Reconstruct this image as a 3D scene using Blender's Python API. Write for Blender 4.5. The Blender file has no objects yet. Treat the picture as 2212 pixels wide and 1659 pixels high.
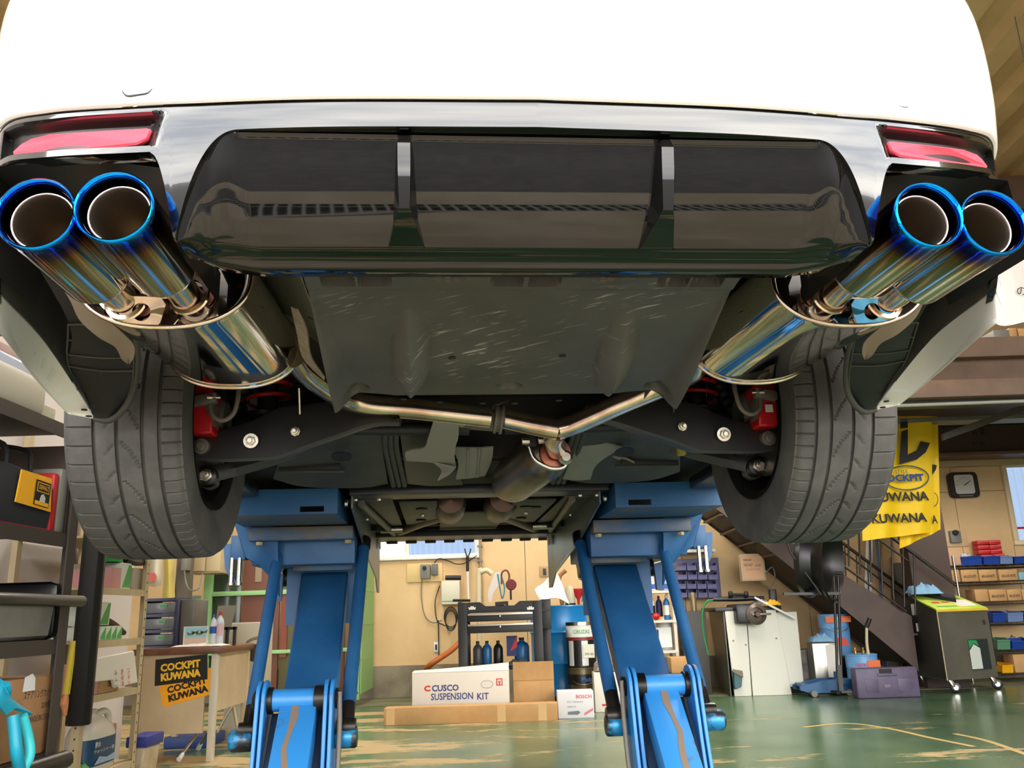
import bpy, bmesh, math, random
from mathutils import Vector, Matrix, noise
V = Vector
random.seed(7)
S = bpy.context.scene
COL = S.collection
# ------------------------------------------------------------------ camera, world, exposure
FPX = 1850.0; PITCH = math.radians(14.94); ROLL = math.radians(-1.825)
YAW = math.radians(5.22); CX = 0.14; H = 0.87
O = V((0, 0, H))
FW = V((0, math.cos(PITCH), math.sin(PITCH))); U0 = V((0, -math.sin(PITCH), math.cos(PITCH))); R0 = V((1, 0, 0))
RR = math.cos(ROLL)*R0 + math.sin(ROLL)*U0
UU = -math.sin(ROLL)*R0 + math.cos(ROLL)*U0
cam = bpy.data.objects.new('camera', bpy.data.cameras.new('camera')); COL.objects.link(cam)
cam.data.sensor_fit = 'HORIZONTAL'; cam.data.sensor_width = 36; cam.data.lens = 36*FPX/2212
cam.data.clip_start = .02; cam.data.clip_end = 300
cam.matrix_world = Matrix(((RR.x, UU.x, -FW.x, O.x), (RR.y, UU.y, -FW.y, O.y), (RR.z, UU.z, -FW.z, O.z), (0, 0, 0, 1)))
S.camera = cam
S.view_settings.view_transform = 'Standard'; S.view_settings.look = 'None'
S.view_settings.exposure = 0.0; S.view_settings.gamma = 1; S.view_settings.use_curve_mapping = False
S.cycles.max_bounces = 7; S.cycles.diffuse_bounces = 4; S.cycles.glossy_bounces = 4; S.cycles.transmission_bounces = 4
S.cycles.caustics_reflective = False; S.cycles.caustics_refractive = False; S.cycles.sample_clamp_indirect = 6
S.cycles.use_denoising = True
SKY = 11.0
w = bpy.data.worlds.new('sky'); S.world = w; w.use_nodes = True
nt = w.node_tree; nt.nodes.clear()
def N(nt, t, **k):
    n = nt.nodes.new(t)
    for a, b in k.items():
        if a in ('inp',):
            for i, v in b.items(): n.inputs[i].default_value = v
        else: setattr(n, a, b)
    return n
out = N(nt, 'ShaderNodeOutputWorld'); bg = N(nt, 'ShaderNodeBackground', inp={'Strength': SKY})
tc = N(nt, 'ShaderNodeTexCoord'); mp = N(nt, 'ShaderNodeMapping'); mp.inputs['Scale'].default_value = (1, 1, 6)
nz = N(nt, 'ShaderNodeTexNoise', inp={'Scale': 1.7, 'Detail': 6, 'Roughness': .55})
cr = N(nt, 'ShaderNodeValToRGB'); cr.color_ramp.elements[0].position = .36; cr.color_ramp.elements[1].position = .62
cr.color_ramp.elements[0].color = (.46, .49, .54, 1); cr.color_ramp.elements[1].color = (1, .96, .89, 1)
nt.links.new(tc.outputs['Generated'], mp.inputs[0]); nt.links.new(mp.outputs[0], nz.inputs[0])
nt.links.new(nz.outputs[0], cr.inputs[0]); nt.links.new(cr.outputs[0], bg.inputs[0]); nt.links.new(bg.outputs[0], out.inputs[0])
def area(name, loc, sx, sy, power, rot=(0, 0, 0), col=(1, .93, .82)):
    l = bpy.data.lights.new(name, 'AREA'); l.shape = 'RECTANGLE'; l.size = sx; l.size_y = sy; l.energy = power; l.color = col
    o = bpy.data.objects.new(name, l); o.location = loc; o.rotation_euler = rot; COL.objects.link(o); return o
area('fill_light', (-1.6, 7.4, 4.4), .3, 3.6, 170)  # unseen fill lights, added to brighten the shop interior
area('fill_light', (2.2, 7.2, 4.4), .3, 4.4, 230)
area('fill_light', (4.6, 8.6, 2.2), .3, 1.2, 22)
# ------------------------------------------------------------------ projection helpers (measuring the photograph)
def ray(x, y): return FW + RR*((x-1106)/FPX) + UU*((829.5-y)/FPX)
def Y(x, y, d): r = ray(x, y); return O + r*(d/r.y)
def F(x, y, z=0): r = ray(x, y); return O + r*((z-H)/r.z)
LL = V((math.cos(YAW), math.sin(YAW), 0)); AA = V((-math.sin(YAW), math.cos(YAW), 0)); ZZ = V((0, 0, 1))
def cb(x, y, b):
    r = ray(x, y); d = r*(b/r.dot(AA)); return V((d.dot(LL)-CX, b, d.z))
def cc(x, y, c):
    r = ray(x, y); d = r*(c/r.z); return V((d.dot(LL)-CX, d.dot(AA), c))
CO = V((0, 1.0, .12))                # car frame: base point
CARM = Matrix(((LL.x, AA.x, 0, 0), (LL.y, AA.y, 0, 0), (0, 0, 1, H), (0, 0, 0, 1))) @ Matrix.Translation(V((CX, 0, 0)))
# ------------------------------------------------------------------ materials
def lin(c):
    r = []
    for v in c[:3]:
        v /= 255.0; r.append(v/12.92 if v <= .04045 else ((v+.055)/1.055)**2.4)
    return (r[0], r[1], r[2], 1)
def M(name, col, rough=.6, metal=0, col2=None, ns=8, nth=(.4, .6), bump=0, bs=60, coat=0, emit=None, es=0, stretch=None, spec=None, aniso=0):
    m = bpy.data.materials.new(name); m.use_nodes = True; t = m.node_tree
    p = t.nodes['Principled BSDF']
    p.inputs['Base Color'].default_value = lin(col); p.inputs['Roughness'].default_value = rough; p.inputs['Metallic'].default_value = metal
    if coat: p.inputs['Coat Weight'].default_value = coat; p.inputs['Coat Roughness'].default_value = .03
    if spec is not None: p.inputs['Specular IOR Level'].default_value = spec
    if emit: p.inputs['Emission Color'].default_value = lin(emit); p.inputs['Emission Strength'].default_value = es
    tc = None
    if col2 or bump:
        tc = N(t, 'ShaderNodeTexCoord'); src = tc.outputs['Object']
        if stretch:
            mp = N(t, 'ShaderNodeMapping'); mp.inputs['Scale'].default_value = stretch; t.links.new(src, mp.inputs[0]); src = mp.outputs[0]
    if col2:
        n = N(t, 'ShaderNodeTexNoise', inp={'Scale': ns, 'Detail': 8, 'Roughness': .6}); t.links.new(src, n.inputs[0])
        r = N(t, 'ShaderNodeValToRGB'); r.color_ramp.elements[0].position = nth[0]; r.color_ramp.elements[1].position = nth[1]
        r.color_ramp.elements[0].color = lin(col); r.color_ramp.elements[1].color = lin(col2)
        t.links.new(n.outputs[0], r.inputs[0]); t.links.new(r.outputs[0], p.inputs['Base Color'])
    if bump:
        n2 = N(t, 'ShaderNodeTexNoise', inp={'Scale': bs, 'Detail': 3}); t.links.new(src, n2.inputs[0])
        b = N(t, 'ShaderNodeBump', inp={'Strength': bump, 'Distance': .01}); t.links.new(n2.outputs[0], b.inputs['Height']); t.links.new(b.outputs[0], p.inputs['Normal'])
    return m
mats = {}
def mm(name, *a, **k):
    if name not in mats: mats[name] = M(name, *a, **k)
    return mats[name]
WHITE = mm('white_paint', (236, 233, 226), .25, coat=.6)
GLOSS = mm('gloss_black', (7, 7, 8), .12, coat=1.0, spec=.5)
PIANO = mm('black_panel', (10, 9, 9), .5, coat=1.0, spec=0)
DKP = mm('dark_plastic', (52, 51, 47), .55, col2=(66, 64, 58), ns=6)
BLK = mm('matte_black', (18, 17, 17), .6)
BLK2 = mm('black_satin', (24, 23, 23), .35)
RUB = mm('rubber', (62, 60, 57), .75, col2=(78, 75, 71), ns=9, bump=.08, bs=300)
RUBD = mm('rubber_dark', (40, 39, 37), .8)
STEEL = mm('polished_stainless', (205, 200, 190), .06, 1)
STEELB = mm('brushed_stainless', (216, 200, 178), .2, 1, col2=(190, 160, 140), ns=12)
CHROME = mm('chrome', (215, 212, 205), .15, 1)
ZINC = mm('zinc_bolt', (190, 182, 165), .35, 1)
RED = mm('red_paint', (190, 28, 32), .4)
CAST = mm('cast_grey', (104, 98, 90), .6, .3)
SHIELD = mm('aluminium_shield', (140, 134, 120), .5, .7)
PALE = mm('pale_shield', (150, 145, 134), .6, .25)
TRAY = mm('undertray_plastic', (66, 65, 60), .55)
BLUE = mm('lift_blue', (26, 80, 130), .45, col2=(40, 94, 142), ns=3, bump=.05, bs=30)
BLUE_LIT = mm('lift_blue_lit_worn', (46, 128, 196), .4, col2=(74, 88, 98), ns=5, nth=(.56, .62))  # brighter blue paints the light on the lower parts; grey patches are wear
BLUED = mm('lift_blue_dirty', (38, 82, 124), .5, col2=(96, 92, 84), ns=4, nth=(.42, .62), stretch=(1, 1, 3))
GREASE = mm('greasy_steel', (46, 42, 38), .35, .5, col2=(22, 20, 18), ns=9)
CARD = mm('cardboard', (196, 152, 100), .8, col2=(184, 142, 92), ns=5)
CARDW = mm('white_card', (226, 220, 210), .7)
BEIGE = mm('beige_steel', (196, 178, 142), .55, col2=(182, 164, 128), ns=4)
DARKST = mm('dark_steel', (52, 45, 40), .55)
BROWN = mm('brown_steel', (116, 92, 76), .6, col2=(104, 82, 68), ns=3)
WPL = mm('white_plastic', (228, 228, 224), .4)
GREYP = mm('grey_plastic', (120, 118, 112), .5)
INK = mm('black_ink', (16, 15, 15), .6)
INKB = mm('blue_ink', (42, 62, 132), .6)
INKR = mm('red_ink', (206, 48, 52), .6)
YEL = mm('yellow_paint', (246, 178, 12), .5)
# undertray scratches
def scratch(m, base, lite):
    t = m.node_tree; p = t.nodes['Principled BSDF']; tc = N(t, 'ShaderNodeTexCoord')
    mp0 = N(t, 'ShaderNodeMapping'); mp0.inputs['Rotation'].default_value = (0, 0, math.radians(24)); mp = N(t, 'ShaderNodeMapping'); mp.inputs['Scale'].default_value = (9, 75, 9)
    n = N(t, 'ShaderNodeTexNoise', inp={'Scale': 2.2, 'Detail': 3, 'Roughness': .5}); r = N(t, 'ShaderNodeValToRGB')
    n2 = N(t, 'ShaderNodeTexNoise', inp={'Scale': 4, 'Detail': 2}); r2 = N(t, 'ShaderNodeValToRGB')
    r.color_ramp.elements[0].position = .61; r.color_ramp.elements[1].position = .72
    r2.color_ramp.elements[0].position = .48; r2.color_ramp.elements[1].position = .6
    x = N(t, 'ShaderNodeMath', operation='MULTIPLY'); mix = N(t, 'ShaderNodeMix', data_type='RGBA')
    n3 = N(t, 'ShaderNodeTexNoise', inp={'Scale': 7, 'Detail': 8}); r3 = N(t, 'ShaderNodeValToRGB')
    r3.color_ramp.elements[0].position = .35; r3.color_ramp.elements[1].position = .7
    r3.color_ramp.elements[0].color = lin(base); r3.color_ramp.elements[1].color = lin([c+14 for c in base])
    k = t.links.new
    k(tc.outputs['Object'], mp0.inputs[0]); k(mp0.outputs[0], mp.inputs[0]); k(mp.outputs[0], n.inputs[0]); k(n.outputs[0], r.inputs[0]); k(tc.outputs['Object'], n2.inputs[0]); k(n2.outputs[0], r2.inputs[0])
    k(r.outputs[0], x.inputs[0]); k(r2.outputs[0], x.inputs[1]); k(x.outputs[0], mix.inputs[0]); k(tc.outputs['Object'], n3.inputs[0]); k(n3.outputs[0], r3.inputs[0])
    k(r3.outputs[0], mix.inputs[6]); mix.inputs[7].default_value = lin(lite); k(mix.outputs[2], p.inputs['Base Color'])
scratch(TRAY, (56, 54, 48), (150, 146, 134))
# tip metal: blue burnt rim fading through purple and gold to steel along local b
def burnt(name, b0):
    m = bpy.data.materials.new(name); m.use_nodes = True; t = m.node_tree; p = t.nodes['Principled BSDF']
    p.inputs['Metallic'].default_value = 1; p.inputs['Roughness'].default_value = .07
    tc = N(t, 'ShaderNodeTexCoord'); sp = N(t, 'ShaderNodeSeparateXYZ'); mr = N(t, 'ShaderNodeMapRange')
    mr.inputs['From Min'].default_value = b0; mr.inputs['From Max'].default_value = b0+.125
    r = N(t, 'ShaderNodeValToRGB'); e = r.color_ramp.elements
    e[0].position = 0; e[0].color = (.005, .35, 1, 1); e[1].position = 1; e[1].color = lin((206, 196, 180))
    for pos, c in ((.06, (.008, .25, .9, 1)), (.11, (.006, .05, .42, 1)), (.24, (.02, .012, .16, 1)), (.34, (.13, .05, .09, 1)), (.45, lin((166, 122, 72))), (.7, lin((190, 170, 140)))):
        x = e.new(pos); x.color = c
    t.links.new(tc.outputs['Object'], sp.inputs[0]); t.links.new(sp.outputs[1], mr.inputs[0]); t.links.new(mr.outputs[0], r.inputs[0]); t.links.new(r.outputs[0], p.inputs['Base Color'])
    return m
# ------------------------------------------------------------------ mesh helpers
class G: flip = False; base = V((0, 0, 0)); car = False
OB = {}
def begin(name, label, cat, base, group=None, car=False):
    o = bpy.data.objects.new(name, None); COL.objects.link(o); o.empty_display_size = .1
    G.base = V(base); G.car = car; G.flip = False; OB[o.name] = V(base)
    if car: o.matrix_world = CARM @ Matrix.Translation(G.base)
    else: o.location = G.base
    o['label'] = label; o['category'] = cat
    if group: o['group'] = group
    return o
def mk(name, verts, faces, mat, parent=None, smooth=None, mat_idx=None, sub=0):
    vs = [V(v) for v in verts]
    if G.flip and (parent is not None):
        vs = [V((-v.x, v.y, v.z)) for v in vs]; faces = [tuple(reversed(f)) for f in faces]
    me = bpy.data.meshes.new(name)
    if parent is None:
        lo = V((min(v.x for v in vs), min(v.y for v in vs), min(v.z for v in vs))); hi = V((max(v.x for v in vs), max(v.y for v in vs), max(v.z for v in vs)))
        base = V(((lo.x+hi.x)/2, (lo.y+hi.y)/2, lo.z)); car = False
    else: base = OB[parent.name]
    me.from_pydata([tuple(v-base) for v in vs], [], [tuple(f) for f in faces])
    ml = mat if isinstance(mat, (list, tuple)) else [mat]
    for m in ml: me.materials.append(m)
    if mat_idx:
        for p, i in zip(me.polygons, mat_idx): p.material_index = i
    bm = bmesh.new(); bm.from_mesh(me); bmesh.ops.remove_doubles(bm, verts=bm.verts, dist=1e-6); bmesh.ops.recalc_face_normals(bm, faces=bm.faces); bm.to_mesh(me); bm.free()
    if smooth is not None:
        me.polygons.foreach_set('use_smooth', [True]*len(me.polygons)); me.set_sharp_from_angle(angle=math.radians(smooth))
    o = bpy.data.objects.new(name, me); COL.objects.link(o)
    if parent is not None: o.parent = parent
    else: o.location = base
    OB[o.name] = V(base)
    return o
def tag(o, label=None, cat=None, group=None, kind=None):
    if label: o['label'] = label
    if cat: o['category'] = cat
    if group: o['group'] = group
    if kind: o['kind'] = kind
    return o
def struct(o): o['kind'] = 'structure'; return o
CUBEF = [(0, 3, 2, 1), (4, 5, 6, 7), (0, 1, 5, 4), (1, 2, 6, 5), (2, 3, 7, 6), (3, 0, 4, 7)]
def bevmesh(verts, faces, bev, seg=2):
    bm = bmesh.new(); vv = [bm.verts.new(v) for v in verts]
    for f in faces: bm.faces.new([vv[i] for i in f])
    bmesh.ops.recalc_face_normals(bm, faces=bm.faces)
    ed = [e for e in bm.edges if len(e.link_faces) == 2 and e.calc_face_angle(0) > .5]
    bmesh.ops.bevel(bm, geom=ed, offset=bev, segments=seg, profile=.5, affect='EDGES')
    bm.verts.index_update(); r = [v.co.copy() for v in bm.verts], [tuple(v.index for v in f.verts) for f in bm.faces]; bm.free(); return r
def bx(name, x0, x1, y0, y1, z0, z1, mat, parent=None, bev=0, rot=0, piv=None):
    vs = [V(p) for p in ((x0, y0, z0), (x1, y0, z0), (x1, y1, z0), (x0, y1, z0), (x0, y0, z1), (x1, y0, z1), (x1, y1, z1), (x0, y1, z1))]
    fs = CUBEF
    if bev: vs, fs = bevmesh(vs, fs, bev)
    if rot:
        c = V(piv) if piv else V(((x0+x1)/2, (y0+y1)/2, 0)); R = Matrix.Rotation(rot, 3, 'Z'); vs = [c+R@(v-c) for v in vs]
    return mk(name, vs, fs, mat, parent, 40 if bev else None)
def prism(name, poly, ext, mat, parent=None, bev=0, smooth=None):
    n = len(poly); ext = V(ext); vs = [V(p) for p in poly]+[V(p)+ext for p in poly]
    fs = [tuple(range(n)), tuple(range(2*n-1, n-1, -1))]+[(i, n+i, n+(i+1) % n, (i+1) % n) for i in range(n)]
    if bev: vs, fs = bevmesh(vs, fs, bev, 1)
    return mk(name, vs, fs, mat, parent, smooth if smooth is not None else (40 if bev else None))
def crom(P, n):
    if len(P) < 3: return [P[0].lerp(P[-1], i/n) for i in range(n+1)]
    out = []; m = len(P)-1
    for i in range(n+1):
        t = i/n*m; k = min(int(t), m-1); u = t-k
        p1, p2 = P[k], P[k+1]; p0 = P[k-1] if k > 0 else p1*2-p2; p3 = P[k+2] if k+2 <= m else p2*2-p1
        out.append(.5*((2*p1)+(p2-p0)*u+(2*p0-5*p1+4*p2-p3)*u*u+(3*p1-p0-3*p2+p3)*u**3))
    return out
def tube(name, pts, r, mat, parent=None, seg=12, n=0, caps=True, hollow=0, only=False):
    P = [V(p) for p in pts]
    if n: P = crom(P, n)
    m = len(P); rad = r if isinstance(r, (list, tuple)) else [r]*m
    if len(rad) != m: rad = [x.x for x in crom([V((q, 0, 0)) for q in rad], m-1)]
    T = [(P[min(i+1, m-1)]-P[max(i-1, 0)]).normalized() for i in range(m)]
    a = T[0].orthogonal().normalized(); vs = []; fs = []
    for i in range(m):
        a = (a-T[i]*a.dot(T[i])).normalized(); b = T[i].cross(a)
        for j in range(seg): q = 2*math.pi*j/seg; vs.append(P[i]+(a*math.cos(q)+b*math.sin(q))*rad[i])
    for i in range(m-1):
        for j in range(seg): k = (j+1) % seg; fs.append((i*seg+j, i*seg+k, (i+1)*seg+k, (i+1)*seg+j))
    if caps: fs += [tuple(range(seg-1, -1, -1)), tuple(range((m-1)*seg, m*seg))]
    if only: return vs, fs
    return mk(name, vs, fs, mat, parent, 50)
def lathe(name, prof, org, axis, mat, parent=None, seg=32, smooth=35, closed=False, ref=None, arc=1.0, only=False):
    A = V(axis).normalized(); a = (V(ref)-A*V(ref).dot(A)).normalized() if ref else A.orthogonal().normalized(); b = A.cross(a); vs = []; fs = []; org = V(org)
    n = len(prof); full = arc >= 1.0; ns = seg if full else seg+1
    for j in range(ns):
        q = 2*math.pi*arc*j/seg
        for (r, h) in prof: vs.append(org+A*h+(a*math.cos(q)+b*math.sin(q))*max(r, 1e-4))
    for j in range(seg):
        k = (j+1) % ns
        for i in range(n if closed else n-1): i2 = (i+1) % n; fs.append((j*n+i, j*n+i2, k*n+i2, k*n+i))
    if only: return vs, fs
    return mk(name, vs, fs, mat, parent, smooth)
def join(parts):
    vs = []; fs = []
    for v, f in parts: o = len(vs); vs += list(v); fs += [tuple(i+o for i in q) for q in f]
    return vs, fs
def boxv(x0, x1, y0, y1, z0, z1): return [V(p) for p in ((x0, y0, z0), (x1, y0, z0), (x1, y1, z0), (x0, y1, z0), (x0, y0, z1), (x1, y0, z1), (x1, y1, z1), (x0, y1, z1))], CUBEF
def obox(p, q, wv, hv):                       # bar from p to q, half-extents wv, hv as vectors
    p, q, wv, hv = V(p), V(q), V(wv), V(hv)
    return [p-wv-hv, p+wv-hv, p+wv+hv, p-wv+hv, q-wv-hv, q+wv-hv, q+wv+hv, q-wv+hv], CUBEF
def bar(name, p, q, wv, hv, mat, parent=None, bev=0):
    vs, fs = obox(p, q, wv, hv)
    if bev: vs, fs = bevmesh(vs, fs, bev)
    return mk(name, vs, fs, mat, parent, 40 if bev else None)
def grid(name, rows, mat, parent=None, thick=0, smooth=50, nv=0, nu=0, only=False):
    R = [[V(p) for p in r] for r in rows]
    if nu: R = [crom(r, nu) for r in R]
    if nv:
        cols = [crom([r[j] for r in R], nv) for j in range(len(R[0]))]; R = [[cols[j][i] for j in range(len(cols))] for i in range(nv+1)]
    h, wd = len(R), len(R[0]); vs = [p for r in R for p in r]; fs = []
    for i in range(h-1):
        for j in range(wd-1): fs.append((i*wd+j, i*wd+j+1, (i+1)*wd+j+1, (i+1)*wd+j))
    if thick:
        nn = []
        for i in range(h):
            for j in range(wd):
                du = R[i][min(j+1, wd-1)]-R[i][max(j-1, 0)]; dv = R[min(i+1, h-1)][j]-R[max(i-1, 0)][j]; c = du.cross(dv); nn.append(c.normalized() if c.length > 1e-12 else V((0, 0, 1)))
        m = len(vs); vs = vs+[v+q*thick for v, q in zip(vs, nn)]
        fs = fs+[tuple(reversed([i+m for i in f])) for f in fs]
        bd = [i for i in range(wd)]+[i*wd+wd-1 for i in range(1, h)]+[(h-1)*wd+j for j in range(wd-2, -1, -1)]+[i*wd for i in range(h-2, 0, -1)]
        for i in range(len(bd)): a, b = bd[i], bd[(i+1) % len(bd)]; fs.append((b, a, a+m, b+m))
    if only: return vs, fs
    return mk(name, vs, fs, mat, parent, smooth)
FONT = bpy.data.fonts.load('<builtin>') if False else None
def text(s, org, right, up, height, mat, parent, width=None, bold=0, name='lettering', lift=.0012, sp=1.0, align='LEFT'):
    cu = bpy.data.curves.new('t', 'FONT'); cu.body = s; cu.size = 1; cu.resolution_u = 2; cu.offset = bold; cu.space_character = sp
    ob = bpy.data.objects.new('t', cu); me = bpy.data.meshes.new_from_object(ob)
    bpy.data.objects.remove(ob); bpy.data.curves.remove(cu)
    if not me.vertices: return None
    X = [v.co.x for v in me.vertices]; Yv = [v.co.y for v in me.vertices]; x0, x1, y0, y1 = min(X), max(X), min(Yv), max(Yv)
    right = V(right).normalized(); up = V(up).normalized(); nrm = right.cross(up)
    sy = height/(y1-y0); sx = width/(x1-x0) if width else sy
    off = -.5*(x1-x0)*sx if align == 'CENTER' else 0
    vs = [V(org)+right*((v.co.x-x0)*sx+off)+up*((v.co.y-y0)*sy)+nrm*lift for v in me.vertices]
    fs = [tuple(p.vertices) for p in me.polygons]; bpy.data.meshes.remove(me)
    return mk(name, vs, fs, mat, parent)
def quadp(name, p, right, up, wd, ht, mat, parent, lift=.001, t=.0008):
    right = V(right).normalized(); up = V(up).normalized(); n = right.cross(up); p = V(p)+n*lift
    return prism(name, [p, p+right*wd, p+right*wd+up*ht, p+up*ht], -n*t, mat, parent)
def copy_tree(o, parent=None):
    c = o.copy(); COL.objects.link(c)
    if parent: c.parent = parent
    for ch in list(o.children): copy_tree(ch, c)
    return c
def circ(c, r, n, ax1, ax2, ph=0): return [V(c)+V(ax1)*(r*math.cos(ph+2*math.pi*i/n))+V(ax2)*(r*math.sin(ph+2*math.pi*i/n)) for i in range(n)]
def rrect(x0, x1, y0, y1, r, n=5):
    o = []
    for cx, cy, a in ((x1-r, y1-r, 0), (x0+r, y1-r, 90), (x0+r, y0+r, 180), (x1-r, y0+r, 270)):
        for i in range(n+1): q = math.radians(a+90*i/n); o.append((cx+r*math.cos(q), cy+r*math.sin(q)))
    return o
def ss(a, b, x): t = min(1, max(0, (x-a)/(b-a))); return t*t*(3-2*t)
XR, ZU, YF = V((1, 0, 0)), V((0, 0, 1)), V((0, 1, 0))
# ================================================================== SETTING
WY = 10.1; XL, XR_ = -5.6, 7.0; CEIL = 4.8
def floor_mat():
    m = bpy.data.materials.new('green_epoxy'); m.use_nodes = True; t = m.node_tree; p = t.nodes['Principled BSDF']; k = t.links.new
    tc = N(t, 'ShaderNodeTexCoord'); mp = N(t, 'ShaderNodeMapping'); mp.inputs['Scale'].default_value = (.7, 3.0, 1)
    n = N(t, 'ShaderNodeTexNoise', inp={'Scale': 1.1, 'Detail': 9, 'Roughness': .68}); r = N(t, 'ShaderNodeValToRGB')
    r.color_ramp.elements[0].position = .565; r.color_ramp.elements[1].position = .60
    n2 = N(t, 'ShaderNodeTexNoise', inp={'Scale': 2.2, 'Detail': 5}); r2 = N(t, 'ShaderNodeValToRGB')
    r2.color_ramp.elements[0].color = lin((62, 94, 66)); r2.color_ramp.elements[1].color = lin((98, 122, 92)); r2.color_ramp.elements[0].position = .3; r2.color_ramp.elements[1].position = .7
    # more wear towards the left of the shop and near the wall
    sp = N(t, 'ShaderNodeSeparateXYZ'); mr = N(t, 'ShaderNodeMapRange'); mr.inputs['From Min'].default_value = -3.2; mr.inputs['From Max'].default_value = 1.6
    mr.inputs['To Min'].default_value = .085; mr.inputs['To Max'].default_value = -.045; ad = N(t, 'ShaderNodeMath', operation='ADD')
    mx = N(t, 'ShaderNodeMix', data_type='RGBA'); mx.inputs[7].default_value = lin((176, 152, 108))
    k(tc.outputs['Object'], mp.inputs[0]); k(mp.outputs[0], n.inputs[0]); k(tc.outputs['Object'], sp.inputs[0]); k(sp.outputs[0], mr.inputs[0])
    k(n.outputs[0], ad.inputs[0]); k(mr.outputs[0], ad.inputs[1]); k(ad.outputs[0], r.inputs[0]); k(tc.outputs['Object'], n2.inputs[0]); k(n2.outputs[0], r2.inputs[0])
    k(r2.outputs[0], mx.inputs[6]); k(r.outputs[0], mx.inputs[0]); k(mx.outputs[2], p.inputs['Base Color'])
    mr2 = N(t, 'ShaderNodeMapRange'); mr2.inputs['To Min'].default_value = .24; mr2.inputs['To Max'].default_value = .6; k(r.outputs[0], mr2.inputs[0]); k(mr2.outputs[0], p.inputs['Roughness'])
    return m
CONC = mm('concrete', (178, 164, 142), .85, col2=(160, 146, 122), ns=3)
ASPH = mm('asphalt', (80, 78, 76), .9, col2=(96, 93, 90), ns=14)
G.base = V((0, 0, 0))
fl = struct(bx('floor', XL, XR_, .95, WY, -.12, 0, floor_mat()))
struct(bx('floor', XL, XR_, WY-1.0, WY-.002, .0, .004, mm('worn_floor', (120, 112, 88), .5, col2=(78, 92, 66), ns=2.5, nth=(.42, .62), stretch=(.5, 2, 1))))
struct(bx('floor', XL, XR_, -.80, -.50, -.12, 0, CONC)); struct(bx('floor', XL, XR_, -.2, .95, -.12, 0, CONC))  # concrete apron, inner slab widened and paled to bounce light up underneath
struct(bx('floor', -40, 40, -60, -.80, -.12, -.002, ASPH))
struct(bx('floor', XL, XR_, -.8, .12, -.16, -.125, BLK))
gp = []
for i in range(150):
    x = -3.6+i*.05; gp.append(boxv(x, x+.012, -.49, -.21, -.03, 0))
for y in (-.49, -.36, -.222): gp.append(boxv(-3.6, 3.9, y, y+.014, -.028, .001))
v, f = join(gp); tag(mk('trim_grate', v, f, mm('galvanised', (150, 148, 142), .6, 0)), kind='structure')
# back wall: concrete foot, beige boards with open joints, windows cut out
struct(bx('trim_kick', XL, XR_, WY-.04, WY+.1, 0, .33, mm('kick_concrete', (150, 140, 120), .85, col2=(120, 110, 94), ns=2)))
wb = begin('wall_back', 'x', 'x', (0, WY, .33)); del wb['label']; del wb['category']; wb['kind'] = 'structure'
BOARD = mm('wall_board', (222, 190, 142), .75, col2=(212, 178, 130), ns=1.2)
a0 = Y(805, 1100, WY); a1 = Y(1036, 1205, WY); b0 = Y(2158, 1000, WY); b1 = Y(2300, 1184, WY)
w1 = (a0.x-.25, a1.x, a1.z, a1.z+1.25); w2 = (b0.x, b0.x+1.75, b1.z+.05, b0.z+.0)
xs = sorted([XL, -4.0, -2.9, w1[0], w1[1], Y(1134, 1200, WY).x, 1.9, 3.3, Y(2066, 1100, WY).x, w2[0], w2[1], XR_])
zs = [.33, 1.1, w1[2], Y(2080, 1062, WY).z, w2[3], 3.1, 4.8]
zs = [.33, Y(2080, 1062, WY).z, w2[3]+.02, 4.8]
def board(x0, x1, z0, z1):
    if x1-x0 < .03 or z1-z0 < .03: return
    bx('wall_panel', x0+.003, x1-.003, WY, WY+.03, z0+.003, z1-.003, BOARD, wb)
for i in range(len(xs)-1):
    xa, xb = xs[i], xs[i+1]; xm = (xa+xb)/2
    if w1[0] < xm < w1[1]: board(xa, xb, .33, w1[2]); board(xa, xb, w1[3], 4.8); continue
    if w2[0] < xm < w2[1]: board(xa, xb, .33, w2[2]); board(xa, xb, w2[3], 4.8); continue
    for z0, z1 in zip(zs, zs[1:]): board(xa, xb, z0, z1)
bx('wall_backing', XL, w1[0], WY+.04, WY+.08, .33, 4.8, DARKST, wb); bx('wall_backing', w1[1], w2[0], WY+.04, WY+.08, .33, 4.8, DARKST, wb)
bx('wall_backing', w2[1], XR_, WY+.04, WY+.08, .33, 4.8, DARKST, wb)
for W_ in (w1, w2): bx('wall_backing', W_[0], W_[1], WY+.035, WY+.075, .33, W_[2], DARKST, wb); bx('wall_backing', W_[0], W_[1], WY+.035, WY+.075, W_[3], 4.8, DARKST, wb)
def window(name, W, frm, mull, panes):
    t = begin(name, 'x', 'x', ((W[0]+W[1])/2, WY, W[2])); del t['label']; del t['category']; t['kind'] = 'structure'
    f = .055
    bx('window_frame', W[0], W[1], WY-.04, WY+.05, W[2], W[2]+f, frm, t, .005); bx('window_frame', W[0], W[1], WY-.04, WY+.05, W[3]-f, W[3], frm, t, .005)
    bx('window_frame', W[0], W[0]+f, WY-.04, WY+.05, W[2]+f, W[3]-f, frm, t, .005); bx('window_frame', W[1]-f, W[1], WY-.04, WY+.05, W[2]+f, W[3]-f, frm, t, .005)
    for x in mull: bx('mullion', x-.03, x+.03, WY-.025, WY+.045, W[2]+f, W[3]-f, frm, t, .004)
    for x0, x1, mt in panes: bx('pane', x0, x1, WY+.012, WY+.018, W[2]+f, W[3]-f, mt, t)
    return t
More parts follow.
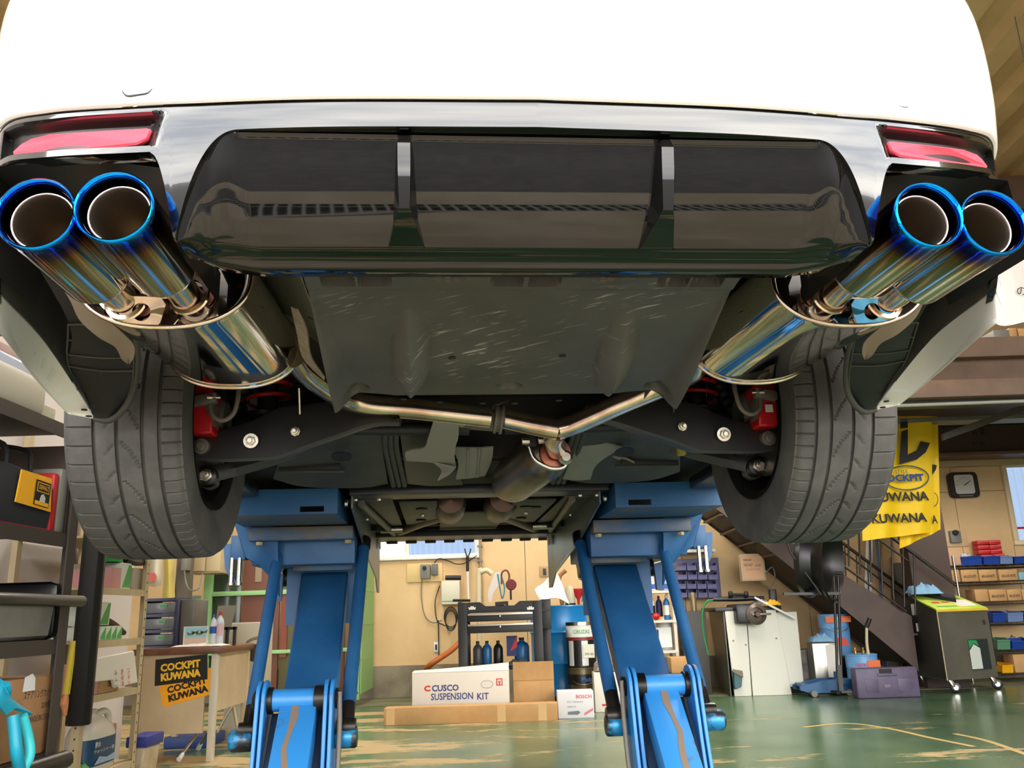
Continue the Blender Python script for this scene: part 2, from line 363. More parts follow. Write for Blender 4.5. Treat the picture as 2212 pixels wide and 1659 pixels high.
def corrug(x0, x1, z0, z1, mat, parent, pitch=.068):
    n = int((x1-x0)/pitch*8); r = []
    for i in range(n+1):
        x = x0+(x1-x0)*i/n; r.append(V((x, WY+.05+.012*math.sin(2*math.pi*(x-x0)/pitch), z0)))
    return grid('corrugated_sheet', [r, [p+V((0, 0, z1-z0)) for p in r]], mat, parent, smooth=60)
GL = mm('clear_glass', (235, 240, 240), .05); GLp = GL.node_tree.nodes['Principled BSDF']; GLp.inputs['Transmission Weight'].default_value = 1; GLp.inputs['IOR'].default_value = 1.05
FROST = mm('lit_frosted_pane', (215, 240, 232), .4, emit=(220, 246, 236), es=.55)
LITC = mm('lit_corrugated', (150, 176, 215), .4, emit=(190, 210, 242), es=1.0)  # both window materials emit in place of daylight from behind
wm = Y(879, 1180, WY).x
wt = window('window_1', w1, WPL, [wm], [(w1[0]+.05, wm, FROST), (wm, w1[1]-.05, GL)]); corrug(wm, w1[1], w1[2], w1[3], LITC, wt)
G.base = V((0, 0, 0)); wt = window('window_2', w2, mm('cream_frame', (226, 206, 166), .5), [], [(w2[0]+.05, w2[1]-.05, GL)]); corrug(w2[0], w2[1], w2[2], w2[3], LITC, wt, .1)
rb = Y(2185, 1141, WY); bx('red_tape', w2[0]+.05, w2[1]-.05, WY-.002, WY+.01, rb.z-.012, rb.z+.012, RED, wt)
# side walls, ceiling with ribs along the shop, facade lintel
struct(bx('wall_right', XR_, XR_+.1, 0, WY, 0, CEIL, mm('side_sheet', (160, 138, 104), .7)))
struct(bx('wall_left', XL-.1, XL, 0, WY, 0, CEIL, mm('left_sheet', (170, 160, 140), .7)))
struct(bx('trim_facade', XL, XR_, -.1, 0, 4.3, 5.6, mm('facade', (190, 190, 186), .6)))
ce = begin('ceiling', 'x', 'x', (0, 5, CEIL)); del ce['label']; del ce['category']; ce['kind'] = 'structure'
DECK = mm('roof_deck', (206, 180, 136), .6, col2=(192, 166, 122), ns=2)
bx('roof_sheet', XL, XR_, 0, WY, CEIL+.09, CEIL+.12, DECK, ce)
x = XL
while x < XR_-.2:
    prism('roof_rib', [(x, 0, CEIL+.09), (x+.05, 0, CEIL), (x+.23, 0, CEIL), (x+.28, 0, CEIL+.09)], (0, WY, 0), DECK, ce); x += .46
for yy in (2.6, 7.6):
    bx('roof_beam', XL, XR_, yy-.08, yy+.08, CEIL-.35, CEIL, BROWN, ce)
# mezzanine on the right
MY = 6.6
struct(bx('trim_light_seal', XL, XR_, WY-.03, WY+.1, 4.6, CEIL+.12, BROWN)); struct(bx('trim_light_seal', XL, XL+.04, 0, WY, 4.6, CEIL+.12, BROWN)); struct(bx('trim_light_seal', XR_-.04, XR_, 0, WY, 4.6, CEIL+.12, BROWN))  # unseen strips added to close light leaks along the roof edge
mz = begin('trim_mezzanine', 'x', 'x', (4.5, MY, 2.2)); del mz['label']; del mz['category']; mz['kind'] = 'structure'
def zz(y, d, x=2100): return Y(x, y, d).z
X0 = 2.35
bx('steel_flange', X0, XR_, MY-.14, MY+.1, zz(781, MY), zz(740, MY), BROWN, mz, .004)
bx('steel_web', X0, XR_, MY-.04, MY+.02, zz(830, MY), zz(781, MY), BROWN, mz)
bx('steel_flange', X0, XR_, MY-.14, MY+.1, zz(864, MY), zz(828, MY), BROWN, mz, .004)
bx('steel_flange', X0, XR_, MY-.02, MY+.14, zz(872, MY), zz(864, MY), DARKST, mz)
bx('mezzanine_deck', X0, XR_, MY+.1, WY, zz(740, MY)-.05, zz(740, MY), DARKST, mz)
pz = zz(878, MY); tube('conduit', [(X0, MY-.1, pz), (XR_, MY-.1, pz+.02)], .014, mm('grey_conduit', (150, 152, 140), .4), mz)
bx('hanging_rail', X0, 5.2, 7.97, 8.2, zz(908, 8.0), zz(900, 8.0), GREYP, mz)
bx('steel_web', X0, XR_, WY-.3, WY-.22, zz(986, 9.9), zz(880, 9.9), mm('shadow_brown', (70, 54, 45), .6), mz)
bx('steel_flange', X0, XR_, WY-.45, WY-.07, zz(990, 9.9), zz(984, 9.9), BROWN, mz)
bx('wall_cleat', X0, XR_, WY-.07, WY, zz(1006, 10), zz(990, 10), mm('cream_strip', (196, 176, 140), .6), mz)
p0 = Y(2035, 945, 7.6); p1 = Y(2235, 872, 7.6)
bar('brace', p0, p1+(p1-p0)*.6, (0, .02, 0), (0, 0, .03), mm('brace_grey', (84, 80, 74), .6), mz)
for i, (px, py) in enumerate([(2106, 936), (2124, 936), (2106, 958), (2124, 958), (2124, 928)]):
    q = Y(px, py, WY-.31); lathe('bolt', [(0, 0), (.02, 0), (.02, .012), (0, .014)], q, (0, -1, 0), DARKST, mz, 8)
# post behind the banner
pA = Y(1948, 1160, 9.3); struct(bx('trim_post', pA.x, pA.x+.42, 9.2, 9.4, 0, zz(990, 9.3), mm('post_brown', (64, 48, 42), .6)))
# boxes and banner upstairs
q0 = Y(2142, 738, 7.0); q1 = Y(2172, 716, 7.0)
tag(bx('storage_box', q0.x, q1.x, 6.95, 7.2, q0.z, q1.z, GREYP, None, .004), 'grey box on the mezzanine just below the white banner', 'box')
for i, (xa, xb) in enumerate(((2176, 2188), (2196, 2240))):
    q0 = Y(xa, 738, 7.0); q1 = Y(xb, 712, 7.0)
    tag(bx('storage_box', q0.x, q1.x, 6.95, 7.2, q0.z, q1.z, CARD, None, .004), ['narrow cardboard box on the mezzanine right of the grey box', 'wide cardboard box on the mezzanine at the right edge'][i], 'box')
a = Y(2095, 700, 5.2); b = Y(2330, 706, 5.2); rows = []
for i in range(6):
    z = a.z+(.62)*i/5; rows.append([V((a.x-.1+.9*j/24, 5.2+.03*math.sin(j*.9+i*.5)*(1-i/6), z+.012*math.sin(j*.5)*(i == 0))) for j in range(25)])
G.base = V((0, 0, 0))
bn = grid('hanging_sheet', rows, mm('white_cloth', (228, 220, 214), .8), None, .003); tag(bn, 'white hanging banner sheet above the mezzanine at right', 'banner')
for xx in (a.x, a.x+.7): tube('hanging_cord', [V((xx, 5.2, a.z+.6)), V((xx, 5.2, CEIL+.02))], .004, GREYP, bn, 6)
p = Y(2198, 638, 5.16); text('の', p, XR, ZU, .055, INK, bn)
# ---- floor markings (thin painted arcs)
YLINE = mm('yellow_line', (196, 168, 104), .5)
for pts in ([(1735, 1571), (1830, 1563), (1920, 1574), (2010, 1594), (2105, 1613)], [(2062, 1585), (2130, 1600), (2212, 1628), (2300, 1660)]):
    P = crom([F(x, y) for x, y in pts], 24); L_ = []; R_ = []
    for i, q in enumerate(P):
        d = (P[min(i+1, 24)]-P[max(i-1, 0)]).normalized(); n = V((-d.y, d.x, 0))*.022; L_.append(q+n+ZU*.001); R_.append(q-n+ZU*.001)
    o = grid('trim_line', [L_, R_], YLINE); o['kind'] = 'structure'
# ================================================================== CAR
car = begin('car', 'white car raised on the blue lift with four blue-rimmed exhaust tips', 'car', CO, car=True)
PL = [(0, 1.02), (.3, 1.03), (.5, 1.055), (.64, 1.10), (.74, 1.16), (.81, 1.235), (.86, 1.33), (.893, 1.5), (.905, 1.83)]
PTAB = crom([V((a, b, 0)) for a, b in PL], 200)
def plan(a):
    a = abs(a)
    for q0, q1 in zip(PTAB, PTAB[1:]):
        if a <= q1.x: t = (a-q0.x)/max(1e-6, q1.x-q0.x); return q0.y+(q1.y-q0.y)*t
    return PL[-1][1]
LIFT = crom([V(p+(0,)) for p in ((0, 0), (.25, 0), (.42, .0005), (.50, .004), (.585, .012), (.69, .031), (.775, .057), (.83, .068), (.91, .074))], 160)
def lift_(a):
    a = abs(a)
    for q0, q1 in zip(LIFT, LIFT[1:]):
        if a <= q1.x: return q0.y+(q1.y-q0.y)*(a-q0.x)/max(1e-6, q1.x-q0.x)
    return .074
PP = crom([V((a, b, 0)) for a, b in PL], 64)
full = [V((-p.x, p.y, 0)) for p in reversed(PP)]+PP[1:]
# white upper bumper, down to the seam
rows = []
for c, db in ((.682, .006), (.686, 0), (.70, -.004), (.76, -.012), (.86, -.012), (.96, .0), (1.06, .03), (1.2, .07)):
    rows.append([V((p.x*(1-.35*max(0, db)), p.y+db-.006, c-.005+lift_(p.x)*(1-ss(.72, 1.15, c)))) for p in full])
bump = grid('bumper_cover', rows, WHITE, car, .004, nv=28)
tag(bump, 'white painted bumper cover')
# tow hook covers: raised square lids with a joint around
for i, (x0, y0, x1, y1) in enumerate(((262, 137, 342, 207), (1892, 166, 1957, 232))):
    p0 = cb(x0, y1, 1.055); p1 = cb(x1, y0, 1.055); m_ = (p0.x+p1.x)/2
    rr = rrect(p0.x, p1.x, p0.z+.0, p1.z, .012, 5)
    def onb(a, c, l=0):
        db = -.004-.008*min(1, max(0, (c-.70)/.06)); return V((a, plan(a)-.006+db-l, c))
    inn = [onb(m_+(x-m_)*.97, c, .0028) for x, c in rr]; n = len(rr)
    mk('tow_hook_cover', inn, [tuple(range(n))], WHITE, car)
    v, f = tube('', [onb(x, c, .0022) for x, c in rr]+[onb(rr[0][0], rr[0][1], .0022)], .0014, None, only=True, seg=6, caps=False)
    mk('panel_gap', v, f, mm('joint_grey', (60, 60, 60), .8), car)
# body sides behind the bumper corners and the rest of the shell
for s in (0, 1):
    G.flip = bool(s)
    sec = [(.44, -.90), (.5, -.908), (.62, -.912), (.8, -.912), (1.0, -.895), (1.15, -.86), (1.25, -.72)]
    rows = []
    for b, lo in ((1.83, .80), (1.9, .87), (2.2, .93), (2.5, .87), (2.58, .7), (2.62, .45), (3.2, .42), (4.4, .42), (4.75, .45), (4.8, .7), (4.9, .86), (5.15, .9), (5.4, .86), (5.5, .6)):
        rows.append([V((a*(1 if b < 5 else 1-.1*(b-5)), b, max(c, lo))) for c, a in sec])
    grid('side_body', rows, WHITE, car, .004)
    rows = [[V((-.905, b, c)) for c in (1.2, 1.0, .8, .686)] for b in (1.5, 1.83)]
    G.flip = False
rows = []
for b, z, wd in ((1.08, 1.2, .74), (1.6, 1.27, .72), (1.9, 1.45, .62), (2.5, 1.62, .56), (3.4, 1.64, .56), (4.2, 1.35, .62), (4.6, 1.2, .7), (5.5, 1.05, .68)):
    rows.append([V((a, b, zz_)) for a, zz_ in ((-wd-.12, min(z, 1.2)-.04), (-wd, z-.03), (-wd*.4, z), (wd*.4, z), (wd, z-.03), (wd+.12, min(z, 1.2)-.04))])
grid('roof', rows, WHITE, car, .004, nv=20)
# ---- gloss black valance, one height field: band, tip recess arches, reflector pockets, pillars
def lower(a):
    a = abs(a)
    if a <= .40: return .634
    if a < .487: return .634-.134*((a-.40)/.087)**2.3
    if a <= .492: return .50
    if a < .520: return .50+(.609-.50)*math.sin(math.pi/2*min(1, (a-.492)/.028))**.7
    return .609+lift_(a)-.003-.17*ss(.80, .838, a)
def pocket(a, c):
    a = abs(a); c -= lift_(a)
    lo, hi = .6165, .6665
    d1 = min(.79-a, (c-lo), (hi-c)*(1+.0*a)); d2 = (a-.498-.25*(hi-c))
    return min(ss(0, .007, d1), ss(0, .032, d2))
def vb(a, c): return plan(a)+.002+1.35*max(0, .672-(c-.6*lift_(a)))**2
AS = [-.858+1.716*i/520 for i in range(521)]
rows = []
NR = 40
for j in range(NR+1):
    r = []
    for a in AS:
        lo = lower(a); t = j/NR; c0_ = .6745+lift_(a); c = c0_+(lo-c0_)*t
        b = vb(a, c)+.024*pocket(a, c)
        if abs(a) > .83: b += .0
        if j == NR: b += .006
        r.append(V((a, b, c)))
    rows.append(r)
rows.append([p+V((0, .02, .002)) for p in rows[-1]]); rows.insert(0, [p+V((0, .01, .001)) for p in rows[0]])
val = grid('rear_valance', rows, GLOSS, car, smooth=40)
val.data.materials.append(mm('pocket_black', (20, 18, 17), .38))
for p_ in val.data.polygons:
    q_ = p_.center+CO
    if pocket(q_.x, q_.z) > .12: p_.material_index = 1
# red reflectors in their pockets
RMAT = mm('reflector_red', (250, 84, 100), .7, bump=.3, bs=900)
RMAT.node_tree.nodes['Principled BSDF'].inputs['Specular IOR Level'].default_value = .15
for s in (0, 1):
    G.flip = bool(s); P = []
    for a, c in ((-.766, .684), (-.745, .688), (-.724, .687), (-.69, .681), (-.647, .671), (-.586, .661), (-.532, .6555), (-.5235, .652), (-.530, .638), (-.545, .633), (-.609, .637), (-.67, .646), (-.722, .659), (-.755, .673)): P.append(V((a, vb(a, c)+.011, c)))
    re_ = prism('reflector', P, (0, .012, 0), RMAT, car, bev=.0025); tag(re_, 'pinkish red rear reflector')
    G.flip = False
# ---- diffuser panel
PROF = [(1.034, .6348), (1.050, .6325), (1.0595, .615), (1.0705, .593), (1.083, .571), (1.0955, .552), (1.109, .534), (1.122, .519), (1.134, .507), (1.143, .502), (1.152, .4985), (1.160, .493), (1.166, .487), (1.176, .485), (1.20, .488)]
PRC = crom([V((0, b, c)) for b, c in PROF], 60); rows = []
for k, p in enumerate(PRC):
    r = []
    for i in range(241):
        a = -.487+.974*i/240; e = abs(a); topc = lower(a)+.0015; bot = .485+.013*ss(.38, .487, e)
        t_ = (.633-p.z)/(.633-.485); c = topc+(bot-topc)*t_
        pb = None
        if k < 44:
            for (b0, c0), (b1, c1) in zip(PROF, PROF[1:]):
                if c <= c0 and c >= c1: pb = b0+(b1-b0)*(c0-c)/(c0-c1); break
        if pb is None: pb = p.y
        pb = pb if t_ < .8 else max(pb, p.y)
        side = vb(a, c)+.006; pb = max(pb, vb(a, c)+.004)
        m_ = ss(.445, .486, e)*(1-ss(.82, 1.0, t_)*.6)
        pb = pb-.010*ss(.395, .425, e)*(1-ss(.425, .455, e))*(1-t_)*min(1, t_*3)
        r.append(V((a, pb*(1-m_)+side*m_, c)))
    rows.append(r)
dif = grid('diffuser', rows, PIANO, car, .003, smooth=45)
DTRIM = PIANO
for s in (0, 1):
    G.flip = bool(s); a0 = -.181
    top = V((a0, 1.040, .629)); mid = V((a0, 1.052, .562)); low = V((a0, 1.082, .518))
    secs = [(.629, .006, .009, 1.041, 1.052), (.615, .0085, .013, 1.036, 1.066), (.585, .0085, .016, 1.042, 1.092), (.555, .0078, .0185, 1.050, 1.112), (.532, .007, .021, 1.058, 1.128), (.526, .010, .022, 1.066, 1.132), (.505, .024, .026, 1.128, 1.146)]
    rows = []
    for c, wr, wb_, br, bb in secs:
        rows.append([V((a0-wb_, bb, c)), V((a0-wr-.002, br+.006, c)), V((a0-wr, br, c)), V((a0+wr, br, c)), V((a0+wr+.002, br+.006, c)), V((a0+wb_, bb, c))])
    tag(grid('diffuser_fin', rows, PIANO, car, smooth=30))
    G.flip = False
# tip recess liners: black boxes behind each pair of tips
for s in (0, 1):
    G.flip = bool(s)
    rows = []
    for b, k in ((1.11, 0), (1.2, .004), (1.34, .02)):
        rows.append([V((-.490, b, .497)), V((-.490, b, .57-k)), V((-.51, b, .612-k)), V((-.6, b+.0, .624-k)), V((-.74, b+.06, .648-k)), V((-.79, b+.08, .655)), V((-.815, b+.10, .56)), V((-.825, b+.11, .535))])
    grid('recess_liner', rows, BLK2, car, smooth=50)
    # inner bumper wall and wheel arch liner
    # beige looking white lip under the bumper side
    ie = [V((-.836, 1.33, .524)), cb(0, 638, 1.36), cb(96, 739, 1.58), cb(190, 880, 1.80), cb(204, 905, 1.83)]
    oe = [V((-.855, 1.34, .474)), cb(0, 721, 1.38), cb(72, 815, 1.60), cb(138, 886, 1.78), cb(152, 895, 1.80)]
    grid('bumper_inner', [[p+V((.002, 0, .001)) for p in ie], [p+V((.012, -.01, .06)) for p in ie], [V((p.x+.03, p.y-.02, .66)) for p in ie]], DKP, car, nu=16, nv=6)
    rows = [ie, [p.lerp(q, .9) for p, q in zip(ie, oe)], oe, [q+V((-.003, .0, .05)) for q in oe], [V((q.x+.002, q.y, .685)) for q in oe]]
    lip = grid('bumper_lip', rows, WHITE, car, .002, nu=20, smooth=40)
    for (x, y) in ((182, 884), (192, 898)):
        q = cb(x, y, 1.79); lathe('screw_hole', [(0, 0), (.006, 0), (.0065, .002), (.0, .0022)], q, (0, 0, -1), RUBD, lip, 10)
    # quilted arch liner
    U = [cb(150, 700, 1.5), cb(215, 700, 1.5), cb(290, 700, 1.55)]
    D1 = [cb(150, 790, 1.68), cb(220, 800, 1.68), cb(290, 800, 1.68)]
    D2 = [cb(190, 868, 1.79), cb(235, 880, 1.79), cb(280, 866, 1.79)]
    D3 = [cb(205, 903, 1.82), cb(232, 906, 1.82), cb(250, 895, 1.82)]
    T0 = [V((-.82, 1.36, .62)), V((-.76, 1.36, .64)), V((-.69, 1.36, .64))]
    arch = grid('arch_liner', [T0, U, D1, D2, D3], BLK, car, .004, nv=16, nu=8)
    ln = []
    for t in (0, .5, 1):
        pts = [U[0].lerp(U[2], t), D1[0].lerp(D1[2], t), D2[0].lerp(D2[2], t)]; ln.append(tube('', [p+V((0, -.004, -.002)) for p in pts], .0018, None, n=10, seg=5, only=True))
    for t in (0, .35, .7, 1.0):
        rowp = [U[k].lerp(D1[k], t) for k in range(3)]; ln.append(tube('', [p+V((0, -.004, -.002)) for p in rowp], .0018, None, n=8, seg=5, only=True))
    v, f = join(ln); mk('liner_rib', v, f, DKP, arch)
    tube('arch_edge', [cb(290, 700, 1.55), cb(296, 780, 1.66), cb(285, 850, 1.76), cb(262, 890, 1.80), cb(235, 908, 1.82), cb(205, 904, 1.83)], .007, DKP, car, n=20)
    # side of bumper inside (big dark moulding with a fold)
    # sheet metal seam flange running beside the muffler
    bs = (1.38, 1.40, 1.43, 1.46, 1.49, 1.52, 1.54)
    P = [cb(x, y, b) for (x, y), b in zip(((112, 590), (150, 645), (172, 690), (212, 727), (248, 748), (262, 774), (275, 786)), bs)]
    Q = [cb(x, y, b) for (x, y), b in zip(((170, 590), (200, 645), (236, 690), (266, 718), (290, 745), (290, 770), (281, 786)), bs)]
    grid('seam_flange', [P, [p.lerp(q, .5)+V((0, 0, .005)) for p, q in zip(P, Q)], Q], mm('dusty_metal', (120, 106, 90), .7), car, .002, nu=28)
    G.flip = False
# floor pan
PANM = mm('underbody_black', (34, 33, 31), .7, col2=(48, 46, 42), ns=5)
for nme, x0, x1, y0, y1, z in (('floor_pan', -.62, .62, 1.12, 1.30, .655), ('floor_pan', -.80, .80, 1.30, 1.84, .655), ('floor_pan', -.62, .62, 1.84, 2.7, .66), ('floor_pan', -.88, .88, 2.7, 4.7, .47), ('floor_pan', -.62, .62, 4.7, 5.5, .47)):
    bx(nme, x0, x1, y0, y1, z, z+.03, PANM, car)
for s in (-1, 1):  # dark arch covers over the wheels, added to keep light from leaking in
    bx('arch_light_cover', s*.92 if s < 0 else .62, -.62 if s < 0 else .92, 1.84, 2.62, .9, .93, PANM, car); bx('arch_light_cover', s*.64-.01, s*.64+.01, 1.84, 2.62, .62, .92, PANM, car)
    bx('arch_light_cover', s*.92 if s < 0 else .62, -.62 if s < 0 else .92, 4.75, 5.5, .86, .89, PANM, car)
bx('firewall', -.88, .88, 2.62, 2.66, .47, .92, PANM, car)
# ---- undertray height field
def tray(a, b):
    e = abs(a); c = .502-.098*(b-1.2)/.47 if b > 1.2 else .502
    c = .502-.07*ss(1.2, 1.62, b)-.02*(b-1.2)
    h = 0
    for sx in (-1, 1):      # two long teardrop blisters
        u = (b-1.33)/.29
        if 0 < u < 1:
            wd = .034*math.sin(math.pi*min(1, u*1.0))**.6+.002; cx = sx*(.183+.006*u); q = abs(a-cx)/wd
            if q < 1: h = max(h, .046*(math.sin(math.pi*u**1.35))**.7*(1-q)**.75)
    # side rails
    u = (b-1.27)/.36
    if u > 0:
        ex = .335-e; rw = .045*min(1, u*1.2); q = ss(0, 1, 1-ex/rw) if ex < rw else 0
        h = max(h, .045*min(1, u)*q)
    h2 = 0
    for vx in (-.262, 0.0, .262):   # vents with a centre bar
        dx = abs(a-vx); 
        if dx < .052 and 1.224 < b < 1.252 and dx > .004: h2 = max(h2, .034*ss(0, .006, min(.052-dx, b-1.224, 1.252-b)+.002))
    for vx in (-.121, .121):
        r = math.hypot((a-vx), (min(b, 99)-1.213)*(1 if b > 1.213 else 0)); h2 = max(h2, .018*(1-ss(.020, .027, r)))
    for vx in (-.293, 0, .293):
        r = math.hypot((a-vx)/.027, (b-1.6)/.024); h2 = max(h2, .014*(1-ss(.7, 1.0, r)))
    # upper flange step
    c += -.004*(1-ss(1.262, 1.27, b))
    return c-h+h2
rows = []
for j in range(118):
    b = 1.19+.004*j; hw = .338-.004*ss(1.3, 1.6, b); r = []
    if b > 1.625: hw = .338-.27*ss(1.62, 1.66, b)*.35-.02
    for i in range(171): a = -hw+2*hw*i/170; r.append(V((a, b, tray(a, b))))
    rows.append(r)
ut = grid('undertray', rows, TRAY, car, .003, smooth=35)
for vx in (-.262, 0, .262):
    for sx in (-1, 1): bx('vent_shade', vx+sx*.028-.021, vx+sx*.028+.021, 1.229, 1.248, tray(vx+sx*.028, 1.238)-.006, tray(vx+sx*.028, 1.238)-.003, BLK, ut)  # black boxes set in the recesses as the vents' inner shade
for x, y in ((967, 592), (1305, 592)):
    q = cb(x, y, 1.215); q.z = .508
    bo = lathe('bolt', [(0, .012), (.007, .012), (.0095, .009), (.0095, 0), (.016, 0), (.016, -.003)], q, (0, 0, -1), ZINC, ut, 6)
for x, y in ((977, 796), (1216, 793), (872, 859), (950, 865), (1043, 868), (1112, 868), (1207, 862)):
    q = cc(x, y, .425); lathe('plug_hole', [(0, 0), (.006, 0), (.007, .001), (.006, .0015), (0, .0012)], (q.x, q.y, tray(q.x, min(q.y, 1.65))-.0005), (0, 0, -1), BLK, ut, 10)
# ---- exhaust tips
TIPB = burnt('burnt_tip', 1.05-CO.y)
for s in (0, 1):
    G.flip = bool(s)
    for (ca_, cz) in ((-.556, .525), (-.654, .5165)):
        ax = V((.02, 1, -.012)).normalized(); b0 = 1.052 if ca_ > -.6 else 1.057
        o = V((ca_, b0, cz)); R_ = .0505
        tip = lathe('exhaust_tip', [(R_-.006, .012), (R_-.0045, .001), (R_-.002, -.0012), (R_+.0004, .001), (R_+.0006, .005), (R_, .012), (R_, .018), (R_, .05), (R_, .12), (R_, .185), (R_, .19), (R_, .195), (R_-.004, .203), (R_-.018, .212)], o, ax, TIPB, car, 64, 60)
        lathe('inner_sleeve', [(R_-.007, .03), (R_-.0085, .024), (R_-.0105, .0235), (R_-.0115, .026), (R_-.013, .034), (R_-.013, .15), (R_-.0255, .205), (.0255, .30)], o, ax, mm('sleeve_metal', (156, 142, 122), .36, 1), tip, 48, 60)
        cR = o+ax*.024; q1 = ax.orthogonal().normalized(); q2 = ax.cross(q1); cc_ = circ(cR, R_-.0098, 40, q1, q2); tube('sleeve_lip', cc_+[cc_[0]], .0014, mm('lip_bright', (206, 188, 182), .35, .6), tip, 6, caps=False)
        tag(tip, 'polished tip burnt blue at its rim')
        e = o+ax*.20
        tube('tip_pipe', [e, e+ax*.03, e+ax*.06+V((.004, 0, -.006)), V((ca_+.02, 1.36, .505)), V((ca_+.03, 1.40, .52))], [.034, .026, .025, .025, .025], STEELB, car, 24, n=18)
        lathe('pipe_flange', [(.027, -.004), (.034, -.003), (.036, 0), (.034, .003), (.027, .004)], e+ax*.085+V((.012, 0, -.01)), V((.15, 1, -.1)), STEELB, car, 32)
    # muffler
    def mring(ac, b, cz, sc=1.0, n=64, hw=.135, hh=.088):
        r = []
        for i in range(n):
            q = 2*math.pi*i/n; co, si = math.cos(q), math.sin(q)
            r.append(V((ac+sc*hw*math.copysign(abs(co)**.86, co), b, cz+sc*hh*math.copysign(abs(si)**.86, si))))
        return r
    ac0, ac1, c0, c1 = -.578, -.572, .549, .570
    def lerp(t): return ac0+(ac1-ac0)*t, 1.345+.46*t, c0+(c1-c0)*t
    secs = [(0, .90, .02), (0, .955, .012), (0, .985, .004), (0, 1.0, 0), (0, 1.015, -.002), (0, 1.022, .002), (0, 1.012, .006), (0, .995, .008), (.025, .994, 0), (.06, .994, 0), (.3, .994, 0), (.5, .994, 0), (.7, .994, 0), (.94, .994, 0), (.975, .994, 0), (1, .995, -.008), (1, 1.012, -.006), (1, 1.022, -.002), (1, 1.015, .002), (1, 1.0, 0), (1, .985, -.004), (1, .9, -.02)]
    rows = []
    for t, sc, db in secs:
        a_, b_, c_ = lerp(t); r = mring(a_, b_+db, c_, sc); rows.append(r+[r[0]])
    vs, fs = grid('', rows, None, only=True)
    muf = mk('muffler', vs, fs, STEEL, car, 50); tag(muf, 'mirror polished oval muffler can')
    for t, db in ((0, .02), (1, -.02)):
        a_, b_, c_ = lerp(t); mk('end_plate', [V((a_, b_+db, c_))]+mring(a_, b_+db, c_, .905), [(0, i+1, (i+1) % 64+1) for i in range(64)], STEEL, muf)
    for t, db in ((0, 0), (1, 0)):
        a_, b_, c_ = lerp(t); r = mring(a_, b_+db, c_, 1.018); tube('rim_seam', r+[r[0]], .0042, STEELB, muf, 8, caps=False)
    for (ax_, cz) in ((-.535, .527), (-.625, .515)):
        lathe('weld_ring', [(.026, 0), (.034, .001), (.034, .004), (.026, .006)], (ax_, 1.362, cz), (0, -1, 0), mm('heat_tint', (170, 110, 90), .3, 1), muf, 32)
    # bracket plate with a round hole, folded over at the top
    A0 = [cb(243, 642, 1.325), cb(362, 645, 1.325), cb(343, 706, 1.345), cb(268, 704, 1.345)]
    cen = cb(305, 674, 1.335); nh = 24
    hole = circ(cen, .0145, nh, V((1, 0, 0)), V((0, -.25, .97)))
    per = []
    for i in range(nh):
        q = 2*math.pi*i/nh; d = V((math.cos(q), 0, math.sin(q)))
        best = None
        for k in range(4):
            p, r = A0[k], A0[(k+1) % 4]; den = d.x*(r.z-p.z)-d.z*(r.x-p.x)
            if abs(den) < 1e-9: continue
            t = ((p.x-cen.x)*(r.z-p.z)-(p.z-cen.z)*(r.x-p.x))/den; u = ((p.x-cen.x)*d.z-(p.z-cen.z)*d.x)/den
            if t > 0 and -1e-3 <= u <= 1.001 and (best is None or t < best[0]): best = (t, p.lerp(r, u))
        per.append(best[1])
    rows = [hole+[hole[0]], per+[per[0]]]
    br = grid('hanger_bracket', rows, (mm('blue_tint_steel', (90, 160, 215), .3, 1) if s else mm('bracket_steel', (200, 178, 160), .32, 1)), car, .0025, smooth=30)
    grid('bracket_flange', [[A0[0], A0[1]], [cb(228, 622, 1.36), cb(345, 622, 1.36)]], mm('bracket_steel', (200, 178, 160), .32, 1), br, .0025)
    for x in (266, 320): lathe('bolt_hole', [(0, 0), (.0075, 0), (.0078, .001), (0, .0012)], cb(x, 629, 1.343)+V((0, -.006, -.004)), V((0, -.6, -.8)), BLK, br, 14)
    G.flip = False
# Y pipe
YP = V((.005+.155, 2.12, .444)); YP = cb(1207, 930, 2.12)
lp = [V((-.448, 1.80, .548)), cb(655, 800, 1.88), cb(700, 835, 1.97), cb(745, 862, 2.06), cb(800, 876, 2.10), cb(900, 884, 2.12), cb(1060, 902, 2.13)]
xp = tube('link_pipe', lp, .0265, STEELB, car, 28, n=48); tag(xp, 'straw tinted exhaust link pipe')
lathe('clamp_ring', [(.028, -.012), (.038, -.011), (.039, -.004), (.034, -.003), (.034, .003), (.039, .004), (.038, .011), (.028, .012)], cb(1078, 905, 2.13), cb(1090, 906, 2.13)-cb(1060, 902, 2.13), CAST, car, 32)
bar('clamp_ear', cb(1070, 880, 2.12), cb(1093, 892, 2.12)+V((0, 0, .03)), (.01, 0, 0), (0, .02, 0), BLK, car, .003)
tube('link_pipe', [cb(1092, 904, 2.13), cb(1150, 917, 2.12), cb(1205, 928, 2.12)], .0265, STEELB, car, 28, n=12)
rp = [cb(1203, 928, 2.12), cb(1240, 917, 2.12), cb(1330, 878, 2.08), cb(1440, 832, 2.0), cb(1500, 800, 1.88), V((.452, 1.80, .552))]
tube('link_pipe', rp, .0265, STEELB, car, 28, n=40)
d = cb(1455, 825, 1.99)-cb(1430, 836, 1.99)
for t in (0, 1): lathe('clamp_ring', [(.0265, -.004), (.036, -.004), (.036, .004), (.0265, .004)], cb(1440, 832, 2.0)+d*t*.55, d, STEELB, car, 32)
tube('weld_seam', circ(YP, .027, 20, (.2, .4, 0), (0, 0, 1))[:12], .003, mm('heat_tint', (170, 110, 90), .3, 1), car, 6)
tube('collector_pipe', [YP+V((-.002, .0, .0)), YP+V((-.003, .08, -.005)), cb(1203, 972, 2.33)], .027, STEELB, car, 24, n=10)
q = cb(1200, 978, 2.35)
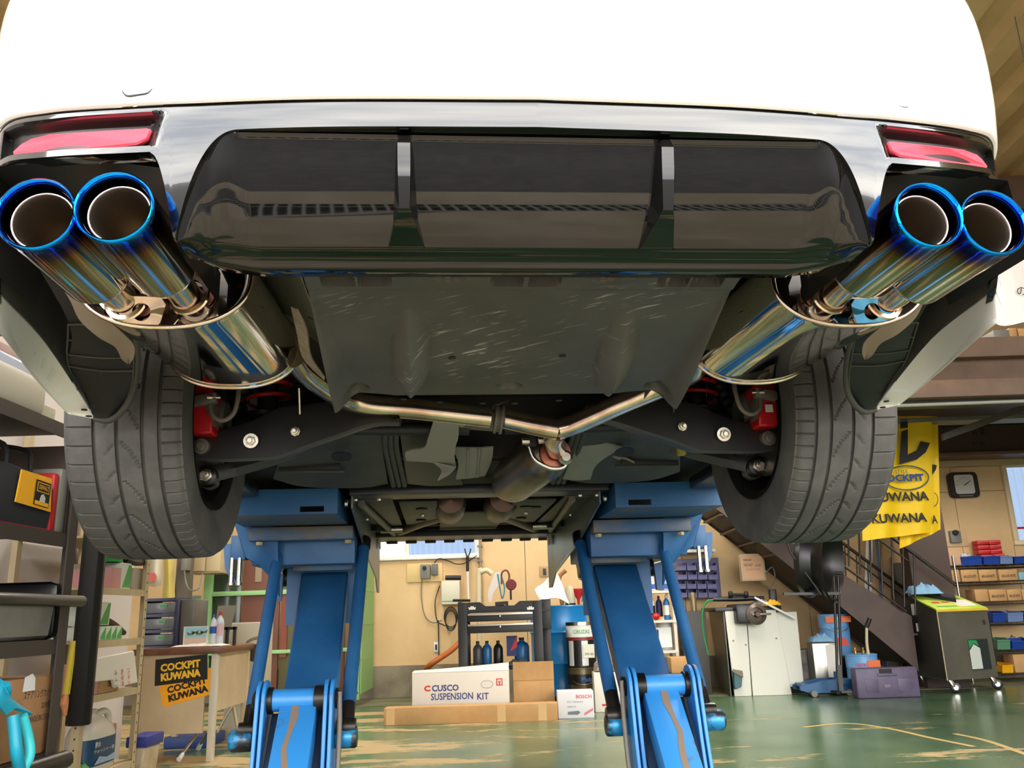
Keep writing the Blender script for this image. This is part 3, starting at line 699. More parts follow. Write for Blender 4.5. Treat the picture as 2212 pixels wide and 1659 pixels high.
lathe('collector_flange', [(.02, 0), (.043, 0), (.045, .004), (.045, .014), (.04, .018), (.02, .018)], q, (0, 1, 0), mm('heat_tint', (170, 110, 90), .3, 1), car, 32)
tube('hanger_rod', [q+V((-.075, -.01, .02)), q+V((-.06, -.012, -.02)), q+V((-.02, -.014, -.045)), q+V((.015, -.014, -.045)), q+V((.03, -.014, -.03))], .006, CHROME, car, n=20)
lathe('collector_bolt', [(0, .012), (.012, .012), (.016, .004), (.02, 0), (.02, -.006)], cb(1222, 988, 2.32), (0, -1, 0), ZINC, car, 20)
tube('hanger_rod', [cb(1452, 838, 2.02), cb(1456, 890, 2.12)], .003, ZINC, car); tube('hanger_rod', [cb(646, 838, 2.1), cb(648, 905, 2.14)], .0035, ZINC, car); 
# centre resonator and catalyst pipes
lathe('resonator', [(.0, 0), (.03, 0), (.05, .02), (.068, .05), (.071, .07), (.071, .34), (.067, .37), (.05, .42), (0, .42)], cb(1195, 972, 2.37), V((-.25, 1, -.10)), mm('aged_stainless', (150, 138, 122), .3, .9, col2=(110, 96, 84), ns=5), car, 40)
for x, y in ((1128, 953), (1163, 951)): lathe('rubber_hanger', [(0, .02), (.008, .02), (.01, .012), (.01, 0)], cb(x, y, 2.3), (1, 0, 0), ZINC, car, 8)
bx('hanger_block', cb(1136, 950, 2.31).x, cb(1160, 950, 2.31).x, 2.3, 2.33, cb(1148, 962, 2.31).z, cb(1148, 932, 2.31).z, BLK, car, .004)
# ---- wheels: tread with real grooves and sipes
TW, TR = .262, .345
def tyre_mesh(seg, fine=True):
    # lateral stations from inner shoulder (0) to outer shoulder (TW)
    gro = [.052, .088, .142, .190] if fine else []
    st = []
    x = 0.0
    def base_r(x):
        u = (x/TW-.5)*2; return TR-.004*u*u-.016*max(0, abs(u)-.82)/.18*max(0, abs(u)-.82)/.18*1.6
    xs_ = [i*TW/52 for i in range(53)]
    for g in gro: xs_ += [g-.0042, g-.0034, g+.0034, g+.0042]
    xs_ = sorted(set(round(q, 5) for q in xs_)); xs_ = [q for i, q in enumerate(xs_) if i == 0 or q-xs_[i-1] > .0006]
    def depth(x, k):
        for g in gro:
            if abs(x-g) < .0036: return .007
        if not fine: return 0
        if .004 < x < .046 and k % 10 == 0: return .0045
        if .196 < x < .250 and (k+4) % 14 == 0: return .0045
        if .0926 < x < .138:
            t = (x-.0926)/.045; kk = (k+34*t*(1-.35*t)) % 30
            if min(kk, 30-kk) < 2.1*(1.02-.7*t) and t < .9: return .004
        if .147 < x < .170:
            t = (x-.147)/.023; kk = (k-10*t) % 20
            if min(kk, 20-kk) < 1.3: return .003
        return 0
    inner = [(.205, .030), (.232, .014), (.25, .006), (.275, .0), (.302, .001), (.322, .004), (.333, .006)]  # (radius, x)
    ring = []
    prof0 = [(r, x) for r, x in inner]
    vs = []; fs = []; cnt = None
    for k in range(seg):
        q = 2*math.pi*k/seg; co, si = math.cos(q), math.sin(q); row = []
        for r, x in prof0: row.append((r-.0, x))
        for x in xs_:
            if x < .007 or x > TW-.007: continue
            row.append((base_r(x)-depth(x, k), x))
        for r, x in reversed(prof0): row.append((r, TW-x))
        cnt = len(row)
        for r, x in row: vs.append(V((x, r*co, r*si)))
    for k in range(seg):
        k2 = (k+1) % seg
        for i in range(cnt-1): fs.append((k*cnt+i, k*cnt+i+1, k2*cnt+i+1, k2*cnt+i))
    return vs, fs
def wheel(s, ain, b, c, fine=True, toe=0.0):
    """s=-1 left; ain = inner side a"""
    w_ = bpy.data.objects.new('wheel', None); COL.objects.link(w_); w_.parent = car; w_.empty_display_size = .1
    OB[w_.name] = V((0, 0, 0)); w_.location = V((ain, b, c))-CO; w_.rotation_euler = (0, math.radians(0), toe)
    if s < 0: w_.scale = (-1, 1, 1)
    return w_
def placed(name, vs, fs, mat, par, smooth=None):
    sv = G.base; fl_ = G.flip; G.base = V((0, 0, 0)); G.flip = False
    o = mk(name, vs, fs, mat, par, smooth); G.base = sv; G.flip = fl_; return o
vsF, fsF = tyre_mesh(720); vsC, fsC = tyre_mesh(96, False)
def ring_l(prof, seg=64): return lathe('', prof, (0, 0, 0), (1, 0, 0), None, seg=seg, only=True)
RIMM = mm('dark_rim', (30, 29, 28), .4, .4); DISC = mm('brake_disc', (110, 106, 98), .35, .9)
first = None
for (s, b, c, fine) in ((-1, 2.225, .50, True), (1, 2.225, .50, True), (-1, 5.05, .50, False), (1, 5.05, .50, False)):
    w_ = wheel(s, s*.694, b, c, fine, 0)
    if first is None or not fine:
        if first is not None: pass
        t1 = placed('tyre', *( (vsF, fsF) if fine else (vsC, fsC)), RUB, w_, 32)
        v, f = ring_l([(.205, .03), (.222, .012), (.226, .010), (.224, .02), (.214, .04), (.208, .08), (.206, .2), (.205, .235), (.19, .245), (.06, .215), (.0, .21)])
        t2 = placed('rim', v, f, RIMM, w_, 35)
        if fine: first = [t1, t2]
    else:
        for t in first:
            q = t.copy(); COL.objects.link(q); q.parent = w_
for s in (0, 1):
    G.flip = bool(s)
    lathe('brake_disc', [(.03, -.012), (.165, -.012), (.165, .012), (.03, .012)], (-.76, 2.225, .50), (1, 0, 0), DISC, car, 48)
    lathe('hub', [(0, -.03), (.07, -.02), (.075, .03), (.05, .06), (0, .06)], (-.74, 2.225, .50), (1, 0, 0), CAST, car, 24)
    # knuckle casting: web from the hub down to the two bushings
    K = [cb(x, y, 2.31) for x, y in ((424, 985), (474, 1000), (482, 1042), (460, 1056), (435, 1045), (424, 930))]
    prism('knuckle', [V((p.x-.02, p.y, p.z)) for p in K], (0, .06, 0), CAST, car, .006)
    bar('knuckle', V((-.735, 2.33, .5)), V((-.74, 2.34, .37)), (.022, 0, 0), (0, .035, 0), CAST, car, .008)
    # caliper
    C0 = cb(432, 880, 2.1)
    P = [cb(x, y, 2.08) for x, y in ((412, 832), (452, 832), (455, 850), (444, 868), (442, 884), (456, 905), (458, 935), (412, 938))]
    cal = prism('brake_caliper', P, (0, .12, 0), RED, car, .004); tag(cal, 'red painted brake caliper')
    bar('carrier', cb(440, 890, 2.12), cb(468, 900, 2.12), (0, .03, 0), (0, 0, .03), CAST, cal, .004)
    bar('caliper_lug', cb(418, 868, 2.05), cb(470, 860, 2.05), (0, .012, 0), (0, 0, .012), CAST, cal, .003)
    lathe('bleed_nipple', [(0, .03), (.004, .03), (.004, .015), (.007, .012), (.007, 0)], cb(448, 858, 2.04), (1, .1, 0), ZINC, cal, 10)
    if s: quadp('sticker', cb(424, 905, 2.075)+V((0, -.002, 0)), XR, ZU, .02, .02, WPL, cal); 
    tube('brake_hose', [cb(452, 870, 2.06), cb(460, 898, 2.05), cb(482, 908, 2.05), cb(505, 892, 2.05), cb(515, 850, 2.06), cb(512, 810, 2.1)], .0058, mm('hose_grey', (110, 102, 92), .6), car, n=24)
    # strut and red spring
    sx = cb(575, 880, 2.3); a_ = sx.x; zc = sx.z
    shock = lathe('shock_absorber', [(0, -.10), (.026, -.10), (.028, -.02), (.028, .12), (.034, .125), (.034, .2), (0, .2)], (a_, 2.32, zc), (.0, .0, 1), BLK2, car, 24)
    for k in range(3): text('HKS'[:0] or '|||', V((a_-.015, 2.32-.029, zc+.13)), XR, ZU, .012, WPL, shock)if False else None
    pts = []
    for i in range(90): q = i/24*2*math.pi; pts.append(V((a_+.058*math.cos(q), 2.32+.058*math.sin(q), zc+.002+.034*i/24)))
    tag(tube('coil_spring', pts, .0062, RED, car, 8), 'red coil spring')
    lathe('spring_seat', [(.03, 0), (.066, .0), (.07, .01), (.066, .012), (.03, .012)], (a_, 2.32, zc-.028), (0, 0, 1), BLK2, car, 32)
    lathe('bump_bellows', [(.02+.008*(i % 2), .012*i) for i in range(9)], cb(500, 905, 2.3), (.3, 0, .9), BLK, car, 20)
    tube('drive_shaft', [V((-.72, 2.3, .50)), V((-.3, 2.34, .50)), V((-.05, 2.35, .50))], .017, BLK, car, 14)
    lathe('shaft_boot', [(.02, 0), (.028, .01), (.026, .018), (.036, .028), (.032, .036), (.043, .048), (.045, .07), (.03, .08)], (-.60, 2.31, .50), (-1, 0, 0), BLK, car, 24)
    # main lower arm: pressed channel widening round the spring seat
    top = [(422, 940), (470, 935), (540, 912), (600, 885), (660, 878), (730, 868), (800, 868), (850, 895)]
    bot = [(422, 988), (470, 992), (540, 990), (600, 985), (660, 962), (730, 938), (800, 915), (862, 912)]
    rows = []
    T_ = [cb(x, y, 2.14+.0002*(x-420)*0) for x, y in top]; B_ = [cb(x, y, 2.10) for x, y in bot]
    far = [p+V((0, .09, .01)) for p in T_]; farb = [p+V((0, .10, .012)) for p in B_]
    rows = [far, [p+V((0, .006, .006)) for p in T_], T_, [p.lerp(q, .5)+V((0, -.004, 0)) for p, q in zip(T_, B_)], B_, [p+V((0, .006, -.006)) for p in B_], farb]
    arm = grid('lower_arm', rows, mm('arm_grey', (50, 50, 50), .45), car, .003, nu=28, smooth=40)
    tag(arm)
    mid = cb(543, 953, 2.105)
    lathe('arm_bolt', [(0, .020), (.006, .020), (.0065, .014), (.0115, .013), (.0125, .004), (.018, .003), (.018, 0)], mid+V((0, -.003, 0)), (0, -1, -.1), ZINC, arm, 6)
    lathe('arm_washer', [(0, .006), (.018, .005), (.019, 0)], mid+V((0, -.003, 0)), (0, -1, -.1), ZINC, arm, 24)
    m2 = cb(638, 932, 2.105); lathe('arm_bolt', [(0, .022), (.0045, .022), (.005, .012), (.009, .011), (.009, .003), (.012, .002), (.012, 0)], m2, (0, -1, -.1), ZINC, arm, 8)
    lathe('arm_hole', [(0, .001), (.003, .001), (.003, 0)], cb(640, 944, 2.098), (0, -1, 0), BLK, arm, 10)
    m3 = cb(434, 964, 2.10); lathe('bushing', [(0, .012), (.008, .012), (.012, .009), (.012, .002), (.019, .001), (.02, -.04), (0, -.04)], m3, (0, -1, 0), CAST, arm, 20)
    # toe link behind
    P0 = cb(447, 1028, 2.27); P1 = cb(560, 1000, 2.36); P2 = cb(640, 975, 2.42)
    tl = grid('toe_link', [[P0+V((0, 0, .022)), P1+V((0, 0, .02)), P2+V((0, 0, .02))], [P0+V((0, -.012, 0)), P1+V((0, -.012, 0)), P2+V((0, -.012, 0))], [P0+V((0, 0, -.022)), P1+V((0, 0, -.02)), P2+V((0, 0, -.02))]], mm('arm_grey', (50, 50, 50), .45), car, .02, nu=14)
    if s: bx('paint_mark', cb(612-.0, 985, 2.36).x-.004, cb(625, 985, 2.36).x, 2.345, 2.37, cb(618, 997, 2.36).z, cb(618, 981, 2.36).z, mm('paint_mark_yellow', (170, 165, 60), .6), tl)
    lathe('bushing', [(0, .0), (.020, .0), (.027, -.004), (.027, -.045), (0, -.045)], P0+V((0, -.018, 0)), (0, -1, 0), BLK2, tl, 24)
    lathe('link_bolt', [(0, .02), (.0075, .02), (.008, .012), (.0125, .011), (.0135, .001), (.0175, .0), (.0175, -.002)], P0+V((0, -.018, 0)), (0, -1, 0), ZINC, tl, 6)
    # aluminium embossed heat shield arching beside and over the muffler
    rows = []
    for b in (1.22, 1.4, 1.6, 1.8, 1.92):
        rows.append([V((-.345, b, .512-.05*(b-1.2))), V((-.365, b, .56)), V((-.40, b, .61)), V((-.46, b, .645)), V((-.58, b, .652)), V((-.70, b, .645))])
    HS = mm('embossed_shield', (124, 119, 104), .55, .35)
    if 'emb' not in mats:
        mats['emb'] = HS; t = HS.node_tree; vo = N(t, 'ShaderNodeTexVoronoi', inp={'Scale': 130}); tcn = N(t, 'ShaderNodeTexCoord'); bp = N(t, 'ShaderNodeBump', inp={'Strength': .9, 'Distance': .002})
        t.links.new(tcn.outputs['Object'], vo.inputs['Vector']); t.links.new(vo.outputs['Distance'], bp.inputs['Height']); t.links.new(bp.outputs[0], t.nodes['Principled BSDF'].inputs['Normal'])
    hs = grid('heat_shield', rows, HS, car, .002, nu=18, nv=10)
    for b, a_ in ((1.5, .362), (1.62, .38)): lathe('clip_hole', [(0, 0), (.006, 0), (.0062, .0012), (0, .0014)], (-a_-.006, b, .572), (-.4, 0, -1), BLK, hs, 10)
    if not s: grid('torn_liner', [[cb(640, 668, 1.36), cb(662, 715, 1.42), cb(672, 770, 1.54), cb(702, 815, 1.66)], [cb(628, 662, 1.40), cb(640, 715, 1.46), cb(655, 775, 1.58), cb(700, 822, 1.68)]], mm('fibre_board', (138, 126, 108), .9, col2=(120, 108, 92), ns=60), car, .003, nu=16)
    # ---- rear underfloor covers
    C = .0
    P = [(562, 912, 2.2), (640, 905, 2.2), (760, 885, 2.25), (838, 885, 2.3)]; Q = [(590, 1035, 2.75), (660, 1052, 2.8), (780, 1054, 2.85), (838, 1045, 2.85)]; Mi = [(600, 985, 2.5), (660, 975, 2.5), (770, 965, 2.5), (826, 960, 2.5)]
    cov = grid('floor_cover', [[cb(*p) for p in P], [cb(*p) for p in Mi], [cb(*p) for p in Q]], DKP, car, .006, nv=12, nu=12, smooth=40)
    q = cb(738, 980, 2.47); lathe('cover_dimple', [(0, 0), (.026, 0), (.03, .002), (.03, .004), (.0, .002)], q+V((0, 0, -.006)), (0, -.3, -1), BLK, cov, 20)
    bar('cover_slot', cb(602, 1006, 2.62), cb(735, 1006, 2.62), (0, .004, 0), (0, 0, .012), BLK, cov, .003)
    bar('cover_rim', cb(600, 1018, 2.64), cb(745, 1018, 2.66), (0, .004, 0), (0, 0, .005), DKP, cov, .002)
    for x in (838, 850, 862): tube('floor_rib', [cb(x, 905, 2.3), cb(x-6, 960, 2.5), cb(x+12, 1048, 2.86)], .009, DKP, car, 8, n=12)
    # sill underside strips running forwards
    bar('sill_cover', V((-.80, 2.64, .42)), V((-.80, 2.9, .415)), (.07, 0, 0), (0, 0, .02), BLK2, car, .008)
    G.flip = False
# centre tunnel: dark tub, pale heat shields, right resonator
grid('tunnel_shield', [[cb(860, 905, 2.3), cb(930, 895, 2.3), cb(980, 890, 2.3)], [cb(868, 965, 2.5), cb(925, 980, 2.55), cb(975, 960, 2.5)], [cb(880, 1045, 2.85), cb(930, 1050, 2.85), cb(1000, 1048, 2.85)]], BLK2, car, .004, nu=10, nv=10)
sh = [[(938, 905), (962, 903), (992, 905)], [(925, 945), (955, 940), (990, 945)], [(915, 968), (950, 965), (985, 962)], [(877, 976), (935, 985), (982, 985)], [(878, 996), (935, 1000), (985, 1010)]]
grid('pale_heat_shield', [[cb(x, y, 2.22+.003*(y-905)) for x, y in r] for r in sh], PALE, car, .004, nu=10, nv=16, smooth=60)
grid('pale_heat_shield', [[cb(938, 998, 2.5), cb(955, 1015, 2.56), cb(946, 1036, 2.6)], [cb(985, 1008, 2.5), cb(970, 1025, 2.56), cb(948, 1037, 2.6)]], PALE, car, .004, nv=8, nu=8)
grid('pale_heat_shield', [[cb(975, 967, 2.5), cb(1030, 968, 2.5), cb(1066, 966, 2.5)], [cb(990, 1000, 2.6), cb(1030, 1000, 2.6), cb(1062, 995, 2.6)], [cb(985, 1036, 2.75), cb(1020, 1033, 2.75), cb(1048, 1028, 2.75)]], PALE, car, .004, nu=10, nv=10)
for x in (1012, 1036): tube('shield_rib', [cb(x, 970, 2.49), cb(x-4, 1030, 2.72)], .004, PALE, car, 6)
bar('rear_crossmember', cb(985, 905, 2.3), cb(1075, 912, 2.3), (0, .05, 0), (0, 0, .018), CAST, car, .008)
lathe('bolt', [(0, .01), (.008, .01), (.01, 0), (.016, 0), (.016, -.003)], cb(998, 913, 2.24), (0, -.5, -1), ZINC, car, 12)
grid('pale_heat_shield', [[cb(1250, 950, 2.5), cb(1300, 955, 2.5), cb(1345, 965, 2.5)], [cb(1230, 1000, 2.65), cb(1260, 1005, 2.65), cb(1290, 1003, 2.65)], [cb(1215, 1035, 2.8), cb(1245, 1038, 2.8), cb(1275, 1036, 2.8)]], PALE, car, .004, nu=10, nv=10)
grid('pale_heat_shield', [[cb(1322, 985, 2.6), cb(1350, 990, 2.6), cb(1370, 1000, 2.6)], [cb(1285, 1025, 2.8), cb(1320, 1020, 2.8), cb(1360, 1012, 2.8)]], PALE, car, .004, nu=8, nv=8)
for dx in (0, 9, 20): tube('fuel_line', [cb(1390+dx, 1008, 2.7), cb(1340+dx, 1030, 2.9), cb(1290+dx, 1052, 3.1)], .006, BLK, car, 6, n=8)
# front underfloor: flat trays, ribs, transmission hump, down pipes
FT = mm('front_tray', (62, 59, 50), .5, .2, col2=(48, 46, 42), ns=4)
def under(x0, x1, b0, b1, c, mat, name='front_tray', t=.012, **k): return bx(name, x0, x1, b0, b1, c, c+t, mat, car, .004)
under(-.44, .46, 2.95, 3.1, .405, BLK2, 'cross_brace', .03); under(-.46, -.30, 3.1, 4.3, .40, FT); under(.32, .46, 3.1, 4.3, .40, FT)
under(-.28, -.14, 3.15, 3.9, .395, FT); under(.14, .30, 3.15, 3.9, .395, FT)
under(-.13, .15, 3.6, 4.5, .405, mm('gearbox_tray', (84, 82, 66), .5, .3)); under(-.5, .52, 4.3, 4.8, .395, BLK2, 'engine_cover', .03)
for a_ in (-.37, .39): tube('tray_rail', [(a_-.04, 3.1, .392), (a_+.02, 4.2, .385)], .014, mm('rail_grey', (96, 92, 80), .5, .4), car, 8)
for a_ in (-.09, .11):
    lathe('catalyst', [(0, 0), (.05, .01), (.062, .05), (.062, .3), (.04, .36), (0, .36)], (a_, 3.25, .42), (0, 1, 0), mm('hot_metal', (84, 66, 56), .4, .8), car, 24)
for sx in (-1, 1): tube('down_pipe', [(sx*.09+.01, 3.6, .42), (sx*.2, 3.85, .415), (sx*.32, 4.1, .40)], .035, mm('hot_metal', (84, 66, 56), .4, .8), car, 16, n=12)
for sx in (-1, 1):
    tube('stabiliser_link', [(sx*.30, 4.0, .385), (sx*.40, 4.0, .385)], .016, ZINC, car, 12); lathe('jack_pad', [(.02, 0), (.045, 0), (.045, .02), (.02, .02)], (sx*.41, 3.98, .375), (0, 0, 1), BLK, car, 20)
bar('front_brace', (-.5, 4.25, .385), (.52, 4.25, .385), (0, .02, 0), (0, 0, .012), BLK, car, .004)
for i in range(9): bx('lip_tooth', -.42+i*.105, -.36+i*.105, 4.78, 4.83, .385, .40, BLK, car, .004)
for a_, b in ((-.42, 2.98), (-.34, 2.98), (.36, 2.98), (.42, 2.98), (-.2, 3.5), (.22, 3.5), (-.43, 3.6), (.42, 3.6), (.0, 4.3), (-.3, 4.4), (.3, 4.4)):
    lathe('bolt', [(0, .006), (.007, .006), (.009, 0)], (a_, b, .392), (0, 0, -1), ZINC, car, 8)
for a_, b in ((-.2, 3.3), (-.21, 3.7), (.2, 3.3), (.24, 3.32), (.22, 3.7)): lathe('drain_hole', [(0, .0), (.022, 0), (.024, .003), (0, .003)], (a_, b, .393), (0, 0, -1), BLK, car, 14)
# ================================================================== LIFT (one column left, one right)
PALEB = mm('guard_steel', (118, 132, 134), .35, .5, col2=(96, 106, 110), ns=3)
HYD = BLUE
def lift(s, label):
    G.flip = (s > 0)
    base = V((0, 3.0, -H))
    t = begin('scissor_lift', label, 'car lift', base, car=True); G.flip = (s > 0)
    sh_ = 0.02 if s > 0 else 0
    # platform: tray with a front lip that has a slot
    zt = .425
    bx('platform', -.86, -.487, 2.95, 4.6, zt-.03, zt, BLUED, t, .004)
    x0, x1, z0, z1 = -.86, -.487, zt-.085, zt; sx0, sx1, sz0, sz1 = -.60, -.52, z0+.006, z0+.026
    parts = [boxv(x0, sx0, 2.93, 2.945, z0, z1), boxv(sx1, x1, 2.93, 2.945, z0, z1), boxv(sx0, sx1, 2.93, 2.945, sz1, z1), boxv(sx0, sx1, 2.93, 2.945, z0, sz0)]
    v, f = join(parts); mk('front_flange', v, f, BLUE, t)
    # inner side cheek sloping down from the flange corner
    prism('side_cheek', [(-.487, 2.93, zt), (-.487, 2.93, z0), (-.487, 3.3, z0-.0), (-.487, 4.6, z0), (-.487, 4.6, zt)], (.012, 0, 0), BLUE, t)
    bx('under_plate', -.86, -.487, 2.95, 3.4, z0+.0, z0+.01, BLUED, t)
    bx('cross_beam', -.84, -.455, 3.28, 3.36, .285, .335, BLUED, t, .004)
    bx('bearing_block', -.84, -.455, 3.36, 3.9, .20, .33, BLUE, t, .004)
    for x in (-.80, -.475): lathe('bolt', [(0, .012), (.013, .012), (.013, 0)], (x, 3.29, .282), (0, 0, -1), mm('brass_nut', (170, 160, 120), .5), t, 6)
    bx('bracket_plate', -.70, -.47, 3.45, 3.47, .18, .245, BLUED, t, .003); 
    bx('recess_plate', -.75, -.46, 3.62, 3.64, -.02, .2, BLUE, t)
    # outer gusset
    Gp = [cb(505, 1128, 3.3), cb(600, 1122, 3.3), cb(603, 1290, 3.35), cb(585, 1250, 3.35), cb(560, 1222, 3.33), cb(530, 1205, 3.32)]
    prism('gusset', Gp, (0, .02, 0), BLUE, t, .003)
    # upper arm, cross shaft
    ta, tb = cb(652, 1236, 3.62), cb(752, 1234, 3.62); ba, bb = cb(612, 1500, 2.98), cb(728, 1496, 2.98)
    P = [ba, bb, tb, ta]; nrm = (bb-ba).cross(ta-ba).normalized()
    prism('upper_arm', P, -nrm*.07, BLUE, t, .006)
    tube('cross_shaft', [V((-.77, 3.66, .165)), V((-.45, 3.66, .165))], .035, GREASE, t, 20)
    prism('shaft_hanger', [cb(590, 1235, 3.6), cb(612, 1240, 3.6), cb(606, 1298, 3.6), cb(590, 1300, 3.6)], (0, .03, 0), BLUE, t)
    # two ram tubes
    def rod(tp, bp, r):
        tube('ram_tube', [tp, tp.lerp(bp, .9)], r, BLUE, t, 20); tube('ram_rod', [tp.lerp(bp, .9), bp], r*.98, GREASE, t, 20)
        lathe('ram_eye', [(0, -.03), (r*1.1, -.03), (r*1.2, 0), (r*1.1, .03), (0, .03)], bp, (1, 0, 0), GREASE, t, 20)
        lathe('ram_collar', [(r*1.02, 0), (r*1.15, .005), (r*1.15, .05), (r*1.02, .055)], tp, bp-tp, GREASE, t, 20)
    pl = cb(522, 1600, 2.95); pr = cb(748, 1592, 2.95)
    if s > 0: pl = V((pl.x+.0, pl.y, pl.z)); 
    rod(cb(606, 1165, 3.42), pl+V((.02, 0, .03)), .0215); rod(cb(787, 1165, 3.5), pr+V((-.0, 0, .03)), .0235)
    for q in (pl, pr):
        lathe('pivot_pin', [(0, -.038), (.026, -.038), (.030, -.034), (.034, -.028), (.034, .028), (.030, .034), (0, .038)], q, (1, 0, 0), mm('pin_blue', (40, 130, 180), .35, .3, col2=(40, 40, 38), ns=14, nth=(.45, .55)), t, 28)
    # knuckle: two cheek plates, head tube, collars
    xa, xb = cb(566, 1560, 2.92).x, cb(712, 1560, 2.92).x
    zc = cb(640, 1512, 2.92).z; yk = 2.93
    for x, nn in ((xa, 'cheek_plate'), (xb, 'cheek_plate')):
        for dx in (-.009, .009):
            Pp = []
            for i in range(9): q = math.radians(180-180*i/8); Pp.append(V((x+dx-.006, yk+.062*math.cos(q), zc+.062*math.sin(q))))
            Pp += [V((x+dx-.006, yk+.085, zc-.16)), V((x+dx-.006, yk+.02, zc-.34)), V((x+dx-.006, yk-.15, zc-.36)), V((x+dx-.006, yk-.095, zc-.16))]
            prism(nn, Pp, (.012, 0, 0), BLUE_LIT, t, .002)
    tube('head_tube', [V((xa, yk, zc)), V((xb, yk, zc))], .034, BLUE_LIT, t, 28)
    for x, wdt in ((xa+.012, .02), (xb-.05, .045)): lathe('collar', [(.034, 0), (.041, .002), (.041, wdt-.002), (.034, wdt)], (x, yk, zc), (1, 0, 0), GREASE, t, 28)
    lathe('shaft_end', [(0, 0), (.03, 0), (.033, .008), (.02, .016), (0, .016)], (xb+.017, yk, zc), (1, 0, 0), GREASE, t, 20)
    lathe('shaft_end', [(0, 0), (.03, 0), (.033, .008), (.02, .016), (0, .016)], (xa-.017, yk, zc), (-1, 0, 0), GREASE, t, 20)
    # lower arm down to the floor frame with a greasy wear strip
    xm0, xm1 = cb(598, 1540, 2.86).x, cb(680, 1540, 2.86).x
    top_, bot_ = V(((xm0+xm1)/2, yk+.0, zc-.035)), V(((xm0+xm1)/2+.01, 2.30, -H+.05))
    d = (bot_-top_).normalized(); hv = V((1, 0, 0)).cross(d).normalized()
    la = bar('lower_arm', top_, bot_, V(((xm1-xm0)/2, 0, 0)), hv*.035, BLUE_LIT, t, .005)
    nm = hv if hv.y < 0 else -hv
    g = [top_+nm*.036+V((-.012+.006*math.sin(i*1.7)-.004*i/12, 0, 0))+d*(bot_-top_).length*i/14 for i in range(15)]
    mk('grease_strip', [p+V((-.009-.003*math.sin(i*2.3), 0, 0)) for i, p in enumerate(g)]+[p+V((.010+.004*math.sin(i*1.3+1), 0, 0)) for i, p in enumerate(g)], [(i, i+1, i+16, i+15) for i in range(14)], mm('dry_grease', (122, 104, 88), .6), la)
    bar('side_bar', V((xb-.06, yk, zc-.03)), V((xb-.05, 2.40, -H+.1)), V((.013, 0, 0)), hv*.02, BLUE_LIT, t, .003)
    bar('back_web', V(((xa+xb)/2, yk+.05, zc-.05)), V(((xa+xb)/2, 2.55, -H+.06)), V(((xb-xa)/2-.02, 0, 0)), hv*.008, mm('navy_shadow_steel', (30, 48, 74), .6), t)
    tube('hydraulic_hose', [V((xb+.03, yk-.02, zc+.02)), V((xb+.034, yk-.04, zc-.1)), V((xb+.03, yk-.1, zc-.3)), V((xb+.02, 2.6, -H+.2))], .008, mm('hose_grey', (110, 102, 92), .6), t, 8, n=16)
    bx('base_frame', -.86, -.38, 1.95, 2.55, -H, -H+.07, BLUE, t, .005)
    # safety hook bracket with two chromed pins
    Hk = [cb(482, 1175, 3.35), cb(500, 1175, 3.35), cb(500, 1230, 3.35), cb(512, 1262, 3.35), cb(503, 1262, 3.35), cb(486, 1228, 3.35)]
    prism('hook_plate', Hk, (0, .015, 0), BLUE, t); bx('hook_block', Hk[1].x, Hk[1].x+.055, 3.34, 3.40, Hk[1].z-.06, Hk[1].z+.03, BLUE, t, .003)
    for x in (501, 518): p = cb(x, 1205, 3.34); tube('lock_pin', [p, p+V((0, 0, -.09))], .0078, CHROME, t, 12); lathe('pin_head', [(0, 0), (.011, 0), (.011, .01), (0, .01)], p+V((0, 0, -.09)), (0, 0, -1), ZINC, t, 12)
    # flared guard plate on the inner side
    Gp = [(-.437, 3.0, .43), (-.437, 3.0, .365), (-.437, 3.55, .262), (-.445, 4.3, .185), (-.45, 4.5, .12), (-.45, 4.62, .12), (-.45, 4.62, .42)]
    prism('guard_plate', Gp, (.006, 0, 0), PALEB, t); lathe('bolt', [(0, .01), (.012, .01), (.012, 0)], (-.45, 3.02, .385), (-1, 0, 0), ZINC, t, 8)
    quadp('warning_label', V((-.431, 4.35, .33)), V((0, 1, 0)), ZU, .12, .05, mm('faded_label', (190, 178, 170), .6), t)
    G.flip = False
    return t
lift(-1, 'left blue lift column, the one beside the desk with yellow stickers')
lift(1, 'right blue lift column, in front of the white machine')
# ================================================================== BACKGROUND THINGS
def R2(x0, y0, x1, y1, d):           # rectangle in a vertical plane at distance d -> X0, X1, Z0(bottom), Z1(top)
    m = (x0+x1)/2; n = (y0+y1)/2
    return Y(x0, n, d).x, Y(x1, n, d).x, Y(m, y1, d).z, Y(m, y0, d).z
def setb(x, y, z): G.base = V((x, y, z)); G.car = False; G.flip = False
def T(name, label, cat, x, y, z, group=None): return begin(name, label, cat, (x, y, z), group)
# ---- cartons on the floor in the middle
d = 7.55; X0, X1, Z0, Z1 = R2(829, 1531, 1205, 1562, d); Z0 = 0
b = bx('long_carton', X0, X1, d, d+.16, 0, .135, CARD, None, .004); tag(b, 'long flat brown carton lying on the green floor', 'carton'); G.base = b.location.copy()
for x in (X0+.02, X1-.16, X1-.5): quadp('packing_tape', (x, d, .003), XR, ZU, .07, .13, mm('tape', (206, 166, 112), .4), b)
d = 7.8; X0, X1, Z0, Z1 = R2(890, 1446, 1100, 1530, d)
b = T('suspension_kit_carton', 'white carton printed in blue with bulging lid behind the long carton', 'carton', (X0+X1)/2, d, 0)
bx('carton_body', X0, X1, d, d+.28, 0, Z1-.02, CARDW, b, .006)
rows = [[V((X0+(X1-X0)*i/10, yy, Z1-.02+h*(.006+.035*(i/10)**1.3))) for i in range(11)] for yy, h in ((d+.002, 0), (d+.05, 1), (d+.2, 1.3), (d+.28, .4))]
grid('lid', rows, CARDW, b, .003)
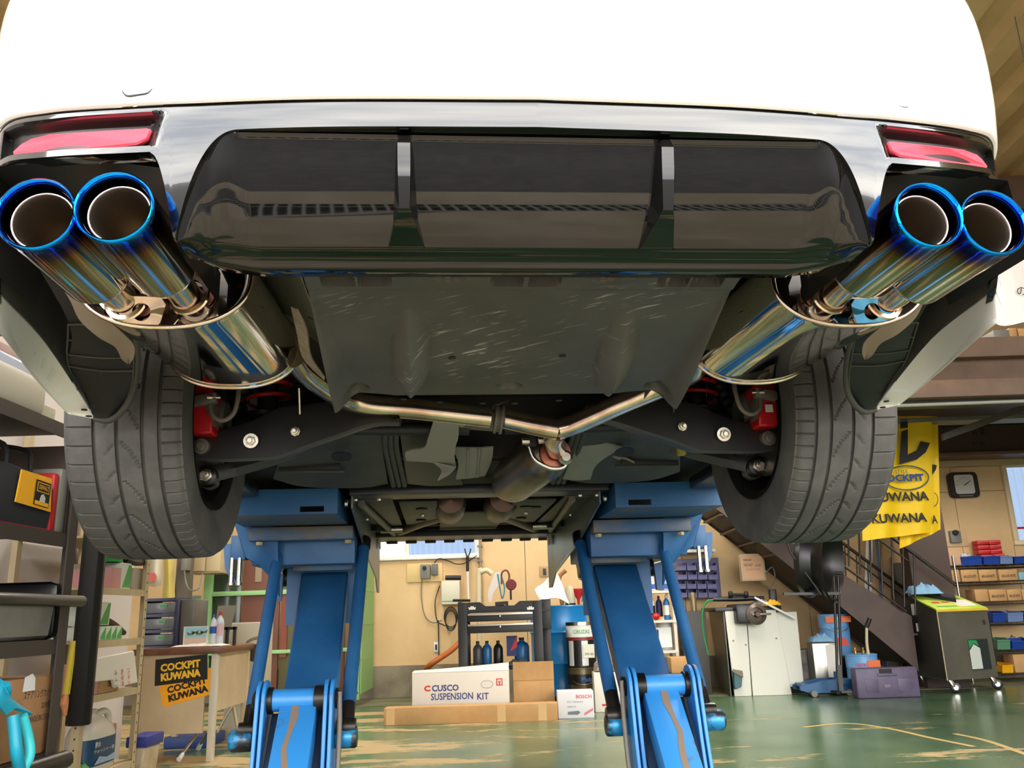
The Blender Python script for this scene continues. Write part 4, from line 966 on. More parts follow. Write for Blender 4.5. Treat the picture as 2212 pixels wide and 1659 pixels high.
def wtext(s, x0, y0, x1, y1, d, mat, par, bold=0.0, rot=0, name='lettering', sp=1.0):
    a, b_ = Y(x0, y1, d), Y(x1, y1+(y1-y1), d); t = Y(x0, y0, d); r = V((math.cos(rot), 0, math.sin(rot))); u = V((-math.sin(rot), 0, math.cos(rot)))
    return text(s, (a.x, d, a.z), r, u, (t.z-a.z), mat, par, width=(b_.x-a.x), bold=bold, name=name, sp=sp, lift=.002)
wtext('CUSCO', 933, 1480, 991, 1494, d, INKB, b, .03)
p = Y(916, 1494, d); q = Y(929, 1482, d); wtext('C', 916, 1481, 930, 1494, d, INKR, b, .05)
wtext('SUSPENSION', 931, 1498, 1022, 1513, d, INKB, b, .015); wtext('KIT', 1031, 1497, 1056, 1511.5, d, INKB, b, .015)
c_ = Y(1052, 1478, d); v, f = tube('', circ(c_+V((0, -.003, 0)), .052, 28, (1, 0, 0), (0, 0, .6))+[circ(c_+V((0, -.003, 0)), .052, 28, (1, 0, 0), (0, 0, .6))[0]], .0014, None, seg=4, caps=False, only=True); mk('oval_stamp', v, f, INKB, b)
p = Y(1072, 1481, d); quadp('red_stamp', p, XR, ZU, .055, .058, INKR, b); quadp('stamp_centre', p+V((.008, -.001, .008)), XR, ZU, .039, .042, CARDW, b); wtext('Y', 1075, 1471, 1083, 1479, d-.003, INKR, b, .06)
wtext('車高調整KIT', 973, 1521, 1018, 1529, d, INKR, b, .01)
d = 7.95; X0, X1, Z0, Z1 = R2(1109, 1429, 1197, 1530, d)
b = T('open_carton', 'plain brown carton standing upright behind the right end of the long carton', 'carton', (X0+X1)/2, d, 0)
zc_ = Y(1150, 1470, d).z; bx('carton_body', X0, X1, d, d+.13, 0, zc_, CARD, b, .004); bx('carton_flap', X0, X1, d-.002, d+.003, zc_+.003, Z1, CARD, b)
d = 7.65; X0, X1, Z0, Z1 = R2(1205, 1493, 1283, 1551, d)
b = T('battery_carton', 'white battery carton with red lettering on the floor right of the long carton', 'carton', (X0+X1)/2, d, 0)
bx('carton_body', X0, X1, d, d+.2, 0, Z1, mm('battery_box', (220, 218, 222), .6), b, .004)
wtext('BOSCH', 1244, 1501, 1278, 1509, d, mm('pale_red_ink', (226, 110, 118), .6), b, .03); GI = mm('grey_ink', (150, 150, 158), .6)
wtext('PS-I Battery', 1226, 1514, 1260, 1520, d, GI, b, .01); wtext('PSIN-7C', 1226, 1525, 1245, 1529, d, GI, b, .01)
c_ = Y(1240, 1541, d); mk('battery_print', [c_+V((-.055, -.002, -.008)), c_+V((.03, -.002, -.012)), c_+V((.055, -.002, .006)), c_+V((.04, -.002, .02)), c_+V((-.05, -.002, .014))], [(0, 1, 2, 3, 4)], mm('print_grey', (110, 112, 118), .6), b)
c_ = Y(1270, 1540, d); mk('red_flash', [c_+V((-.03, -.002, -.02)), c_+V((.045, -.002, .02)), c_+V((.045, -.002, .04)), c_+V((-.03, -.002, 0))], [(0, 1, 2, 3)], mm('pale_red_ink', (226, 110, 118), .6), b)
# ---- black tool cart
d = 8.1; X0, X1, Z0, Z1 = R2(990, 1300, 1196, 1500, d)
b = T('tool_cart', 'black tool cart with two drawers behind the cartons', 'tool cart', (X0+X1)/2, d, 0)
def zt(y): return Y(1095, y, d).z
pw = .085; TB = mm('cart_black', (26, 26, 27), .45)
for x0 in (X0, X1-pw-.09): bx('corner_post', x0, x0+pw, d, d+.06, .08, zt(1299), TB, b, .006)
for x0 in (X0, X1-pw): bx('corner_post', x0, x0+pw, d+.44, d+.5, .08, zt(1299), TB, b, .006)
bx('side_panel', X1-.10, X1-.01, d+.02, d+.46, zt(1362), zt(1297), TB, b, .006); bx('side_panel', X0, X0+.03, d+.02, d+.46, zt(1362), zt(1297), TB, b, .006)
X1b = X1-.09
prism('top_tray', [(X0+pw, d, zt(1318)), (X0+pw, d, zt(1299)), (X0+pw+.12, d, zt(1299)), (X0+pw+.17, d, zt(1308)), (X1b-pw-.17, d, zt(1308)), (X1b-pw-.12, d, zt(1299)), (X1b-pw, d, zt(1299)), (X1b-pw, d, zt(1318))], (0, .01, 0), TB, b)
bx('tray_floor', X0+.02, X1-.02, d+.01, d+.48, zt(1320)-.01, zt(1318), TB, b)
for y0, y1 in ((1325, 1341), (1348, 1366)):
    dr = bx('drawer', X0+pw+.004, X1b-pw-.004, d-.004, d+.42, zt(y1), zt(y0), TB, b, .003)
    bx('drawer_pull', X0+pw+.004, X1b-pw-.004, d-.016, d-.004, zt(y0)-.012, zt(y0)+.006, mm('silver_trim', (190, 182, 168), .3, .8), dr, .002)
    lathe('drawer_lock', [(0, .006), (.008, .006), (.009, 0)], ((X0+X1b)/2, d-.004, zt(y0+5)), (0, -1, 0), ZINC, dr, 12)
bx('lower_shelf', X0+.02, X1-.02, d+.02, d+.48, zt(1447), zt(1440), TB, b, .004)
for i in (0, 1): lathe('caster', [(0, -.02), (.04, -.02), (.04, .02), (0, .02)], (X0+.06+i*(X1-X0-.12), d+.1, .04), (1, 0, 0), BLK, b, 16)
for x in (1016, 1142):
    c_ = Y(x+4, 1317, d); lg = mk('white_emblem', [c_+V((-.03, -.003, 0)), c_+V((.03, -.003, 0)), c_+V((.033, -.003, .024)), c_+V((.018, -.003, .018)), c_+V((.012, -.003, .034)), c_+V((0, -.003, .026)), c_+V((-.012, -.003, .034)), c_+V((-.018, -.003, .018)), c_+V((-.033, -.003, .024))], [(0, 1, 2, 3, 4, 5, 6, 7, 8)], WPL, b)
def solo(name, v, f, mat, label, cat, group=None, smooth=40): o = mk(name, v, f, mat, None, smooth); tag(o, label, cat, group); return o
zT = zt(1318)
tb = [tube('', [V((X0+.2+i*.07, d+.1+.05*(i % 2), zT+.015)), V((X0+.32+i*.07, d+.2-.06*(i % 3), zT+.03))], .014, None, seg=8, only=True) for i in range(3)]
solo('air_ratchet', *join(tb), BLK2, 'dark air ratchet lying on the tool cart top near its left end', 'tool')
solo('impact_wrench', *join([tube('', [V((X0+.34, d+.15, zT+.05)), V((X0+.46, d+.16, zT+.055))], .028, None, seg=12, only=True), tube('', [V((X0+.42, d+.15, zT+.05)), V((X0+.46, d+.1, zT+.01))], .016, None, seg=8, only=True)]), BLK2, 'black impact wrench lying in the middle of the tool cart top', 'tool')
solo('socket_tray', *join([boxv(X0+.38, X0+.6, d+.05, d+.1, zT, zT+.02)]+[lathe('', [(0, 0), (.01, 0), (.01, .03), (0, .03)], (X0+.40+i*.035, d+.07, zT+.01), (0, 0, 1), None, seg=8, only=True) for i in range(6)]), ZINC, 'row of bright sockets on the tool cart top', 'sockets')
solo('t_handle', *tube('', [Y(978, 1297, d+.03), Y(1016, 1297, d+.03)], .012, None, seg=8, only=True), BLK2, 'black round grip sticking out from the left corner of the tool cart', 'tool')
# things seen under the drawers
zs_ = zt(1440)
def bottle(name, x, y, z, h, r, mat, cap, label, cat='bottle', group=None, lab=None, labm=None):
    t = T(name, label, cat, x, y, z, group); nr = r*.32
    lathe('bottle_body', [(0, 0), (r*.94, 0), (r, h*.03), (r, h*.68), (r*.8, h*.78), (nr, h*.88), (nr, h*.93)], (x, y, z), ZU, mat, t, 20)
    lathe('cap', [(nr*1.1, h*.9), (nr*1.15, h), (0, h)], (x, y, z), ZU, cap, t, 14)
    if lab: lathe('paper_label', [(r*1.01, h*lab[0]), (r*1.015, h*lab[1])], (x, y, z), ZU, labm, t, 20)
    return t
def can(name, x, y, z, h, r, mat, lid, label, cat='can', group=None, band=None, handle=True):
    t = T(name, label, cat, x, y, z, group)
    lathe('can_body', [(0, 0), (r*.97, 0), (r, h*.02), (r, h*.32), (r*1.015, h*.33), (r, h*.34), (r, h*.66), (r*1.015, h*.67), (r, h*.68), (r, h*.97)], (x, y, z), ZU, mat, t, 32)
    lathe('can_lid', [(r, h*.955), (r*1.03, h*.96), (r*1.03, h*.99), (r*.97, h), (r*.9, h*.975), (0, h*.975)], (x, y, z), ZU, lid, t, 32)
    if handle: tube('wire_handle', [V((x-r, y, z+h*.85)), V((x-r*.5, y-r*1.0, z+h*.62)), V((x+r*.5, y-r*1.0, z+h*.62)), V((x+r, y, z+h*.85))], .003, ZINC, t, 6, n=12)
    if band:
        for (h0, h1, m) in band: lathe('printed_band', [(r*1.018, h*h0), (r*1.018, h*h1)], (x, y, z), ZU, m, t, 32)
    return t
NAVY = mm('navy', (26, 38, 92), .5); BOTB = mm('bottle_blue', (30, 100, 160), .35); BOTG = mm('bottle_grey', (70, 72, 76), .4)
for i, (x, m, l) in enumerate(((1052, BOTB, 'blue oil bottle under the tool cart drawers at left'), (1076, BLK2, 'black oil bottle under the tool cart drawers in the middle'), (1127, BOTB, 'wide blue jug under the tool cart drawers at right'), (1032, BOTG, 'grey slim bottle under the tool cart drawers nearest its left post'))):
    p = Y(x, 1400, d+.25); bottle('oil_bottle', p.x, d+.25, zs_, .22 if i != 2 else .24, .045 if i != 2 else .07, m, BLK, l)
p = Y(1106, 1400, d+.2); bx_ = bx('red_blue_sheet', p.x-.05, p.x+.05, d+.2, d+.204, zs_+.08, zs_+.26, mm('sheet_navy', (50, 60, 110), .6)); tag(bx_, 'red and navy printed pouch under the tool cart drawers', 'pouch'); G.base = bx_.location.copy()
prism('red_flash', [V((p.x-.02, d+.199, zs_+.12)), V((p.x+.05, d+.199, zs_+.16)), V((p.x+.05, d+.199, zs_+.26)), V((p.x+.02, d+.199, zs_+.2))], (0, -.002, 0), INKR, bx_)
def cloth(name, x, y, z, w_, dp, h, mat, label, cat='cloth', sd=0, nx=18, ny=12, group=None):
    rows = []
    for j in range(ny+1):
        r = []
        for i in range(nx+1):
            u, v_ = i/nx-.5, j/ny-.5; e = max(0, 1-4*u*u)*max(0, 1-4*v_*v_)
            n1 = noise.noise(V((u*4+sd, v_*4, sd))); n2 = noise.noise(V((u*10, v_*10+sd, 3)))
            r.append(V((x+u*w_*(1+.2*n1), y+v_*dp*(1+.2*n2), z+.004+h*(e**.45)*(.55+.7*abs(n1)+.35*n2))))
        rows.append(r)
    o = grid(name, rows, mat, None, .003, smooth=35); tag(o, label, cat, group); return o
LBL = mm('light_blue_cloth', (128, 172, 206), .85)
cloth('shop_rag', Y(1120, 1400, d+.1).x, d+.1, zs_, .2, .16, .07, mm('dark_rag', (58, 66, 72), .9), 'crumpled dark rag on the lower shelf of the tool cart', sd=3)
# things standing up behind the cart top (hose and gauge, gloves)
dd = d+.3
g = T('tyre_gauge', 'dark red round pressure gauge with a curled hose above the tool cart', 'gauge', Y(1102, 1290, dd).x, dd, zT)
c_ = Y(1104, 1263, dd); lathe('dial', [(0, .012), (.045, .012), (.052, 0), (.045, -.015), (0, -.015)], c_, (0, -1, 0), mm('maroon', (110, 30, 32), .4), g, 28)
tube('stem', [c_+V((-.005, 0, -.05)), c_+V((-.005, 0, -.14))], .01, BLK2, g); tube('curled_hose', [Y(1084, 1262, dd), Y(1084, 1238, dd), Y(1094, 1232, dd), Y(1100, 1242, dd), Y(1099, 1256, dd)], .009, mm('brown_hose', (120, 66, 48), .5), g, n=20)
tube('blue_strap', [Y(1075, 1240, dd), Y(1080, 1270, dd), Y(1085, 1293, dd), Y(1090, 1270, dd), Y(1082, 1240, dd)], .007, mm('teal', (60, 140, 160), .6), g, n=20)
v, f = grid('', [[Y(1070, 1236, dd), Y(1085, 1236, dd)], [Y(1062, 1255, dd), Y(1078, 1262, dd)], [Y(1054, 1280, dd), Y(1066, 1280, dd)], [Y(1056, 1300, dd), Y(1062, 1300, dd)]], None, thick=.012, nu=6, nv=10, only=True); solo('cloth_glove', v, f, mm('white_cloth', (228, 220, 214), .8), 'white work glove hanging left of the red gauge above the tool cart', 'glove')
v, f = tube('', [V((Y(1034, 1312, 9.6).x, 9.6, 0)), Y(1034, 1252, 9.6), Y(1040, 1236, 9.6), Y(1052, 1232, 9.6), Y(1063, 1240, 9.6)], .028, None, seg=14, n=24, only=True); solo('cream_hose', v, f, mm('cream_hose', (214, 200, 164), .5), 'thick cream hose curving over behind the tool cart', 'hose')
# ---- blue drum and what is on and before it
d = 8.95; X0, X1, Z0, Z1 = R2(1148, 1308, 1273, 1500, d); xc, rd = (X0+X1)/2, (X1-X0)/2
b = T('oil_drum', 'tall bright blue steel drum right of the tool cart', 'drum', xc, d, .08)
DB = mm('drum_blue', (28, 128, 196), .3)
lathe('drum_shell', [(0, 0), (rd, 0), (rd+.008, .005), (rd, .02), (rd, .28), (rd+.012, .30), (rd, .32), (rd, .57), (rd+.012, .59), (rd, .61), (rd, Z1-.08-.03), (rd+.008, Z1-.08-.01), (rd, Z1-.08), (rd-.012, Z1-.08), (rd-.014, Z1-.095), (0, Z1-.095)], (xc, d, .08), ZU, DB, b, 48)
tag(bx('drum_dolly', xc-.28, xc+.28, d-.28, d+.28, 0, .08, BLK, None, .01), 'low black dolly under the tall blue drum', 'dolly')
zd = Z1-.01
rows = []
pts = [[(1175, 1260), (1190, 1240), (1202, 1237), (1212, 1255)], [(1160, 1268), (1182, 1262), (1205, 1262), (1218, 1272)], [(1156, 1276), (1178, 1280), (1206, 1278), (1224, 1290)], [(1166, 1296), (1180, 1294), (1204, 1292), (1230, 1304)]]
v, f = grid('', [[Y(x, y, 8.7-.04*j+.03*((i+j) % 2)) for i, (x, y) in enumerate(r)] for j, r in enumerate(pts)], None, thick=.01, nu=12, nv=12, only=True); solo('white_rag', v, f, mm('white_cloth', (228, 220, 214), .8), 'white rag draped over the left of the drum top', 'cloth')
p = Y(1232, 1300, 8.95); t = T('filter_canister', 'beige canister with dark base standing on the blue drum', 'canister', p.x, 8.95, zd)
lathe('canister_body', [(0, .02), (.05, .02), (.052, .16), (.03, .2), (0, .2)], (p.x, 8.95, zd), ZU, mm('canister_beige', (190, 180, 150), .5), t, 24); lathe('canister_base', [(0, 0), (.053, 0), (.053, .03), (0, .03)], (p.x, 8.95, zd), ZU, BLK, t, 24)
p = Y(1250, 1300, 8.95); t = T('funnel', 'red funnel beside the beige canister on the drum', 'funnel', p.x, 8.95, zd)
lathe('funnel_cone', [(.012, 0), (.014, .06), (.055, .13), (.06, .17), (.055, .17), (.01, .06)], (p.x, 8.95, zd), ZU, RED, t, 24)
t_ = tube('', [Y(1257, 1300, 8.95), Y(1262, 1270, 8.95), Y(1260, 1255, 8.95), Y(1250, 1250, 8.95)], .008, None, n=12, only=True); solo('teal_hose', *t_, mm('teal', (60, 140, 160), .6), 'thin teal hose rising from the drum top beside the red funnel', 'hose')
v, f = tube('', [V((Y(1212, 1262, 9.1).x, 9.05, zd+.02)), Y(1208, 1250, 9.1), Y(1222, 1232, 9.1)], .022, None, n=10, only=True); solo('orange_hose_end', v, f, mm('tan_hose', (150, 104, 60), .5), 'tan hose end behind the white rag on the drum', 'hose')
d = 8.45
p = Y(1260, 1488, d); r = .137; z0 = 0
t = can('oil_pail', p.x, d, .0, .36, r, mm('gold_tin', (108, 98, 70), .35, .5), mm('gold_tin', (108, 98, 70), .35, .5), 'olive gold oil pail standing under the white and black pail', 'pail', 'oil pails beside the drum')
lathe('printed_band', [(r*1.02, .21), (r*1.02, .30)], (p.x, d, 0), ZU, BLK2, t, 32); text('Mobil', (p.x-.02, d-r-.004, .235), XR, ZU, .04, NAVY if False else mm('logo_blue', (70, 110, 190), .5), t, bold=.03)
pl = [(0, .33, BLK2), (.33, .6, WPL)]
t = T('oil_pail', 'white and black oil pail with red lines stacked on the olive gold pail', 'pail', p.x, d, .365, 'oil pails beside the drum')
hh = Y(1260, 1343, d).z-.365
lathe('can_body', [(0, 0), (r, 0), (r, hh)], (p.x, d, .365), ZU, BLK2, t, 32); lathe('can_lid', [(r*1.03, hh-.03), (r*1.03, hh), (0, hh)], (p.x, d, .365), ZU, CHROME, t, 32)
lathe('printed_band', [(r*1.01, hh*.66), (r*1.01, hh*.92)], (p.x, d, .365), ZU, WPL, t, 32)
for k in (.60, .635): lathe('red_line', [(r*1.012, hh*k), (r*1.012, hh*(k+.015))], (p.x, d, .365), ZU, INKR, t, 32)
for a_ in (-50, 8): 
    q = math.radians(a_-90); lathe('white_stripe', [(r*1.008, .01), (r*1.008, hh*.58)], (p.x, d, .365), ZU, WPL, t, 6, ref=(math.cos(q-.18), math.sin(q-.18), 0), arc=.07)
text('CRUZAS', (p.x-.075, d-r*1.03, .365+hh*.74), XR, ZU, .035, mm('green_ink', (60, 150, 80), .5), t, width=.15, bold=.01)
quadp('price_card', (p.x+.005, d-r-.01, .365+hh*.2), XR, ZU, .105, .12, mm('cream_paper', (222, 222, 204), .7), t); text('5W-30', (p.x+.02, d-r-.0125, .365+hh*.26), XR, ZU, .02, INK, t)
d = 8.02; X0, X1, Z0, Z1 = R2(1284, 1452, 1345, 1525, d)
b = T('foam_carton', 'off-white carton with a red strip behind the right lift foot', 'carton', (X0+X1)/2, d, 0); bx('carton_body', X0, X1, d, d+.2, 0, Z1, CARDW, b, .006); quadp('red_strip', (X0+.06, d, .05), XR, ZU, .15, .018, INKR, b)
cloth('crumpled_newspaper', (X0+X1)/2, d+.1, Z1+.005, .22, .16, .13, mm('newsprint', (150, 138, 128), .9, col2=(90, 80, 74), ns=14), 'crumpled grey newspaper on the off-white carton', 'newspaper', sd=9)
d = 9.9; X0, X1, Z0, Z1 = R2(1266, 1330, 1345, 1440, 9.4); 
tag(bx('beige_cabinet', X0+.05, X1+.1, 9.4, 9.7, 0, Y(1300, 1262, 9.4).z, mm('cabinet_cream', (202, 190, 162), .6), None, .008), 'cream cabinet behind the right lift column', 'cabinet')
# ---- fittings on the back wall
d = WY-.004
def wb_(name, x0, y0, x1, y1, t_, mat, par=None, bev=.003, dd=WY): X0, X1, Z0, Z1 = R2(x0, y0, x1, y1, dd-t_); return bx(name, X0, X1, dd-t_, dd-.001, Z0, Z1, mat, par, bev)
def wall_thing(name, label, cat, x0, y0, x1, y1, group=None, dd=WY): X0, X1, Z0, Z1 = R2(x0, y0, x1, y1, dd); return T(name, label, cat, (X0+X1)/2, dd, Z0, group)
t = wall_thing('switch_board', 'beige board with grey starter box below the window', 'switch board', 879, 1217, 956, 1257)
wb_('back_board', 879, 1217, 956, 1257, .02, mm('board_cream', (214, 186, 128), .6), t)
g1 = wb_('starter_box', 908, 1219, 929, 1250, .06, GREYP, t, .006); lathe('rotary_knob', [(0, .03), (.02, .028), (.024, 0)], Y(917, 1227, WY-.06), (0, -1, 0), BLK, g1, 16)
wb_('breaker', 932, 1218, 945, 1242, .07, mm('grey_plastic2', (104, 102, 98), .5), t, .004)
tube('cable', [Y(938, 1216, WY-.04), Y(948, 1207, WY-.04), Y(965, 1210, WY-.04), Y(985, 1218, WY-.04), Y(1005, 1216, WY-.04), Y(1030, 1200, WY-.04)], .006, BLK, t, 6, n=24)
tube('cable', [Y(911, 1250, WY-.03), Y(910, 1290, WY-.03), Y(918, 1330, WY-.03), Y(935, 1345, WY-.03), Y(955, 1340, WY-.03)], .006, GREYP, t, 6, n=24)
t = wall_thing('wall_charger', 'white box with black cylinder on top and coiled cables on wall', 'charger', 951, 1240, 994, 1306)
wb_('charger_case', 953, 1254, 993, 1306, .1, mm('charger_white', (214, 210, 190), .5), t, .01); c0, c1 = Y(962, 1248, WY-.08), Y(996, 1248, WY-.08); tube('black_cylinder', [c0, c1], .026, BLK2, t, 16)
c_ = Y(974, 1333, WY-.05)
for k in range(3): tube('cable_loop', [c_+V((.075*math.cos(q/8*math.pi)*(1-.1*k), -.01*k, .11*math.sin(q/8*math.pi)-.02*k)) for q in range(17)], .006, BLK, t, 6, n=24)
tube('cable', [Y(950, 1265, WY-.05), Y(940, 1300, WY-.05), Y(944, 1340, WY-.05), Y(962, 1352, WY-.05)], .006, BLK, t, 6, n=16); tube('cable', [Y(947, 1340, WY-.03), Y(948, 1430, WY-.03)], .006, BLK, t, 6)
quadp('green_line', Y(955, 1300, WY-.101), XR, ZU, .2, .008, mm('green_ink', (60, 150, 80), .5), t)
t = wall_thing('wall_socket', 'small white wall socket low on the beige wall', 'socket', 937, 1387, 947, 1409); wb_('socket_plate', 937, 1387, 947, 1409, .012, WPL, t, .003); wb_('socket_slot', 940, 1392, 944, 1404, .014, BLK, t, 0)
t = wall_thing('reach_pole', 'white pole with black forked top leaning on wall beside the charger', 'pole', 1002, 1187, 1018, 1300)
tube('pole_shaft', [Y(1012, 1300, WY-.08), Y(1010, 1232, WY-.08)], .014, WPL, t); tube('grip', [Y(1010, 1234, WY-.08), Y(1010, 1203, WY-.08)], .018, BLK, t); tube('fork', [Y(1004, 1185, WY-.08), Y(1006, 1194, WY-.08), Y(1010, 1203, WY-.08), Y(1015, 1194, WY-.08), Y(1017, 1185, WY-.08)], .007, BLK, t, 8, n=14)
t = wall_thing('wall_conduit', 'grey pipe with clips running up the wall beside the white pole', 'pipe', 1030, 1160, 1042, 1310); tube('pipe', [Y(1040, 1310, WY-.03), Y(1036, 1150, WY-.03)], .017, mm('conduit_tan', (150, 132, 104), .5), t); [bx('clip', Y(1037, y, WY).x-.03, Y(1037, y, WY).x+.03, WY-.05, WY-.001, Y(1037, y, WY).z-.01, Y(1037, y, WY).z+.01, GREYP, t) for y in (1180, 1212, 1290)]
t = wall_thing('light_switch', 'brass coloured switch plate on the wall above the drum', 'switch', 1166, 1224, 1187, 1246); wb_('switch_plate', 1166, 1223, 1187, 1246, .012, mm('brass_plate', (176, 150, 104), .5), t, .002); wb_('switch_rocker', 1173, 1228, 1180, 1242, .02, DARKST, t, .001)
OR = mm('orange_hose', (178, 96, 44), .5)
v, f = tube('', [F(798, 1506)+V((0, -.05, .05)), F(812, 1500)+V((0, 0, .09)), F(840, 1498)+V((0, 0, .09)), F(890, 1498)+V((0, 0, .08)), Y(925, 1440, 9.6), Y(975, 1405, 9.8), Y(1000, 1380, 9.9)], .03, None, n=40, seg=12, only=True)
solo('orange_air_hose', v, f, OR, 'orange hose along the wall foot behind the white carton', 'hose')
# ---- green framed partition and office corner on the left
GRN = mm('pale_green_paint', (150, 200, 134), .5); OLV = mm('olive_panel', (92, 88, 56), .6); RBR = mm('red_brown_panel', (108, 66, 50), .6); DGR = mm('dark_green_glass', (44, 56, 42), .25)
d = 9.5
t = T('green_framed_partition', 'pale green framed partition of brown and dark green panels behind left lift', 'partition', Y(620, 1400, d).x, d, 0)
def pp(name, x0, y0, x1, y1, dd, th, mat, bev=.003): X0, X1, Z0, Z1 = R2(x0, y0, x1, y1, dd); return bx(name, X0, X1, dd, dd+th, max(0, Z0), Z1, mat, t, bev)
for x0, x1, m in ((456, 492, DGR), (494, 518, mm('dark_glass2', (60, 70, 60), .2)), (520, 602, RBR), (606, 640, OLV), (642, 690, OLV), (692, 745, RBR)): pp('panel', x0, 1195, x1, 1490, d+.02, .03, m)
pp('brown_post', 606, 1285, 620, 1420, d-.005, .03, mm('rust_red', (128, 66, 48), .6), 0)
for y0, y1 in ((1274, 1284), (1404, 1412), (1536, 1545)): pp('cross_bar', 440, y0, 762, y1, d-.02, .05, GRN)
pp('upright', 438, 1100, 456, 1500, d-.03, .06, GRN)
c0 = R2(763, 1265, 781, 1512, d-.3)
pp('upright', 765, 1200, 778, 1512, d-.3, .05, GRN)
a0 = Y(780, 1300, d-.3); a1 = Y(806, 1300, WY-.1)
n_ = 16
for i in range(n_):
    p0 = a0.lerp(a1, i/n_); p1 = a0.lerp(a1, (i+.86)/n_)
    prism('slat', [(p0.x, p0.y, .12), (p1.x, p1.y, .12), (p1.x, p1.y, 1.55), (p0.x, p0.y, 1.55)], (.012, 0, 0), mm('green_slat', (142, 184, 118), .6), t)
for z in (.45, .8, 1.15): bar('mesh_wire', (a0.x+.01, a0.y, z), (a1.x+.01, a1.y, z), (.006, 0, 0), (0, 0, .006), mm('green_slat', (142, 184, 118), .6), t)
quadp('notice_card', Y(551, 1257, d+.02), XR, ZU, .07, .17, mm('notice_grey', (150, 134, 108), .7), t, lift=.006)
for y in (1292, 1497): lathe('bolt', [(0, .004), (.012, .004), (.012, 0)], Y(771, y, d-.3), (0, -1, 0), DARKST, t, 8)
for x0, x1 in ((405, 445), (446, 478)):
    X0, X1, Z0, Z1 = R2(x0, 1150, x1, 1236, 8.9)
    if x0 == 405: cab = T('wall_cabinet', 'beige double door wall cabinet left of the green partition', 'cabinet', Y(442, 1236, 8.9).x, 8.9, Z0); A_ = R2(404, 1120, 479, 1238, 8.9); bx('cabinet_body', A_[0], A_[1], 8.92, 9.25, A_[2], A_[3]+.2, BEIGE, cab, .006)
    bx('door', X0+.004, X1-.004, 8.9, 8.92, Z0+.01, Z1+.2, mm('beige_door', (206, 184, 142), .5), cab, .004)
tag(bx('tall_screen', *[R2(380, 1180, 410, 1300, 8.6)[i] for i in (0, 1)], 8.6, 8.7, 0, R2(380, 1180, 410, 1300, 8.6)[3], mm('panel_shadow', (96, 88, 76), .7)), 'tall dark grey panel behind the desk things', 'panel')
# ---- desk
d = 5.96; X0 = Y(292, 1500, d).x; X1 = Y(468, 1500, d).x; zt_ = Y(450, 1412, d).z; ztt = Y(450, 1398, d).z
t = T('desk', 'beige steel desk with brown wooden top and two stickers', 'desk', (X0+X1)/2, d, 0)
DB_ = mm('desk_beige', (206, 184, 150), .6, col2=(190, 168, 136), ns=2)
bx('front_panel', X0+.02, X1-.08, d, d+.02, Y(380, 1586, d).z, zt_, DB_, t, .004); lg = R2(452, 1412, 466, 1645, d); bx('leg', lg[0], lg[1], d-.015, d+.03, 0, zt_, mm('desk_leg', (200, 192, 172), .5), t, .004)
bx('leg', X0, X0+.04, d-.0, d+.04, 0, zt_, DB_, t, .004); bx('leg', lg[0], lg[1], d+.66, d+.7, 0, zt_, DB_, t, .004); bx('leg', X0, X0+.04, d+.66, d+.7, 0, zt_, DB_, t, .004)
bx('side_panel', lg[0]+.01, lg[0]+.03, d+.04, d+.66, .3, zt_, DB_, t); bx('desk_top', X0-.03, X1+.02, d-.03, d+.72, zt_, ztt, mm('wood_top', (118, 78, 54), .4, col2=(96, 60, 42), ns=10, stretch=(1, 10, 1)), t, .006)
def sticker(P, mat, s1, m1, s2, dz):
    o = prism('sticker', [V((p.x, d-dz, p.z)) for p in P], (0, .0012, 0), mat, t)
    r = (P[1]-P[0]); r = V((r.x, 0, r.z)).normalized(); u = V((-r.z, 0, r.x)); wd = (V((P[1].x, 0, P[1].z))-V((P[0].x, 0, P[0].z))).length; ht = (P[3]-P[0]).length; o0 = V((P[0].x, d-dz, P[0].z))
    text(s1, o0+r*wd*.12+u*ht*.50, r, u, ht*.30, m1, o, width=wd*.76, bold=.045, lift=.0012); text(s2, o0+r*wd*.12+u*ht*.14, r, u, ht*.30, m1, o, width=wd*.76, bold=.06, lift=.0012)
sticker([Y(x, y, d) for x, y in ((353, 1528), (466, 1497), (455, 1442), (343, 1478))], mm('amber', (250, 172, 18), .5), 'COCKPIT', INK, 'KUWANA', .004)
sticker([Y(x, y, d) for x, y in ((335, 1482), (449, 1467), (449, 1413), (337, 1425))], INK, 'COCKPIT', mm('sticker_yellow', (240, 190, 40), .5), 'KUWANA', .008)
# things on the desk
dk = d+.25; zk = ztt
X0_, X1_, _, Z1_ = R2(302, 1296, 385, 1404, dk)
t = T('drawer_unit', 'navy and clear three drawer unit on the desk', 'drawer unit', (X0_+X1_)/2, dk, zk); NV = mm('slate_navy', (48, 52, 84), .45); CLR = mm('smoky_drawer', (96, 100, 104), .25)
hz = (Z1_-zk)/3
bx('unit_frame', X0_, X0_+.03, dk, dk+.3, zk, Z1_, NV, t, .004); bx('unit_frame', X1_-.03, X1_, dk, dk+.3, zk, Z1_, NV, t, .004)
for i in range(4): bx('unit_shelf', X0_+.03, X1_-.03, dk, dk+.3, zk+i*hz-.008 if i else zk, zk+i*hz+.012, NV, t)
for i in range(3): dr = bx('drawer', X0_+.034, X1_-.034, dk+.01, dk+.28, zk+i*hz+.016, zk+(i+1)*hz-.02, CLR, t, .004); bx('label_strip', X1_-.14, X1_-.09, dk+.004, dk+.01, zk+i*hz+hz*.55, zk+i*hz+hz*.7, mm('green_ink', (60, 150, 80), .5), dr)
bx('unit_side', X1_, X1_+.1, dk+.02, dk+.3, zk, Z1_, mm('smoky_side', (88, 86, 80), .4), t, .01)
t = T('photo_postcard', 'small picture card of palms propped on the desk', 'card', Y(424, 1390, dk-.1).x, dk-.1, zk)
